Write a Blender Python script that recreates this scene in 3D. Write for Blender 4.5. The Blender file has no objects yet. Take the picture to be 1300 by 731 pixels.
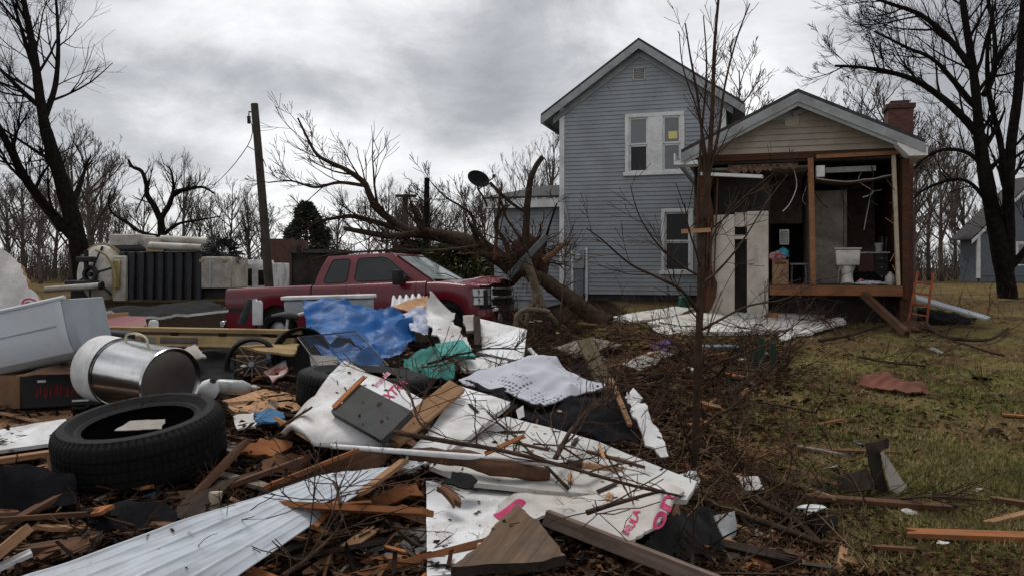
import bpy, bmesh, math, random
from mathutils import Vector as V, Matrix, noise, geometry
R = math.radians
scene = bpy.context.scene
COL = scene.collection

# ---------------------------------------------------------------- camera
EYE = 1.58; F = 1011.0; HOR = 340.0
cd = bpy.data.cameras.new('camera'); cam = bpy.data.objects.new('camera', cd); COL.objects.link(cam)
cam.location = (0, 0, EYE); cam.rotation_euler = (R(90), 0, 0)
cd.lens = F / 1300 * 36; cd.sensor_width = 36; cd.shift_y = -25.5 / 1300
cd.clip_start = .05; cd.clip_end = 3000
scene.camera = cam
scene.view_settings.view_transform = 'Standard'; scene.view_settings.look = 'None'
scene.view_settings.exposure = 0.5; scene.view_settings.gamma = 1
scene.cycles.max_bounces = 6; scene.cycles.diffuse_bounces = 3; scene.cycles.transparent_max_bounces = 12

# ---------------------------------------------------------------- sky: overcast, heavy cloud
SUN_EL, SUN_AZ = R(66), R(-35)
w = bpy.data.worlds.new('World'); scene.world = w; w.use_nodes = True
nt = w.node_tree; nt.nodes.clear()
def N(t, ty, **k):
    n = t.nodes.new(ty)
    for a, b in k.items(): setattr(n, a, b)
    return n
def L(t, a, b): t.links.new(a, b)
def ramp(t, stops, fac=None):
    r = N(t, 'ShaderNodeValToRGB'); e = r.color_ramp.elements
    while len(e) < len(stops): e.new(.5)
    for i, (p, c) in enumerate(stops):
        e[i].position = p; e[i].color = (*c, 1) if isinstance(c, tuple) else (c, c, c, 1)
    if fac is not None: L(t, fac, r.inputs[0])
    return r
def mth(t, op, a, b=None, c=None):
    n = N(t, 'ShaderNodeMath', operation=op)
    for i, x in enumerate((a, b, c)):
        if x is None: continue
        if isinstance(x, (int, float)): n.inputs[i].default_value = x
        else: L(t, x, n.inputs[i])
    return n.outputs[0]
def mixc(t, fac, a, b, mode='MIX'):
    n = N(t, 'ShaderNodeMix', data_type='RGBA', blend_type=mode)
    for i, x in ((0, fac), (6, a), (7, b)):
        if isinstance(x, (int, float)): n.inputs[i].default_value = x
        elif isinstance(x, tuple): n.inputs[i].default_value = (*x, 1)
        else: L(t, x, n.inputs[i])
    return n.outputs[2]
tc = N(nt, 'ShaderNodeTexCoord'); sp = N(nt, 'ShaderNodeSeparateXYZ'); L(nt, tc.outputs['Generated'], sp.inputs[0])
zz = mth(nt, 'ADD', mth(nt, 'MAXIMUM', sp.outputs[2], 0.0), .34)
cb = N(nt, 'ShaderNodeCombineXYZ')
L(nt, mth(nt, 'DIVIDE', sp.outputs[0], zz), cb.inputs[0]); L(nt, mth(nt, 'DIVIDE', sp.outputs[1], zz), cb.inputs[1])
def nz(t, vec, scale, detail=5, rough=.55, dist=0., off=None):
    n = N(t, 'ShaderNodeTexNoise'); n.inputs['Scale'].default_value = scale; n.inputs['Detail'].default_value = detail
    n.inputs['Roughness'].default_value = rough; n.inputs['Distortion'].default_value = dist
    if off:
        m = N(t, 'ShaderNodeMapping'); m.inputs['Location'].default_value = off; L(t, vec, m.inputs[0]); vec = m.outputs[0]
    L(t, vec, n.inputs['Vector']); return n.outputs[0]
c1 = nz(nt, cb.outputs[0], 1.25, 3, .45, .25, (3.3, 1.2, 0)); c2 = nz(nt, cb.outputs[0], 3.0, 7, .58, .3, (7, 4, 0))
cl = mth(nt, 'ADD', mth(nt, 'MULTIPLY', c1, .62), mth(nt, 'MULTIPLY', c2, .38))
cr = ramp(nt, [(.40, (1.7, 1.72, 1.8)), (.47, (2.5, 2.52, 2.6)), (.53, (3.7, 3.7, 3.78)), (.60, (4.9, 4.87, 4.87))], cl)
# paler band low over the horizon
hz = mth(nt, 'SUBTRACT', 1.0, mth(nt, 'MULTIPLY', mth(nt, 'MAXIMUM', sp.outputs[2], 0.0), 4.2)); hz = mth(nt, 'MAXIMUM', hz, 0.0)
cloud = mixc(nt, mth(nt, 'MULTIPLY', hz, .45), cr.outputs[0], (4.1, 4.12, 4.18))
# unseen sky behind the viewer dimmed, so camera-facing sides get less light
cloud = mixc(nt, ramp(nt, [(.0, .8), (.5, .9), (.62, 1.)], mth(nt, 'MULTIPLY_ADD', sp.outputs[1], .5, .5)).outputs[0], (.9, .9, .95), cloud)
sk = N(nt, 'ShaderNodeTexSky', sky_type='NISHITA', sun_disc=False, sun_elevation=SUN_EL, sun_rotation=SUN_AZ)
bg = N(nt, 'ShaderNodeBackground'); bg.inputs[1].default_value = .15
L(nt, mixc(nt, .95, sk.outputs[0], cloud), bg.inputs[0])
ow = N(nt, 'ShaderNodeOutputWorld'); L(nt, bg.outputs[0], ow.inputs[0])
sd = bpy.data.lights.new('sun', 'SUN'); so = bpy.data.objects.new('sun', sd); COL.objects.link(so)
sd.energy = 1.3; sd.angle = R(25); sd.color = (1, .97, .92)
so.rotation_euler = (-(math.pi / 2 - SUN_EL), 0, -SUN_AZ)    # light comes from beyond the houses
so.location = (10, 40, 60)

# ---------------------------------------------------------------- materials
MATS = {}
def mat(name, col, rough=.75, var=.25, scale=6., bump=.15, bscale=None, metal=0., spec=.35, dirt=0., dcol=(.045, .032, .022), dscale=2.5, col2=None, rand=.0, coat=0.):
    if name in MATS: return MATS[name]
    m = bpy.data.materials.new(name); m.use_nodes = True; t = m.node_tree
    b = t.nodes['Principled BSDF']; tc = N(t, 'ShaderNodeTexCoord'); oi = N(t, 'ShaderNodeObjectInfo')
    av = N(t, 'ShaderNodeVectorMath', operation='ADD'); L(t, tc.outputs['Object'], av.inputs[0])
    sc = N(t, 'ShaderNodeVectorMath', operation='SCALE'); sc.inputs[0].default_value = (17, 31, 23); L(t, oi.outputs['Random'], sc.inputs['Scale']); L(t, sc.outputs[0], av.inputs[1])
    vec = av.outputs[0]
    n1 = nz(t, vec, scale, 6, .6)
    lo = tuple(c * (1 - var) for c in col); hi = col2 or tuple(min(1, c * (1 + var)) for c in col)
    c = ramp(t, [(.33, lo), (.67, hi)], n1).outputs[0]
    if rand:
        hs = N(t, 'ShaderNodeHueSaturation'); L(t, c, hs.inputs['Color'])
        L(t, mth(t, 'MULTIPLY_ADD', oi.outputs['Random'], rand * 2, 1 - rand), hs.inputs['Value']); c = hs.outputs[0]
    if dirt:
        d1 = nz(t, vec, dscale, 8, .68, .3, (5, 2, 9))
        f = ramp(t, [(.5 - .12 * dirt, 0.), (.72 - .2 * dirt, 1.)], d1).outputs[0]
        f = mth(t, 'MULTIPLY', f, min(1, dirt))
        c = mixc(t, f, c, dcol)
        s1 = nz(t, vec, dscale * 14, 2, .5, 0, (1, 7, 3))
        c = mixc(t, mth(t, 'MULTIPLY', ramp(t, [(.68, 0.), (.76, 1.)], s1).outputs[0], min(.85, dirt * 1.3)), c, tuple(x * .8 for x in dcol))
    L(t, c, b.inputs['Base Color'])
    b.inputs['Roughness'].default_value = rough; b.inputs['Metallic'].default_value = metal
    b.inputs['Specular IOR Level'].default_value = spec; b.inputs['Coat Weight'].default_value = coat
    if bump:
        bp = N(t, 'ShaderNodeBump'); bp.inputs['Strength'].default_value = bump; bp.inputs['Distance'].default_value = .02
        L(t, nz(t, vec, bscale or scale * 4, 5, .6), bp.inputs['Height']); L(t, bp.outputs[0], b.inputs['Normal'])
    MATS[name] = m; return m
def wood(name, lo, hi, rough=.8, wear=0., wcol=(.05, .04, .035)):
    """grain runs along local x"""
    m = bpy.data.materials.new(name); m.use_nodes = True; t = m.node_tree; b = t.nodes['Principled BSDF']
    tc = N(t, 'ShaderNodeTexCoord'); oi = N(t, 'ShaderNodeObjectInfo')
    mp = N(t, 'ShaderNodeMapping'); mp.inputs['Scale'].default_value = (1.2, 22, 22); L(t, tc.outputs['Object'], mp.inputs[0])
    av = N(t, 'ShaderNodeVectorMath', operation='ADD'); L(t, mp.outputs[0], av.inputs[0])
    sc = N(t, 'ShaderNodeVectorMath', operation='SCALE'); sc.inputs[0].default_value = (37, 51, 23); L(t, oi.outputs['Random'], sc.inputs['Scale']); L(t, sc.outputs[0], av.inputs[1])
    n1 = nz(t, av.outputs[0], 1.6, 6, .65, .6)
    c = ramp(t, [(.3, lo), (.7, hi)], n1).outputs[0]
    hs = N(t, 'ShaderNodeHueSaturation'); L(t, c, hs.inputs['Color'])
    L(t, mth(t, 'MULTIPLY_ADD', oi.outputs['Random'], .5, .72), hs.inputs['Value']); c = hs.outputs[0]
    n2 = nz(t, tc.outputs['Object'], 3.5, 6, .7)
    c = mixc(t, mth(t, 'MULTIPLY', ramp(t, [(.46, 0.), (.64, 1.)], n2).outputs[0], .35 + wear), c, wcol)
    L(t, c, b.inputs['Base Color']); b.inputs['Roughness'].default_value = rough; b.inputs['Specular IOR Level'].default_value = .08
    bp = N(t, 'ShaderNodeBump'); bp.inputs['Strength'].default_value = .35; bp.inputs['Distance'].default_value = .006
    L(t, n1, bp.inputs['Height']); L(t, bp.outputs[0], b.inputs['Normal'])
    MATS[name] = m; return m
def brick(name, a, bcol, mortar, scale=1.0):
    m = bpy.data.materials.new(name); m.use_nodes = True; t = m.node_tree; b = t.nodes['Principled BSDF']
    tc = N(t, 'ShaderNodeTexCoord'); s = N(t, 'ShaderNodeSeparateXYZ'); L(t, tc.outputs['Object'], s.inputs[0])
    c = N(t, 'ShaderNodeCombineXYZ'); L(t, mth(t, 'ADD', s.outputs[0], s.outputs[1]), c.inputs[0]); L(t, s.outputs[2], c.inputs[1])
    br = N(t, 'ShaderNodeTexBrick'); L(t, c.outputs[0], br.inputs['Vector']); br.inputs['Scale'].default_value = 4.5 * scale
    br.inputs['Color1'].default_value = (*a, 1); br.inputs['Color2'].default_value = (*bcol, 1); br.inputs['Mortar'].default_value = (*mortar, 1); br.inputs['Mortar Size'].default_value = .02
    n = nz(t, tc.outputs['Object'], 4, 5, .6)
    L(t, mixc(t, ramp(t, [(.35, .35), (.7, 0.)], n).outputs[0], br.outputs[0], (.02, .015, .012)), b.inputs['Base Color']); b.inputs['Roughness'].default_value = .9
    bp = N(t, 'ShaderNodeBump'); bp.inputs['Distance'].default_value = .01; bp.inputs['Strength'].default_value = .6
    L(t, mth(t, 'SUBTRACT', 1., br.outputs['Fac']), bp.inputs['Height']); L(t, bp.outputs[0], b.inputs['Normal'])
    MATS[name] = m; return m
def glass(name, col, rough=.06, spec=.6):
    return mat(name, col, rough=rough, var=.1, bump=0, spec=spec)

# ---------------------------------------------------------------- mesh helpers
class G:
    def __init__(s): s.v = []; s.f = []; s.m = []
    def add(s, vs, fs, mi=0):
        o = len(s.v); s.v += [tuple(p) for p in vs]
        for f in fs: s.f.append(tuple(i + o for i in f)); s.m.append(mi)
        return s
    def box(s, c, d, rot=None, mi=0):
        x, y, z = (k / 2 for k in d); c = V(c)
        vs = [V((a * x, b * y, e * z)) for a in (-1, 1) for b in (-1, 1) for e in (-1, 1)]
        if rot: vs = [rot @ p for p in vs]
        return s.add([p + c for p in vs], [(0, 1, 3, 2), (4, 6, 7, 5), (0, 4, 5, 1), (2, 3, 7, 6), (0, 2, 6, 4), (1, 5, 7, 3)], mi)
    def span(s, a, b, mi=0):
        return s.box([(p + q) / 2 for p, q in zip(a, b)], [abs(q - p) for p, q in zip(a, b)], None, mi)
    def bar(s, p, q, wd, h, mi=0, up=V((0, 0, 1))):
        p, q = V(p), V(q); d = (q - p); l = d.length; d.normalize()
        sd = d.cross(up); sd = sd.normalized() if sd.length > 1e-4 else V((1, 0, 0)); u = sd.cross(d)
        return s.box((p + q) / 2, (l, wd, h), Matrix((d, sd, u)).transposed(), mi)
    def tube(s, pts, rad, sides=6, mi=0, cap=True, flat=1.):
        pts = [V(p) for p in pts]; n = len(pts)
        if isinstance(rad, (int, float)): rad = [rad] * n
        vs = []; up = None
        for i, p in enumerate(pts):
            d = (pts[min(i + 1, n - 1)] - pts[max(i - 1, 0)])
            d = d.normalized() if d.length > 1e-9 else V((0, 0, 1))
            if up is None:
                up = d.orthogonal().normalized()
            up = (up - d * up.dot(d)); up = up.normalized() if up.length > 1e-6 else d.orthogonal().normalized()
            b = d.cross(up)
            for k in range(sides):
                a = 2 * math.pi * k / sides; vs.append(p + (up * math.cos(a) + b * math.sin(a) * flat) * rad[i])
        fs = [(i * sides + k, i * sides + (k + 1) % sides, (i + 1) * sides + (k + 1) % sides, (i + 1) * sides + k) for i in range(n - 1) for k in range(sides)]
        if cap and sides > 3: fs += [tuple(range(sides - 1, -1, -1)), tuple((n - 1) * sides + k for k in range(sides))]
        return s.add(vs, fs, mi)
    def lathe(s, prof, n=24, mx=None, mi=0, mod=None):
        """profile of (radius, z) turned about z"""
        vs = []; m = len(prof)
        for k in range(n):
            a = 2 * math.pi * k / n
            for j, (r, z) in enumerate(prof):
                if mod: r, z = mod(k, j, r, z)
                p = V((r * math.cos(a), r * math.sin(a), z)); vs.append(mx @ p if mx else p)
        fs = [(k * m + j, ((k + 1) % n) * m + j, ((k + 1) % n) * m + j + 1, k * m + j + 1) for k in range(n) for j in range(m - 1)]
        return s.add(vs, fs, mi)
    def prism(s, outl, t, mx=None, mi=0):
        """2D outline (ccw) in xy, thickness along z"""
        n = len(outl); vs = [V((x, y, 0)) for x, y in outl] + [V((x, y, t)) for x, y in outl]
        if mx: vs = [mx @ p for p in vs]
        return s.add(vs, [tuple(range(n - 1, -1, -1)), tuple(range(n, 2 * n))] + [(i, (i + 1) % n, n + (i + 1) % n, n + i) for i in range(n)], mi)
    def quad(s, a, b, c, d, mi=0): return s.add([a, b, c, d], [(0, 1, 2, 3)], mi)
    def build(s, name, mats, parent=None, bevel=0, loc=None, rot=None, ang=38, smooth=True, seg=1):
        me = bpy.data.meshes.new(name); me.from_pydata(s.v, [], s.f)
        if not isinstance(mats, (list, tuple)): mats = [mats]
        for m in mats: me.materials.append(m)
        me.polygons.foreach_set('material_index', s.m)
        bm = bmesh.new(); bm.from_mesh(me)
        bmesh.ops.recalc_face_normals(bm, faces=bm.faces)
        if bevel:
            es = [e for e in bm.edges if len(e.link_faces) == 2 and e.calc_face_angle(0) > .5]
            bmesh.ops.bevel(bm, geom=es, offset=bevel, segments=seg, affect='EDGES', profile=.6, clamp_overlap=True)
        bm.to_mesh(me); bm.free()
        if smooth:
            me.polygons.foreach_set('use_smooth', [True] * len(me.polygons)); me.set_sharp_from_angle(angle=R(ang))
        o = bpy.data.objects.new(name, me); COL.objects.link(o)
        if parent: o.parent = parent
        if loc is not None: o.location = loc
        if rot is not None: o.rotation_euler = rot
        return o
def tag(o, label=None, cat=None, group=None, kind=None):
    for k, x in (('label', label), ('category', cat), ('group', group), ('kind', kind)):
        if x: o[k] = x
    return o
def thing(name, label, cat, loc=(0, 0, 0), rot=(0, 0, 0), group=None):
    o = bpy.data.objects.new(name, None); COL.objects.link(o); o.location = loc; o.rotation_euler = rot
    return tag(o, label, cat, group)
def dup(o, loc=None, rot=None, scale=None, label=None, group=None):
    c = o.copy(); COL.objects.link(c)
    if loc is not None: c.location = loc
    if rot is not None: c.rotation_euler = rot
    if scale is not None: c.scale = (scale,) * 3 if isinstance(scale, (int, float)) else scale
    if label: c['label'] = label
    if group: c['group'] = group
    def rec(a, b):
        for ch in list(a.children):
            d = ch.copy(); COL.objects.link(d); d.parent = b; rec(ch, d)
    rec(o, c); return c

# ---------------------------------------------------------------- terrain
def ss(a, b, x):
    t = max(0., min(1., (x - a) / (b - a))); return t * t * (3 - 2 * t)
def lerp_tab(tab, x):
    if x <= tab[0][0]: return tab[0][1]
    for (a, p), (b, q) in zip(tab, tab[1:]):
        if x <= b: return p + (q - p) * (x - a) / (b - a)
    return tab[-1][1]
RAMP = [(6, 0), (8, .1), (11, .3), (14.5, .5), (19, .7), (25, .78), (900, .9)]
PILE = [(0, .44), (3.5, .47), (4.3, .58), (5.5, .62), (8, .56), (10.5, .3), (14, 0)]
EDGE = [(0, 1.25), (6, 1.35), (10, .7), (14, .6)]
def base_h(x, y):
    k = ss(-1.2, 2.2, x); k = max(k, ss(19, 26, y))
    return lerp_tab(RAMP, y) * k
def pile_k(x, y):
    e = lerp_tab(EDGE, y); return (1 - ss(e - 1.1, e, x)) * ss(-9, -6.5, x)
def H(x, y):
    if y > 40 or abs(x) > 30: return base_h(x, y) + .05 * noise.noise(V((x * .1, y * .1, 3)))
    k = pile_k(x, y) if y < 14.2 else 0
    h = base_h(x, y) + lerp_tab(PILE, y) * k
    n = noise.noise(V((x * 1.7, y * 1.7, 1.5))); n2 = noise.noise(V((x * 5.3, y * 5.3, 7.5)))
    return h + n * (.02 + .055 * k) + n2 * (.008 + .022 * k)
def at(px, py, Y): return V(((px - 650) / F * Y, Y, EYE - (py - HOR) / F * Y))
def pg(px, py, h=0.):
    """point where the sight line of a photo pixel meets the ground (or h above it)"""
    Y = 1.2; st = .05
    def d(Y):
        p = at(px, py, Y); return p.z - H(p.x, Y) - h
    if d(Y) < 0: return at(px, py, Y)
    while Y < 80:
        if d(Y + st) < 0:
            a, b = Y, Y + st
            for _ in range(18):
                m = (a + b) / 2
                if d(m) > 0: a = m
                else: b = m
            return at(px, py, b)
        Y += st; st *= 1.02
    return at(px, py, 80)
def on(x, y, h=0.): return V((x, y, H(x, y) + h))
# ================================================================ ground
def build_ground():
    ys = [-4 + .5 * i for i in range(10)]; y = ys[-1]
    while y < 1500:
        y += .07 if y < 9.5 else (.14 if y < 16 else (y - 9) * .06); ys.append(y)
    xs = [i * .075 for i in range(0, 70)]; x = xs[-1]
    while x < 1500: x += max(.1, (x - 4) * .09); xs.append(x)
    xs = [-x for x in reversed(xs[1:])] + xs
    nx, ny = len(xs), len(ys)
    vs = [(x, y, H(x, y)) for y in ys for x in xs]
    fs = [(j * nx + i, j * nx + i + 1, (j + 1) * nx + i + 1, (j + 1) * nx + i) for j in range(ny - 1) for i in range(nx - 1)]
    me = bpy.data.meshes.new('ground'); me.from_pydata(vs, [], fs)
    me.polygons.foreach_set('use_smooth', [True] * len(fs))
    a = me.color_attributes.new('pile', 'FLOAT_COLOR', 'POINT')       # where rubble soil replaces lawn
    for i, (x, y, z) in enumerate(vs):
        k = 0.
        if y < 16:
            e = lerp_tab(EDGE, y) + .75 + .5 * noise.noise(V((x * .7, y * .7, 4)))
            k = (1 - ss(e - .5, e + .5, x))
        elif y < 24: k = 1 - ss(2.0, 3.0, x)
        if y > 40: k = .5
        a.data[i].color = (k, k, k, 1)
    m = bpy.data.materials.new('ground_soil'); m.use_nodes = True; t = m.node_tree; b = t.nodes['Principled BSDF']
    tc = N(t, 'ShaderNodeTexCoord'); v = tc.outputs['Object']
    g1 = nz(t, v, 1.1, 6, .65); g2 = nz(t, v, 14, 5, .7); g3 = nz(t, v, 60, 3, .6); g4 = nz(t, v, .45, 4, .6, 0, (4, 9, 0))
    gr = ramp(t, [(.3, (.075, .072, .022)), (.5, (.15, .125, .045)), (.7, (.24, .18, .08))], g2).outputs[0]
    gr = mixc(t, ramp(t, [(.45, 0.), (.58, 1.)], g1).outputs[0], gr, (.085, .052, .028))       # bare, leaf-strewn patches
    gr = mixc(t, ramp(t, [(.50, 0.), (.62, .75)], g4).outputs[0], gr, (.135, .085, .045))
    gr = mixc(t, ramp(t, [(.35, .6), (.5, 0.)], g3).outputs[0], gr, (.018, .013, .008))
    so_ = ramp(t, [(.3, (.006, .004, .003)), (.52, (.018, .011, .007)), (.7, (.05, .027, .015))], g2).outputs[0]
    so_ = mixc(t, ramp(t, [(.4, .7), (.55, 0.)], g3).outputs[0], so_, (.009, .006, .004))
    at_ = N(t, 'ShaderNodeVertexColor', layer_name='pile')
    k = mth(t, 'ADD', at_.outputs[0], mth(t, 'MULTIPLY_ADD', g2, .8, -.4)); k = ramp(t, [(.35, 0.), (.65, 1.)], k).outputs[0]
    L(t, mixc(t, k, gr, so_), b.inputs['Base Color']); b.inputs['Roughness'].default_value = .95; b.inputs['Specular IOR Level'].default_value = .03
    bp = N(t, 'ShaderNodeBump'); bp.inputs['Distance'].default_value = .05; bp.inputs['Strength'].default_value = .7
    L(t, mth(t, 'ADD', g2, mth(t, 'MULTIPLY', g3, .5)), bp.inputs['Height']); L(t, bp.outputs[0], b.inputs['Normal'])
    me.materials.append(m)
    o = bpy.data.objects.new('ground', me); COL.objects.link(o); o['kind'] = 'structure'
build_ground()

# ================================================================ the blue clapboard house with its torn-open annex
SID = mat('blue_siding', (.30, .322, .34), rough=.6, var=.12, scale=1.2, bump=.03, dirt=.35, dcol=(.15, .165, .18), dscale=.7, spec=.3)
SIDT = mat('tan_siding', (.37, .32, .265), rough=.65, var=.14, scale=1.2, bump=.03, dirt=.5, dcol=(.22, .17, .125), dscale=1.)
TRIM = mat('white_trim', (.72, .72, .71), rough=.5, var=.08, bump=.03, dirt=.35, dcol=(.25, .24, .22))
TRIMG = mat('grey_fascia', (.32, .33, .33), rough=.6, var=.12, bump=.03, dirt=.5, dcol=(.15, .15, .14))
SHIN = mat('roof_shingle', (.05, .047, .047), rough=.9, var=.4, scale=9, bump=.6)
DARKG = glass('dark_pane', (.010, .011, .012), .1, .2)
PANEG = glass('pale_pane', (.15, .16, .17), .15, .5)
FOUND = mat('foundation_block', (.035, .033, .032), rough=.9, var=.4, scale=5)
STUD = wood('stud_wood', (.20, .09, .045), (.34, .17, .085))
STUDO = wood('rim_wood', (.17, .075, .035), (.30, .135, .065))
RAWD = wood('torn_dark_wood', (.045, .022, .014), (.13, .055, .03), wear=.3)
DRYW = mat('interior_wall', (.56, .50, .43), rough=.85, var=.15, scale=1.5, bump=.05, dirt=.6, dcol=(.10, .08, .06), dscale=1.1)
WHITEW = mat('white_wallboard', (.52, .47, .41), rough=.8, var=.1, scale=2, bump=.05, dirt=.45, dcol=(.22, .17, .13), dscale=1.8)
DARKI = mat('dark_interior', (.028, .023, .02), rough=.9, var=.5, scale=2)  # near-black, stands in for unlit depth as well as dark parts
CEIL = mat('ceiling_board', (.36, .32, .28), rough=.9, var=.2, scale=2, bump=.1, dirt=.6, dcol=(.1, .07, .05))
INSU = mat('insulation_tuft', (.16, .10, .07), rough=1, var=.6, scale=12, bump=1.)
METAL = mat('grey_metal', (.28, .29, .30), rough=.45, var=.2, metal=.6, bump=.05)

def siding(g, xr, z0, z1, exp=.105, holes=(), y=0, proud=.022, mi=0):
    """overlapping clapboard courses; xr(z) gives the wall's left and right end at z; holes are (x0,x1,z0,z1)"""
    n = int(math.ceil((z1 - z0) / exp))
    for i in range(n):
        a, b = z0 + i * exp, min(z1, z0 + (i + 1) * exp)
        cuts = sorted({a, b, *[h[k] for h in holes for k in (2, 3) if a < h[k] < b]})
        for p, q in zip(cuts, cuts[1:]):
            mid = (p + q) / 2; hs = sorted((h[0], h[1]) for h in holes if h[2] < mid < h[3])
            (l0, r0), (l1, r1) = xr(p), xr(q)
            f0 = proud * (1 - (p - a) / exp); f1 = proud * (1 - (q - a) / exp)
            segs = []; x = None; cl0, cl1 = l0, l1
            for h0, h1 in hs: segs.append((cl0, cl1, h0, h0)); cl0 = cl1 = h1
            segs.append((cl0, cl1, r0, r1))
            for e0, e1, k0, k1 in segs:
                if k0 - e0 < .005 and k1 - e1 < .005: continue
                g.add([(e0, y - f0, p), (k0, y - f0, p), (k1, y - f1, q), (e1, y - f1, q), (e0, y + .02, p), (k0, y + .02, p)], [(0, 1, 2, 3), (0, 4, 5, 1)], mi)

YAW = 0.29940325; X0 = 1.28783
house = thing('house', 'blue grey clapboard house whose gabled annex is torn open at the front', 'house', (X0, 21, 0), (0, 0, -YAW))
HM = Matrix.Translation((X0, 21, 0)) @ Matrix.Rotation(-YAW, 4, 'Z')
def hp(a, b, z): return HM @ V((a, b, z))
W_, HE, HPK = 4.18, 5.83, 7.285; SL = (HPK - HE) / (W_ / 2)
ZB = .62
def mxr(z):
    if z <= HE: return (0, W_)
    d = (z - HE) / SL; return (d, W_ - d)
UW = (1.70, 3.20, 4.0, 5.52); LW = (2.62, 3.42, 1.47, 3.07); VT = (1.90, 2.22, 6.37, 6.70)
g = G(); siding(g, mxr, ZB + .28, HPK - .02, .105, (UW, LW, VT)); g.build('wall', SID, house)
g = G()   # side and back walls
g.span((0, .03, ZB - .3), (.12, 7, HE)); g.span((W_ - .12, .03, ZB - .3), (W_, 7, HE)); g.span((.13, 6.88, ZB - .3), (W_ - .13, 7, HE))
g.build('wall', SID, house)
g = G(); g.span((.02, .03, ZB - .5), (W_ - .02, .3, ZB + .27)); g.build('foundation', FOUND, house)
g = G(); g.span((-.03, -.035, ZB + .25), (.1, .1, HE - .05)); g.build('corner_board', TRIM, house)
g = G(); g.span((W_ - .1, -.035, ZB + .25), (W_ + .03, .1, HE - .05)); g.build('corner_board', TRIM, house)
def gable_roof(par, cx, half, zp, ze, y0, y1, th=.13, name='roof', m=SHIN):
    g = G()
    for s in (-1, 1):
        a = (cx, zp); b = (cx + s * half, ze)
        vs = [(x, y, z + k) for y in (y0, y1) for k in (0, th) for x, z in (a, b)]
        g.add(vs, [(0, 1, 3, 2), (4, 6, 7, 5), (0, 4, 5, 1), (2, 3, 7, 6), (1, 5, 7, 3)])
    return g.build(name, m, par, ang=20)
OV = .466; FO = .3
gable_roof(house, W_ / 2, W_ / 2 + OV, HPK + .03, HE - SL * OV + .03, -FO, 7.3, .07)
def rake(par, cx, half, zp, ze, y, wd, th, m, name='rake_board'):
    for s in (-1, 1):
        g = G(); a = V((cx, y, zp)); b = V((cx + s * half, y, ze))
        dn = V((0, 0, -wd))
        vs = [a, b, b + dn, a + dn]; vs += [p + V((0, th, 0)) for p in vs]
        g.add(vs, [(0, 1, 2, 3), (7, 6, 5, 4), (0, 4, 5, 1), (2, 6, 7, 3), (1, 5, 6, 2), (0, 3, 7, 4)]); g.build(name, m, par)
rake(house, W_ / 2, W_ / 2 + OV, HPK + .026, HE - SL * OV + .026, -FO - .02, .2, .03, TRIMG)
rake(house, W_ / 2, W_ / 2 + .2, HPK - .16, HE - SL * .2 - .16, -.05, .16, .04, TRIMG, 'frieze_board')
for s in (-1, 1):  # soffits, closing the overhang from below
    g = G(); a = (W_ / 2, HPK - .03); b = (W_ / 2 + s * (W_ / 2 + OV), HE - SL * OV - .03)
    g.quad((a[0], -FO + .015, a[1]), (b[0], -FO + .015, b[1]), (b[0], 7.2, b[1]), (a[0], 7.2, a[1])); g.build('soffit', TRIMG, house)
    g = G(); x = W_ / 2 + s * (W_ / 2 + OV); z = HE - SL * OV
    g.span((x - .015, -FO + .02, z - .14), (x + .015, 7.2, z + .02)); g.build('fascia', TRIMG, house)
def framed(par, r, fw=.1, y=-.05, name='window'):
    x0, x1, z0, z1 = r
    g = G(); d = .12
    g.span((x0, y, z1 - fw), (x1, y + d, z1)); g.span((x0, y, z0 + fw * .3), (x0 + fw, y + d, z1 - fw)); g.span((x1 - fw, y, z0 + fw * .3), (x1, y + d, z1 - fw))
    return g.build(name, TRIM, par, bevel=.008)
wn = framed(house, UW, .1)
g = G(); g.span((UW[0] - .04, -.085, UW[2] - .07), (UW[1] + .04, .05, UW[2] + .03)); g.build('sill', TRIM, wn, bevel=.008)
g = G(); g.span((2.28, -.045, UW[2] + .03), (2.66, .05, UW[3] - .1)); g.build('centre_panel', TRIM, wn, bevel=.006)
def sash(par, x0, x1, z0, z1, top, bot, fw=.045, y=0.):
    zm = (z0 + z1) / 2
    for a, b, m, dy in ((z0, zm, bot, .03), (zm, z1, top, .0)):
        g = G(); yy = y + dy
        g.span((x0, yy, a), (x0 + fw, yy + .03, b)); g.span((x1 - fw, yy, a), (x1, yy + .03, b)); g.span((x0 + fw, yy, a), (x1 - fw, yy + .03, a + fw)); g.span((x0 + fw, yy, b - fw), (x1 - fw, yy + .03, b))
        sh = g.build('sash', TRIM, par, bevel=.004)
        g = G(); g.span((x0 + fw, yy + .012, a + fw), (x1 - fw, yy + .018, b - fw)); g.build('pane', m, sh)
SCR = mat('window_screen', (.035, .037, .04), rough=.8, var=.2, bump=0)
sash(wn, 1.80, 2.28, UW[2] + .03, UW[3] - .1, PANEG, SCR)
sash(wn, 2.66, 3.10, UW[2] + .03, UW[3] - .1, PANEG, PANEG)
g = G(); g.span((2.80, .003, 4.84), (3.02, .006, 5.03)); g.build('paper_notice', mat('yellow_paper', (.72, .65, .22), rough=.8, var=.05, bump=0), wn)
g = G(); g.span((UW[0], .06, UW[2]), (UW[1], .1, UW[3])); g.build('unlit_backing', DARKI, wn)  # near-black sheet behind the panes stands in for the unlit room
wl = framed(house, LW, .09)
g = G(); g.span((LW[0] - .04, -.085, LW[2] - .06), (LW[1] + .04, .05, LW[2] + .03)); g.build('sill', TRIM, wl, bevel=.008)
sash(wl, LW[0] + .09, LW[1] - .09, LW[2] + .03, LW[3] - .09, DARKG, DARKG, .04)
g = G(); g.span((LW[0], .06, LW[2]), (LW[1], .1, LW[3])); g.build('unlit_backing', DARKI, wl)  # same shade sheet for the lower window
g = G(); x0, x1, z0, z1 = VT
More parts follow.
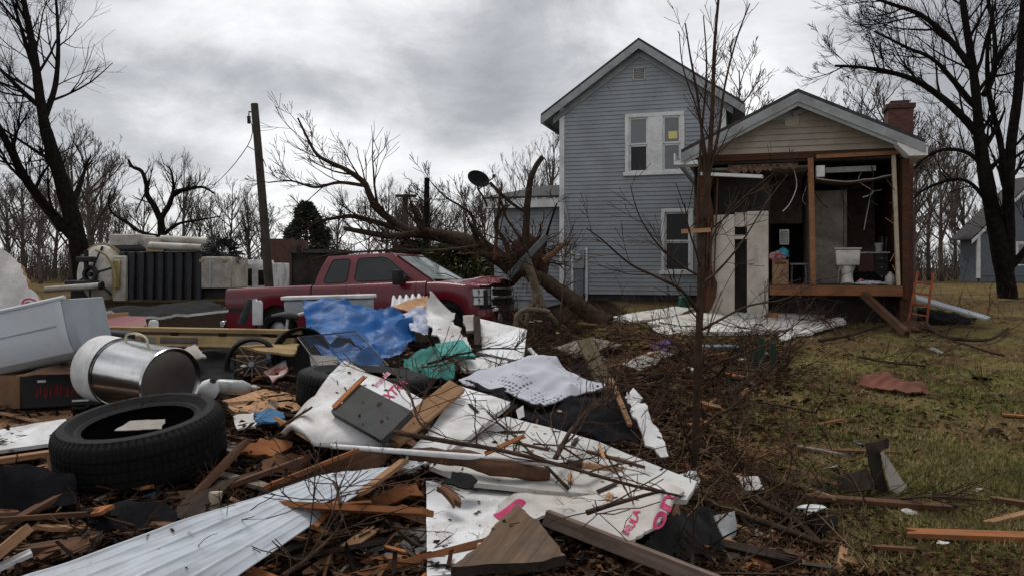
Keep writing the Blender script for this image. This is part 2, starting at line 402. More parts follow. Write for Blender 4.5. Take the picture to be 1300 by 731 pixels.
g.span((x0, -.03, z0), (x1, .03, z0 + .03)); g.span((x0, -.03, z1 - .03), (x1, .03, z1)); g.span((x0, -.03, z0), (x0 + .03, .03, z1)); g.span((x1 - .03, -.03, z0), (x1, .03, z1))
for i in range(6): g.box(((x0 + x1) / 2, .0, z0 + .06 + i * .045), (x1 - x0 - .05, .05, .008), Matrix.Rotation(R(35), 3, 'X'))
g.quad((x0, .035, z0), (x1, .035, z0), (x1, .035, z1), (x0, .035, z1)); g.build('gable_vent', mat('vent_metal', (.42, .41, .39), var=.1), house)
# meter, conduit and downspout
me_ = G(); me_.span((.36, -.12, 1.55), (.66, -.02, 2.05)); mb = me_.build('meter_box', METAL, house, bevel=.015)
mg = G(); mg.lathe([(0, .09), (.07, .085), (.085, .06), (.085, 0)], 18, Matrix.Translation((.5, -.12, 1.87)) @ Matrix.Rotation(R(90), 4, 'X')); mg.build('meter_dial', mat('meter_glass', (.4, .4, .4), rough=.1, bump=0), mb)
g = G(); g.span((.40, -.1, ZB + .1), (.62, -.03, 1.545)); g.build('meter_cabinet', mat('cabinet_grey', (.16, .17, .18), var=.2), house, bevel=.01)
g = G(); g.tube([(.08, -.07, 3.5), (.12, -.09, 3.3), (.32, -.09, 2.3), (.34, -.08, 2.05), (.37, -.07, 1.95)], .03, 8); g.build('downspout', TRIMG, house)
for xx in (.32, .70):
    g = G(); g.span((xx - .03, -.06, ZB + .1), (xx + .03, -.022, 2.1)); g.build('meter_batten', TRIM, house)
# low wing on the left
WX0, WY = -2.0, .45
def wxr(z): return (WX0, -.03)
g = G(); siding(g, wxr, ZB + .1, 3.2, .105, (), WY); g.build('wing_wall', SID, house)
g = G(); g.span((WX0, WY + .03, ZB - .4), (WX0 + .1, 4, 3.2)); g.span((WX0 + .1, 3.9, ZB - .4), (0, 4, 3.2)); g.span((WX0 + .12, WY + .03, ZB - .5), (-.04, WY + .2, ZB + .1)); g.build('wing_wall', SID, house)
g = G(); g.span((WX0 - .22, WY - .28, 3.2), (-.035, WY - .24, 3.44)); g.build('fascia', TRIM, house)
g = G(); g.span((WX0 - .2, WY - .24, 3.2), (-.035, WY, 3.22)); g.build('soffit', TRIMG, house)
g = G(); zf, zb = 3.445, 4.15
g.add([(WX0 - .25, WY - .32, zf), (-.03, WY - .32, zf), (-.03, 4.2, zb), (WX0 + .5, 4.2, zb), (WX0 - .25, WY - .32, zf + .06), (-.03, WY - .32, zf + .06), (-.03, 4.2, zb + .06), (WX0 + .5, 4.2, zb + .06)], [(0, 1, 2, 3), (4, 5, 6, 7), (0, 1, 5, 4), (1, 2, 6, 5), (2, 3, 7, 6), (3, 0, 4, 7)])
g.build('wing_roof', SHIN, house)

# ---- annex (a 3.75..7.5, front at b=-4.3, floor 1.25)
AX0, AX1, AF, AFL = 3.75, 7.5, -4.3, 1.25
ACX, AHALF, AZP, AZE = 5.68, 2.14, 4.84, 3.80
ASL = (AZP - AZE) / AHALF
gable_roof(house, ACX, AHALF, AZP, AZE, AF - .42, 2.5, .07, 'annex_roof')
rake(house, ACX, AHALF, AZP - .004, AZE - .004, AF - .44, .17, .03, TRIMG)
rake(house, ACX, AHALF - .05, AZP - .1, AZE - .07, AF - .41, .15, .03, TRIMG, 'rake_trim')
for s in (-1, 1):
    g = G(); a = (ACX, AZP - .03); b = (ACX + s * AHALF, AZE - .03)
    g.quad((a[0], AF - .40, a[1]), (b[0], AF - .40, b[1]), (b[0], 2.4, b[1]), (a[0], 2.4, a[1])); g.build('soffit', TRIMG if s < 0 else TRIM, house)
def axr(z):
    d = max(0, (AZP - .12 - z) / ASL); return (max(AX0, ACX - d), min(AX1, ACX + d))
g = G(); siding(g, axr, 3.79, 4.70, .115, ((5.45, 5.72, 4.28, 4.58),), AF, .034); g.build('gable_wall', SIDT, house)
g = G(); g.add([(4.75, AF - .03, 4.32), (5.62, AF - .03, 4.68), (5.62, AF - .03, 4.75), (4.6, AF - .03, 4.30)], [(0, 1, 2, 3)]); g.add([(4.9, AF - .05, 4.38), (5.5, AF - .05, 4.42), (5.66, AF - .05, 4.74)], [(0, 1, 2)]); g.build('torn_sheathing', SID, house)
g = G(); g.bar((5.6, AF - .1, 4.50), (6.0, AF - .1, 4.64), .03, .09); g.build('loose_board', TRIMG, house)
g = G(); g.span((5.45, AF - .04, 4.28), (5.72, AF + .02, 4.58)); g.build('gable_vent', SIDT, house, bevel=.01)
g = G(); g.span((AX0 + .05, AF - .03, 3.66), (AX1, AF + .12, 3.80)); g.build('header_beam', RAWD, house, bevel=.006)
g = G(); g.bar((6.02, AF - .045, 3.68), (7.45, AF - .045, 3.70), .025, .07); g.build('header_trim', STUD, house)
# white eave return boxes
g = G(); g.add([(7.36, AF - .42, 3.98), (7.86, AF - .42, 3.72), (7.86, AF - .42, 3.58), (7.55, AF - .42, 3.58), (7.36, AF - .42, 3.80), (7.36, AF + .1, 3.98), (7.86, AF + .1, 3.72), (7.86, AF + .1, 3.58), (7.55, AF + .1, 3.58), (7.36, AF + .1, 3.80)], [(0, 1, 2, 3, 4), (9, 8, 7, 6, 5), (0, 5, 6, 1), (1, 6, 7, 2), (2, 7, 8, 3), (3, 8, 9, 4), (4, 9, 5, 0)])
g.build('eave_return', TRIM, house, bevel=.006)
g = G(); g.span((7.55, AF + .1, 3.60), (7.84, 2.3, 3.63)); g.build('soffit', TRIM, house)
g = G(); g.span((3.40, AF - .40, 3.58), (3.85, AF + .05, 3.66)); g.span((3.40, AF - .41, 3.66), (3.43, 0, 3.8)); g.build('eave_return', TRIM, house)
g = G(); g.span((AX0 + .06, AF + .02, 3.612), (AX1 - .03, 2.19, 3.70)); g.build('attic_floor', DARKI, house)
# posts
g = G(); g.bar((5.97, AF, AFL + .003), (5.92, AF, 3.658), .1, .15, up=V((0, 1, 0))); g.build('post', STUD, house, bevel=.006)
g = G(); g.bar((7.44, AF, AFL + .003), (7.36, AF + .02, 3.658), .07, .1, up=V((0, 1, 0))); g.build('post', mat('pale_stud', (.42, .34, .25), var=.2), house, bevel=.006)
rr = random.Random(5)
g = G(); zs = [.7 + .29 * i for i in range(11)]
outl = [(3.80 + rr.uniform(-.04, .04), z) for z in zs] + [(4.12 + rr.uniform(-.1, .1), z) for z in reversed(zs)]
g.prism(outl, .12, Matrix(((1, 0, 0, 0), (0, 0, 1, AF - .02), (0, 1, 0, 0), (0, 0, 0, 1)))); g.build('torn_corner', RAWD, house, bevel=.004)
g = G()
for k in range(5): g.bar((3.86 + k * .07, AF - .06, .7 + rr.random() * .9), (3.84 + k * .075 + rr.uniform(-.08, .08), AF - .06, 2.2 + rr.random() * 1.3), .03, rr.uniform(.03, .1), up=V((0, 1, 0)))
g.build('splintered_stud', RAWD, house)
# right wall: torn dark edge and side
g = G(); g.span((AX1 - .02, AF + .06, .5), (AX1 + .1, 2, 3.62)); g.build('side_wall', RAWD, house)
g = G(); g.span((AX1 + .0, AF - .05, 1.0), (AX1 + .12, AF + .055, 3.58)); g.build('corner_stud', RAWD, house, bevel=.008)
# floor and rim
g = G(); g.span((5.22, AF + .0, 1.12), (AX1, 0, AFL)); g.span((AX0, -1.8, 1.12), (5.22, 0, AFL)); g.build('floor', mat('floor_board', (.12, .09, .07), var=.3), house)
g = G(); g.span((5.18, AF - .05, 1.06), (AX1 + .05, AF - .002, AFL - .004)); g.build('rim_joist', STUDO, house, bevel=.005)
g = G(); g.span((5.22, AF + .5, .3), (AX1, AF + .6, 1.11)); g.build('underfloor_dark_sheet', DARKI, house)  # near-black sheet paints the shade under the floor
# interior walls
g = G(); g.span((5.98, -2.7, AFL + .002), (6.65, -2.62, 3.18)); g.build('inner_wall', DRYW, house)
g = G(); g.span((6.66, -2.72, AFL + .002), (6.72, -1.1, 3.18)); g.build('inner_wall', DRYW, house)
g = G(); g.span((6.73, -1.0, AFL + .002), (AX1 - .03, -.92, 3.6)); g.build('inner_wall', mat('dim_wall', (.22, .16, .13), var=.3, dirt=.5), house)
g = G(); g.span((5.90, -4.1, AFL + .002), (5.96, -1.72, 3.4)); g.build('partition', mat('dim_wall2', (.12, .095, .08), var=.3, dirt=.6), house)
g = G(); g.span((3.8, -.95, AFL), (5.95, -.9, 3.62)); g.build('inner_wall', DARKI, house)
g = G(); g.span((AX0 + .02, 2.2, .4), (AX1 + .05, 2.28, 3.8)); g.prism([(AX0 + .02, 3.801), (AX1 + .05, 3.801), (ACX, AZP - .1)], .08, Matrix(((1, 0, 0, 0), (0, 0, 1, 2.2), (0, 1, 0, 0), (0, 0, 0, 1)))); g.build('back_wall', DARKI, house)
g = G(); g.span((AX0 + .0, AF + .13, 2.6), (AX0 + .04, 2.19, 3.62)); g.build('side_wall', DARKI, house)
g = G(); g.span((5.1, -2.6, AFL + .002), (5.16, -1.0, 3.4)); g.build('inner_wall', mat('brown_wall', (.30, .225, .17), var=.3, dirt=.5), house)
g = G(); g.span((5.17, -1.9, 2.55), (5.89, -1.84, 3.55)); g.build('door_lintel', mat('brown_wall2', (.26, .19, .15), var=.3, dirt=.5), house)
# ceilings: left intact and dirty, right hanging
g = G(); g.span((AX0 + .05, AF + .2, 3.52), (5.9, -.9, 3.56)); g.build('ceiling', CEIL, house)
g = G(); n = 8
vs = []
for j in range(3):
    for i in range(n + 1):
        x = 6.02 + 1.36 * i / n; y = AF + .05 + 1.2 * j
        z = 3.20 + .10 * (abs(i / n - .45) * 1.8) ** 1.3 + .06 * j + rr.uniform(-.015, .015)
        vs.append((x, y, z))
fs = [(j * (n + 1) + i, j * (n + 1) + i + 1, (j + 1) * (n + 1) + i + 1, (j + 1) * (n + 1) + i) for j in range(2) for i in range(n)]
g.add(vs, fs); g.add([(x, y, z + .02) for x, y, z in vs], fs); g.add([vs[i] for i in range(n + 1)] + [(x, y, z + .02) for x, y, z in vs[:n + 1]], [(i, i + 1, n + 2 + i, n + 1 + i) for i in range(n)])
g.build('hanging_ceiling', CEIL, house, ang=60)
g = G(); g.bar((6.2, AF + .3, 3.45), (7.1, AF + .4, 3.47), .12, .1); g.build('duct', mat('duct_white', (.35, .35, .34), var=.2), house)
g = G(); g.bar((3.9, AF - .1, 3.42), (5.05, AF - .35, 3.30), .14, .06); g.build('hanging_fascia', TRIM, house)
g = G(); g.span((6.02, AF + .02, 3.3), (6.18, AF + .2, 3.52)); g.build('light_fitting', TRIM, house, bevel=.01)
# left: broken white wallboards standing in the gap, door opening between
for nm, x0, x1, z0, z1, y in (('wallboard', 4.08, 4.53, .6, 2.62, AF + .05), ('wallboard', 4.76, 5.16, .6, 2.68, AF + .05), ('wallboard', 4.535, 4.755, 2.38, 2.66, AF + .06)):
    g = G(); g.span((x0, y, z0), (x1, y + .09, z1)); g.build(nm, WHITEW, house, bevel=.006)
g = G(); g.span((4.535, AF + .07, 2.14), (4.755, AF + .13, 2.22)); g.build('door_rail', WHITEW, house)
g = G(); g.span((4.53, AF + .3, .6), (4.76, AF + .33, 2.35)); g.build('door_leaf', DARKI, house)
g = G(); g.span((4.1, AF + .6, .5), (5.2, AF + .65, 3.5)); g.build('unlit_room_sheet', DARKI, house)  # near-black sheet in place of the shaded room depth
# chimney
CH = (7.50, 7.98, -2.62, -2.12)
g = G(); g.span((CH[0], CH[2], .6), (CH[1], CH[3], 4.82)); ch = g.build('chimney', brick('red_brick', (.16, .045, .032), (.10, .03, .024), (.09, .075, .065)), house, bevel=.006)
g = G(); g.span((CH[0] - .04, CH[2] - .04, 4.821), (CH[1] + .04, CH[3] + .04, 4.92)); g.span((CH[0] + .06, CH[2] + .06, 4.921), (CH[1] - .06, CH[3] - .06, 5.0)); g.build('chimney_cap', brick('cap_brick', (.10, .035, .03), (.07, .025, .02), (.08, .07, .06)), ch, bevel=.008)
# ================================================================ trees
BARK = mat('bark_dark', (.013, .011, .009), spec=.05, rough=.95, var=.45, scale=7, bump=.8, bscale=18)
BARKB = mat('bark_brown', (.045, .031, .022), spec=.05, rough=.95, var=.4, scale=9, bump=.8, bscale=22)
TWIGF = mat('hazy_far_twig', (.10, .086, .078), spec=.05, rough=1, var=.3, scale=3, bump=0)  # lightened to put distance haze into the twig colour
TWIGR = mat('hazy_far_twig_brown', (.10, .078, .066), spec=.05, rough=1, var=.3, scale=3, bump=0)  # browner tone, lightened for haze as well
LIMBG = mat('bare_limb', (.13, .10, .065), rough=.9, var=.45, scale=6, bump=.6)
def sides(r): return 9 if r > .12 else (7 if r > .05 else (5 if r > .02 else (4 if r > .01 else 3)))
def rdir(rng): 
    while True:
        v = V((rng.uniform(-1, 1), rng.uniform(-1, 1), rng.uniform(-1, 1)))
        if .1 < v.length < 1: return v.normalized()
def grow(g, p, d, Ln, r, lvl, rng, up=.08, curl=.22, nch=(3, 5), ratio=.68, rmin=.004, spread=(.4, .9), t0=.18):
    n = 5 if lvl > 1 else (4 if lvl == 1 else 3)
    pts = [V(p)]; dirs = []; d = V(d).normalized()
    for i in range(n):
        d = (d + rdir(rng) * curl * .75 + V((0, 0, up))).normalized(); dirs.append(d)
        pts.append(pts[-1] + d * (Ln / n))
    r1 = max(rmin, r * (.28 if lvl else .45))
    rad = [r + (r1 - r) * i / n for i in range(n + 1)]
    g.tube(pts, rad, sides(r), cap=False)
    if lvl <= 0: return
    for k in range(rng.randint(*nch)):
        t = rng.uniform(t0, .98); i = min(n - 1, int(t * n)); q = pts[i].lerp(pts[i + 1], t * n - i)
        ax = dirs[i].cross(rdir(rng))
        if ax.length < .05: continue
        nd = Matrix.Rotation(rng.uniform(*spread), 3, ax.normalized()) @ dirs[i]
        rr_ = max(rmin, (rad[i]) * rng.uniform(.45, .7))
        grow(g, q, nd, Ln * ratio * rng.uniform(.65, 1.15) * (1.1 - .45 * t), rr_, lvl - 1, rng, up, curl * 1.05, nch, ratio, rmin, spread, t0)
def spline(pts, k=4):
    pts = [V(p) for p in pts]; out = []
    for i in range(len(pts) - 1):
        a = pts[max(0, i - 1)]; b = pts[i]; c = pts[i + 1]; d = pts[min(len(pts) - 1, i + 2)]
        for j in range(k):
            t = j / k
            out.append(.5 * ((2 * b) + (c - a) * t + (2 * a - 5 * b + 4 * c - d) * t * t + (3 * b - a - 3 * c + d) * t ** 3))
    return out + [pts[-1]]
def limb(g, gt, pts, r0, r1, rng, nsub, lsub, lvl=2, t0=.15, knots=.06, up=.08, spread=(.5, 1.05), rmin=.005, nch=(3, 5), bias=None, curl=.18):
    """a hand placed limb (g) with grown side branches (gt)"""
    P = spline(pts, 5); n = len(P) - 1
    rad = [(r0 + (r1 - r0) * i / n) * (1 + rng.uniform(-knots, knots)) for i in range(n + 1)]
    g.tube(P, rad, sides(max(r0, .03)))
    for k in range(nsub):
        t = t0 + (1 - t0) * (k + rng.random()) / nsub; i = min(n - 1, int(t * n))
        d = (P[i + 1] - P[i]).normalized(); ax = d.cross(rdir(rng))
        if ax.length < .05: continue
        nd = Matrix.Rotation(rng.uniform(*spread), 3, ax.normalized()) @ d
        if bias: nd = (nd + V(bias)).normalized()
        grow(gt, P[i], nd, lsub * rng.uniform(.6, 1.2) * (1.15 - .5 * t), max(rmin, rad[i] * rng.uniform(.25, .5)), lvl, rng, up, curl, nch, .7, rmin, (.3, .8))
def tree(name, label, limbs, group=None, bark=BARK, seed=1, cat='tree', twigm=None):
    """limbs: list of (points, r0, r1, nsub, lsub, lvl); first one is the trunk"""
    rng = random.Random(seed); b = V(limbs[0][0][0])
    t = thing(name, label, cat, b, group=group); gt = G(); gc = G()
    for i, (pts, r0, r1, ns, ls, lv, *kw) in enumerate(limbs):
        limb(gt if kw and kw[0].get('trunk') or i == 0 else gc, gc, [V(p) - b for p in pts], r0, r1, rng, ns, ls, lv, **{k: v for k, v in (kw[0] if kw else {}).items() if k != 'trunk'})
    gt.build('trunk', bark, t, ang=180); gc.build('crown', twigm or bark, t, ang=180)
    return t
def A(Y, *pp): return [at(x, y, Y + (z if z else 0)) for x, y, *zz in pp for z in [zz[0] if zz else 0]]
# big leaning tree on the left, forked
Y = 29.
tree('leaning_tree', 'big dark bare tree leaning left, forked low, behind the overturned tanker', [
    (A(Y, (112, 392), (104, 340), (98, 300), (88, 262), (77, 225), (66, 190), (58, 165)), .36, .21, 5, 2.2, 2, dict(t0=.4)),
    (A(Y, (58, 165), (50, 120), (45, 80), (38, 40), (30, 0), (22, -45), (15, -110)), .19, .05, 12, 3.4, 3),
    (A(Y, (92, 300), (72, 278), (50, 252), (33, 228), (18, 200), (4, 172), (-25, 120)), .2, .1, 10, 3., 3, dict(trunk=1)),
    (A(Y, (80, 292), (58, 262), (40, 240), (28, 220)), .17, .1, 5, 2.4, 2),
    (A(Y, (56, 150), (70, 110, .6), (74, 60, 1), (72, 10, 1.4), (66, -50, 1.7)), .12, .03, 10, 3.0, 2),
    (A(Y, (55, 140), (30, 118), (8, 96), (-20, 70)), .11, .04, 9, 2.6, 2),
    (A(Y, (62, 180), (58, 165), (52, 148), (49, 136)), .07, .055, 2, .7, 1),
    (A(Y, (48, 100), (34, 60), (22, 20), (5, -30)), .1, .03, 9, 2.6, 2),
    (A(Y, (70, 205), (58, 200), (35, 185), (-5, 158)), .08, .03, 9, 2.2, 2)], seed=11)
# twin stemmed tree on the right
Y = 22.
tree('twin_stem_tree', 'tall bare twin stemmed tree with fine twigs standing on the lawn right of the annex', [
    (A(Y, (1280, 383), (1274, 340), (1264, 290), (1254, 240), (1247, 200), (1243, 170)), .27, .15, 3, 1.8, 2, dict(t0=.6)),
    (A(Y, (1243, 175), (1240, 130), (1234, 80), (1226, 30), (1218, -30), (1210, -100)), .145, .06, 12, 2.6, 3),
    (A(Y, (1278, 350), (1280, 300), (1280, 240), (1284, 180), (1292, 120), (1296, 60), (1300, 0), (1305, -80)), .18, .08, 11, 2.4, 3, dict(trunk=1)),
    (A(Y, (1243, 172), (1225, 152), (1200, 128), (1165, 104), (1130, 92), (1095, 86), (1060, 84)), .12, .035, 13, 1.9, 3),
    (A(Y, (1250, 215), (1230, 195), (1200, 190), (1175, 200), (1160, 215)), .07, .03, 8, 1.5, 2),
    (A(Y, (1262, 270), (1235, 235), (1210, 228), (1175, 240), (1160, 252)), .06, .03, 8, 1.4, 2),
    (A(Y, (1250, 120, .5), (1262, 90, 1), (1262, 40, 1.4), (1250, -20, 2)), .1, .04, 9, 2.0, 3),
    (A(Y, (1276, 230), (1270, 180), (1256, 120), (1254, 60), (1262, 10)), .1, .04, 8, 1.9, 2),
    (A(Y, (1236, 90), (1205, 50), (1170, 20), (1130, 5), (1085, -10)), .1, .03, 11, 1.9, 3),
    (A(Y, (1242, 140), (1190, 80), (1150, 60), (1110, 40)), .07, .025, 9, 1.6, 2),
    (A(Y, (1296, 60), (1315, 20), (1335, -30)), .1, .05, 6, 2, 2),
    (A(Y, (1276, 345), (1300, 320), (1325, 285)), .12, .07, 4, 2, 2)], seed=4)
# storm-pruned crooked tree
Y = 42.
tree('crooked_tree', 'crooked bare tree with stubby broken limbs beyond the overturned tanker', [
    (A(Y, (206, 350), (206, 320), (205, 290), (204, 275)), 0.248, 0.174, 1, 1, 1),
    (A(Y, (204, 280), (196, 262), (187, 248), (186, 235), (180, 218), (168, 212), (163, 203)), 0.174, 0.062, 7, 1.2, 2),
    (A(Y, (204, 278), (214, 262), (222, 245), (240, 240), (258, 238), (272, 246)), 0.161, 0.043, 9, 1.5, 2),
    (A(Y, (214, 260), (220, 240), (218, 220), (214, 212)), 0.093, 0.043, 6, 1.3, 2),
    (A(Y, (206, 300), (225, 285), (250, 280), (280, 275)), 0.099, 0.031, 8, 1.4, 2),
    (A(Y, (172, 292), (160, 282), (142, 270), (138, 255), (142, 240)), 0.087, 0.031, 7, 1.2, 2),
    (A(Y, (204, 300), (190, 298), (172, 292)), 0.099, 0.081, 1, 1., 1),
    (A(Y, (187, 240), (176, 262), (172, 270)), 0.050, 0.025, 3, 1, 1)], seed=8)
# woods: a few bare trees, repeated
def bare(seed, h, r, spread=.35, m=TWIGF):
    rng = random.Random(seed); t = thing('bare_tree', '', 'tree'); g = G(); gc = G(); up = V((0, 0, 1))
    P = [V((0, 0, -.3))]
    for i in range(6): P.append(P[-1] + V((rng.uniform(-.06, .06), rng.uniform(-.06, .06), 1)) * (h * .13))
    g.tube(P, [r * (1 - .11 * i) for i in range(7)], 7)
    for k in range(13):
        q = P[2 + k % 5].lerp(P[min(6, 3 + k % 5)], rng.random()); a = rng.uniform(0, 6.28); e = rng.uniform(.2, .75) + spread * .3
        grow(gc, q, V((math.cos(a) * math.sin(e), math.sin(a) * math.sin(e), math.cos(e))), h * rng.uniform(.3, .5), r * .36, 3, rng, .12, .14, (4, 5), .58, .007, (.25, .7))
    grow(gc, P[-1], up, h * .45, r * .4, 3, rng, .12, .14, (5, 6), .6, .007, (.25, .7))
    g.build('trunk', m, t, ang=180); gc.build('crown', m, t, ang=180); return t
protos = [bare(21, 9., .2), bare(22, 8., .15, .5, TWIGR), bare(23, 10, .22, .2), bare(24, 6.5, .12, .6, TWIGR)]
WOODS = []   # (px of trunk, distance, height px above horizon, variant)
rng = random.Random(77)
for px, Yd, top in [(8, 46, 250), (30, 52, 235), (52, 40, 262), (70, 60, 245), (90, 48, 190), (112, 44, 200), (128, 58, 240), (150, 66, 268), (-20, 50, 240), (180, 62, 262), (232, 58, 228), (250, 66, 250), (268, 60, 265),
                    (292, 62, 250), (316, 58, 262), (335, 70, 270), (428, 74, 268), (468, 60, 258), (492, 66, 252), (520, 60, 262), (545, 56, 255), (566, 66, 268), (590, 60, 262), (612, 52, 250), (640, 58, 245), (676, 50, 215), (700, 54, 205),
                    (932, 40, 120), (1120, 45, 150), (1160, 42, 200), (1180, 50, 225), (1196, 46, 185), (1212, 55, 215), (1150, 60, 190), (1225, 60, 240), (1090, 55, 140), (1310, 60, 225)]:
    WOODS.append((px, Yd, top))
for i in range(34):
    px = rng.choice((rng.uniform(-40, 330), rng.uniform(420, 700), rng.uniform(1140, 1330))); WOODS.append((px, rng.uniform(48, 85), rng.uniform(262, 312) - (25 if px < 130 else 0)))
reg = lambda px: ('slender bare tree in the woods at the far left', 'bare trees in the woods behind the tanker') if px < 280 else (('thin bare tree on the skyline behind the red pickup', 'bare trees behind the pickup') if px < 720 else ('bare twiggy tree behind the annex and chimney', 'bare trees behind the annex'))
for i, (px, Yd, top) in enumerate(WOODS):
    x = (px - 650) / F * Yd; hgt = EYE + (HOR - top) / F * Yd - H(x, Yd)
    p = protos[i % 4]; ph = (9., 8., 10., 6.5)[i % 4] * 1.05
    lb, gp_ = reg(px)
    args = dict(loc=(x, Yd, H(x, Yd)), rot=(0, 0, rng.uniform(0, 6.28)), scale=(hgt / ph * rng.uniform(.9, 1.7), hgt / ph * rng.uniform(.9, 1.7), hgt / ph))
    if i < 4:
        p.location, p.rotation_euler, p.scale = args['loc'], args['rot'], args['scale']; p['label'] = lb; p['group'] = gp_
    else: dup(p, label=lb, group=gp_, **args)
# brush along the horizon, one mass
def brush():
    rng = random.Random(3); g = G()
    for i in range(5200):
        Yd = rng.uniform(46, 95); px = rng.uniform(-120, 1420)
        if 690 < px < 1100 and rng.random() < .8: continue
        x = (px - 650) / F * Yd; h = rng.uniform(.8, 2.6) * (1.35 if px < 280 else 1.) * (1 + .5 * noise.noise(V((px * .02, 0, 2))))
        p = on(x, Yd); q = p + V((rng.uniform(-.6, .6), rng.uniform(-.4, .4), h)); g.tube([p, p.lerp(q, .5) + rdir(rng) * .12, q], [.03, .022, .012], 3, cap=False)
        for k in range(2):
            s = p.lerp(q, rng.uniform(.3, .9)); g.tube([s, s + V((rng.uniform(-.7, .7), rng.uniform(-.3, .3), rng.uniform(.2, .9)))], [.016, .01], 3, cap=False)
    o = g.build('brushwood', TWIGR, ang=180); o['kind'] = 'stuff'
brush()
# evergreens behind the pickup
def conifer(name, label, x, Yd, h, wd, seed, cols):
    rng = random.Random(seed); t = thing(name, label, 'tree', on(x, Yd)); g = G(); g.tube([(0, 0, 0), (0, 0, h * .95)], [.16, .03], 7); g.build('trunk', BARK, t)
    g = G()
    for i in range(5200):
        z = h * (1 - rng.random() ** 1.4 * .97); k = 1 - z / h; a = rng.uniform(0, 6.28)
        lump = 1 + .5 * noise.noise(V((math.cos(a) * 1.4, math.sin(a) * 1.4, z * 1.5)))
        rr_ = wd * (k ** .6) * lump * rng.uniform(.35, 1.)
        c = V((rr_ * math.cos(a), rr_ * math.sin(a), z - rr_ * .12)); d = (V((math.cos(a), math.sin(a), rng.uniform(-.5, .5))) + rdir(rng) * .5).normalized(); s = d.cross(rdir(rng)).normalized() * rng.uniform(.05, .1)
        l = rng.uniform(.14, .34); g.add([c - s, c + s, c + d * l], [(0, 1, 2)], 0)
    g.build('crown', mat(name + '_needles', cols, rough=.9, var=.5, scale=2, bump=0), t, smooth=False); return t
conifer('spruce_tree', 'dark green spruce standing behind the pickup cab', -9.3, 36, 3.7, 1.75, 5, (.032, .042, .028))
conifer('juniper_bush', 'olive green evergreen shrub seen between pickup bonnet and house', -2.2, 32, 2.0, 2.4, 6, (.050, .052, .018))
conifer('cedar_bush', 'low dark evergreen shrub behind the pickup windscreen', -4.2, 34, 1.9, 2.2, 16, (.030, .036, .02))
# ================================================================ utility poles and wire
POLEM = mat('pole_wood', (.055, .045, .036), rough=.95, var=.4, scale=4, bump=.6)
pl = thing('utility_pole', 'weathered leaning utility pole behind the pickup bed', 'utility pole', on(at(347, 362, 20).x, 20))
b0 = pl.location
top = at(323, 132, 20) - b0
g = G(); g.tube([V((0, 0, -.3)), top * .5, top], [.12, .105, .09], 12); g.build('pole', POLEM, pl)
g = G(); q = at(316, 142, 20) - b0; g.tube([top * .96, q, q + V((0, 0, -.12))], .02, 6); g.tube([q + V((0, 0, -.12)), q + V((0, 0, -.3))], [.05, .04], 8); g.build('insulator', DARKI, pl)
g = G(); pts = [at(316, 146, 20), at(314, 186, 20.3), at(262, 242, 30), at(215, 262, 45)]
g.tube(spline(pts, 6), .011, 5); tag(g.build('broken_wire', mat('wire_black', (.02, .02, .02), bump=0)), 'slack broken power wire hanging from the leaning utility pole', 'wire')
g = G(); g.tube(spline([at(314, 186, 20.3), at(330, 196, 20), at(338, 212, 20)], 5), .011, 5); tag(g.build('broken_wire', MATS['wire_black']), 'short loose wire end dangling beside the leaning utility pole', 'wire')
pl = thing('utility_pole', 'small distant utility pole with a crossarm on the skyline', 'utility pole', on(at(517, 345, 46).x, 46)); b0 = pl.location
g = G(); g.tube([V((0, 0, -.3)), at(514, 247, 46) - b0], [.19, .15], 9); g.build('pole', POLEM, pl)
g = G(); g.bar(at(502, 249, 45.8) - b0, at(529, 249, 45.8) - b0, .13, .16); g.build('crossarm', POLEM, pl)
g = G(); b = on(at(540, 345, 38).x, 38); g.tube([V((0, 0, -.2)), at(542, 226, 38) - b], [.19, .12], 8); pl = thing('dead_tree', 'bare broken dead tree standing on the skyline behind the pickup', 'tree', b); g.build('trunk', BARK, pl)
g = G(); rng = random.Random(9)
for k in range(7): z = 1.8 + k * .42; grow(g, V((0, 0, z)), V((rng.uniform(-1, 1), rng.uniform(-1, 1), .5)), 1.3, .03, 2, rng, .1, .2, (3, 5), .6, .01)
g.build('crown', BARK, pl, ang=180)

# ================================================================ neighbour house, outbuilding
NB = thing('grey_house', 'distant grey gabled house at the far right behind the twin stemmed tree', 'house', (0, 0, 0))
Yn = 46.; nx0 = (1241 - 650) / F * Yn; zb = H(nx0, Yn); NB.location = (nx0, Yn, zb)
hn = EYE + (HOR - 298) / F * Yn - zb; hk = EYE + (HOR - 226) / F * Yn - zb; wn_ = 6.6
NSID = mat('grey_siding', (.12, .135, .155), rough=.7, var=.12, bump=.02, dirt=.3, dcol=(.08, .08, .09))
def nxr(z):
    if z < hn: return (0, wn_)
    d = (z - hn) / ((hk - hn) / (wn_ / 2)); return (d, wn_ - d)
g = G(); siding(g, nxr, .35, hk - .02, .16, ((3.0, 3.9, 2.9, 4.1), (2.2, 3.0, .9, 2.3))); g.build('wall', NSID, NB)
g = G(); g.span((0, .03, -.3), (.1, 1.8, hn)); g.span((wn_ - .1, .03, -.3), (wn_, 1.8, hn)); g.span((.02, .03, -.4), (wn_ - .02, .2, .34)); g.build('wall', NSID, NB)
gable_roof(NB, wn_ / 2, wn_ / 2 + .5, hk + .05, hn - .3, -.3, 2.0, .1)
rake(NB, wn_ / 2, wn_ / 2 + .5, hk + .04, hn - .31, -.32, .22, .04, TRIM)
g = G(); g.span((-.04, -.06, .2), (.14, .08, hn - .1)); g.build('corner_board', TRIM, NB)
for r in ((3.0, 3.9, 2.9, 4.1), (2.2, 3.0, .9, 2.3)):
    f = framed(NB, r, .12); sash(f, r[0] + .12, r[1] - .12, r[2] + .04, r[3] - .12, PANEG, DARKG, .05)
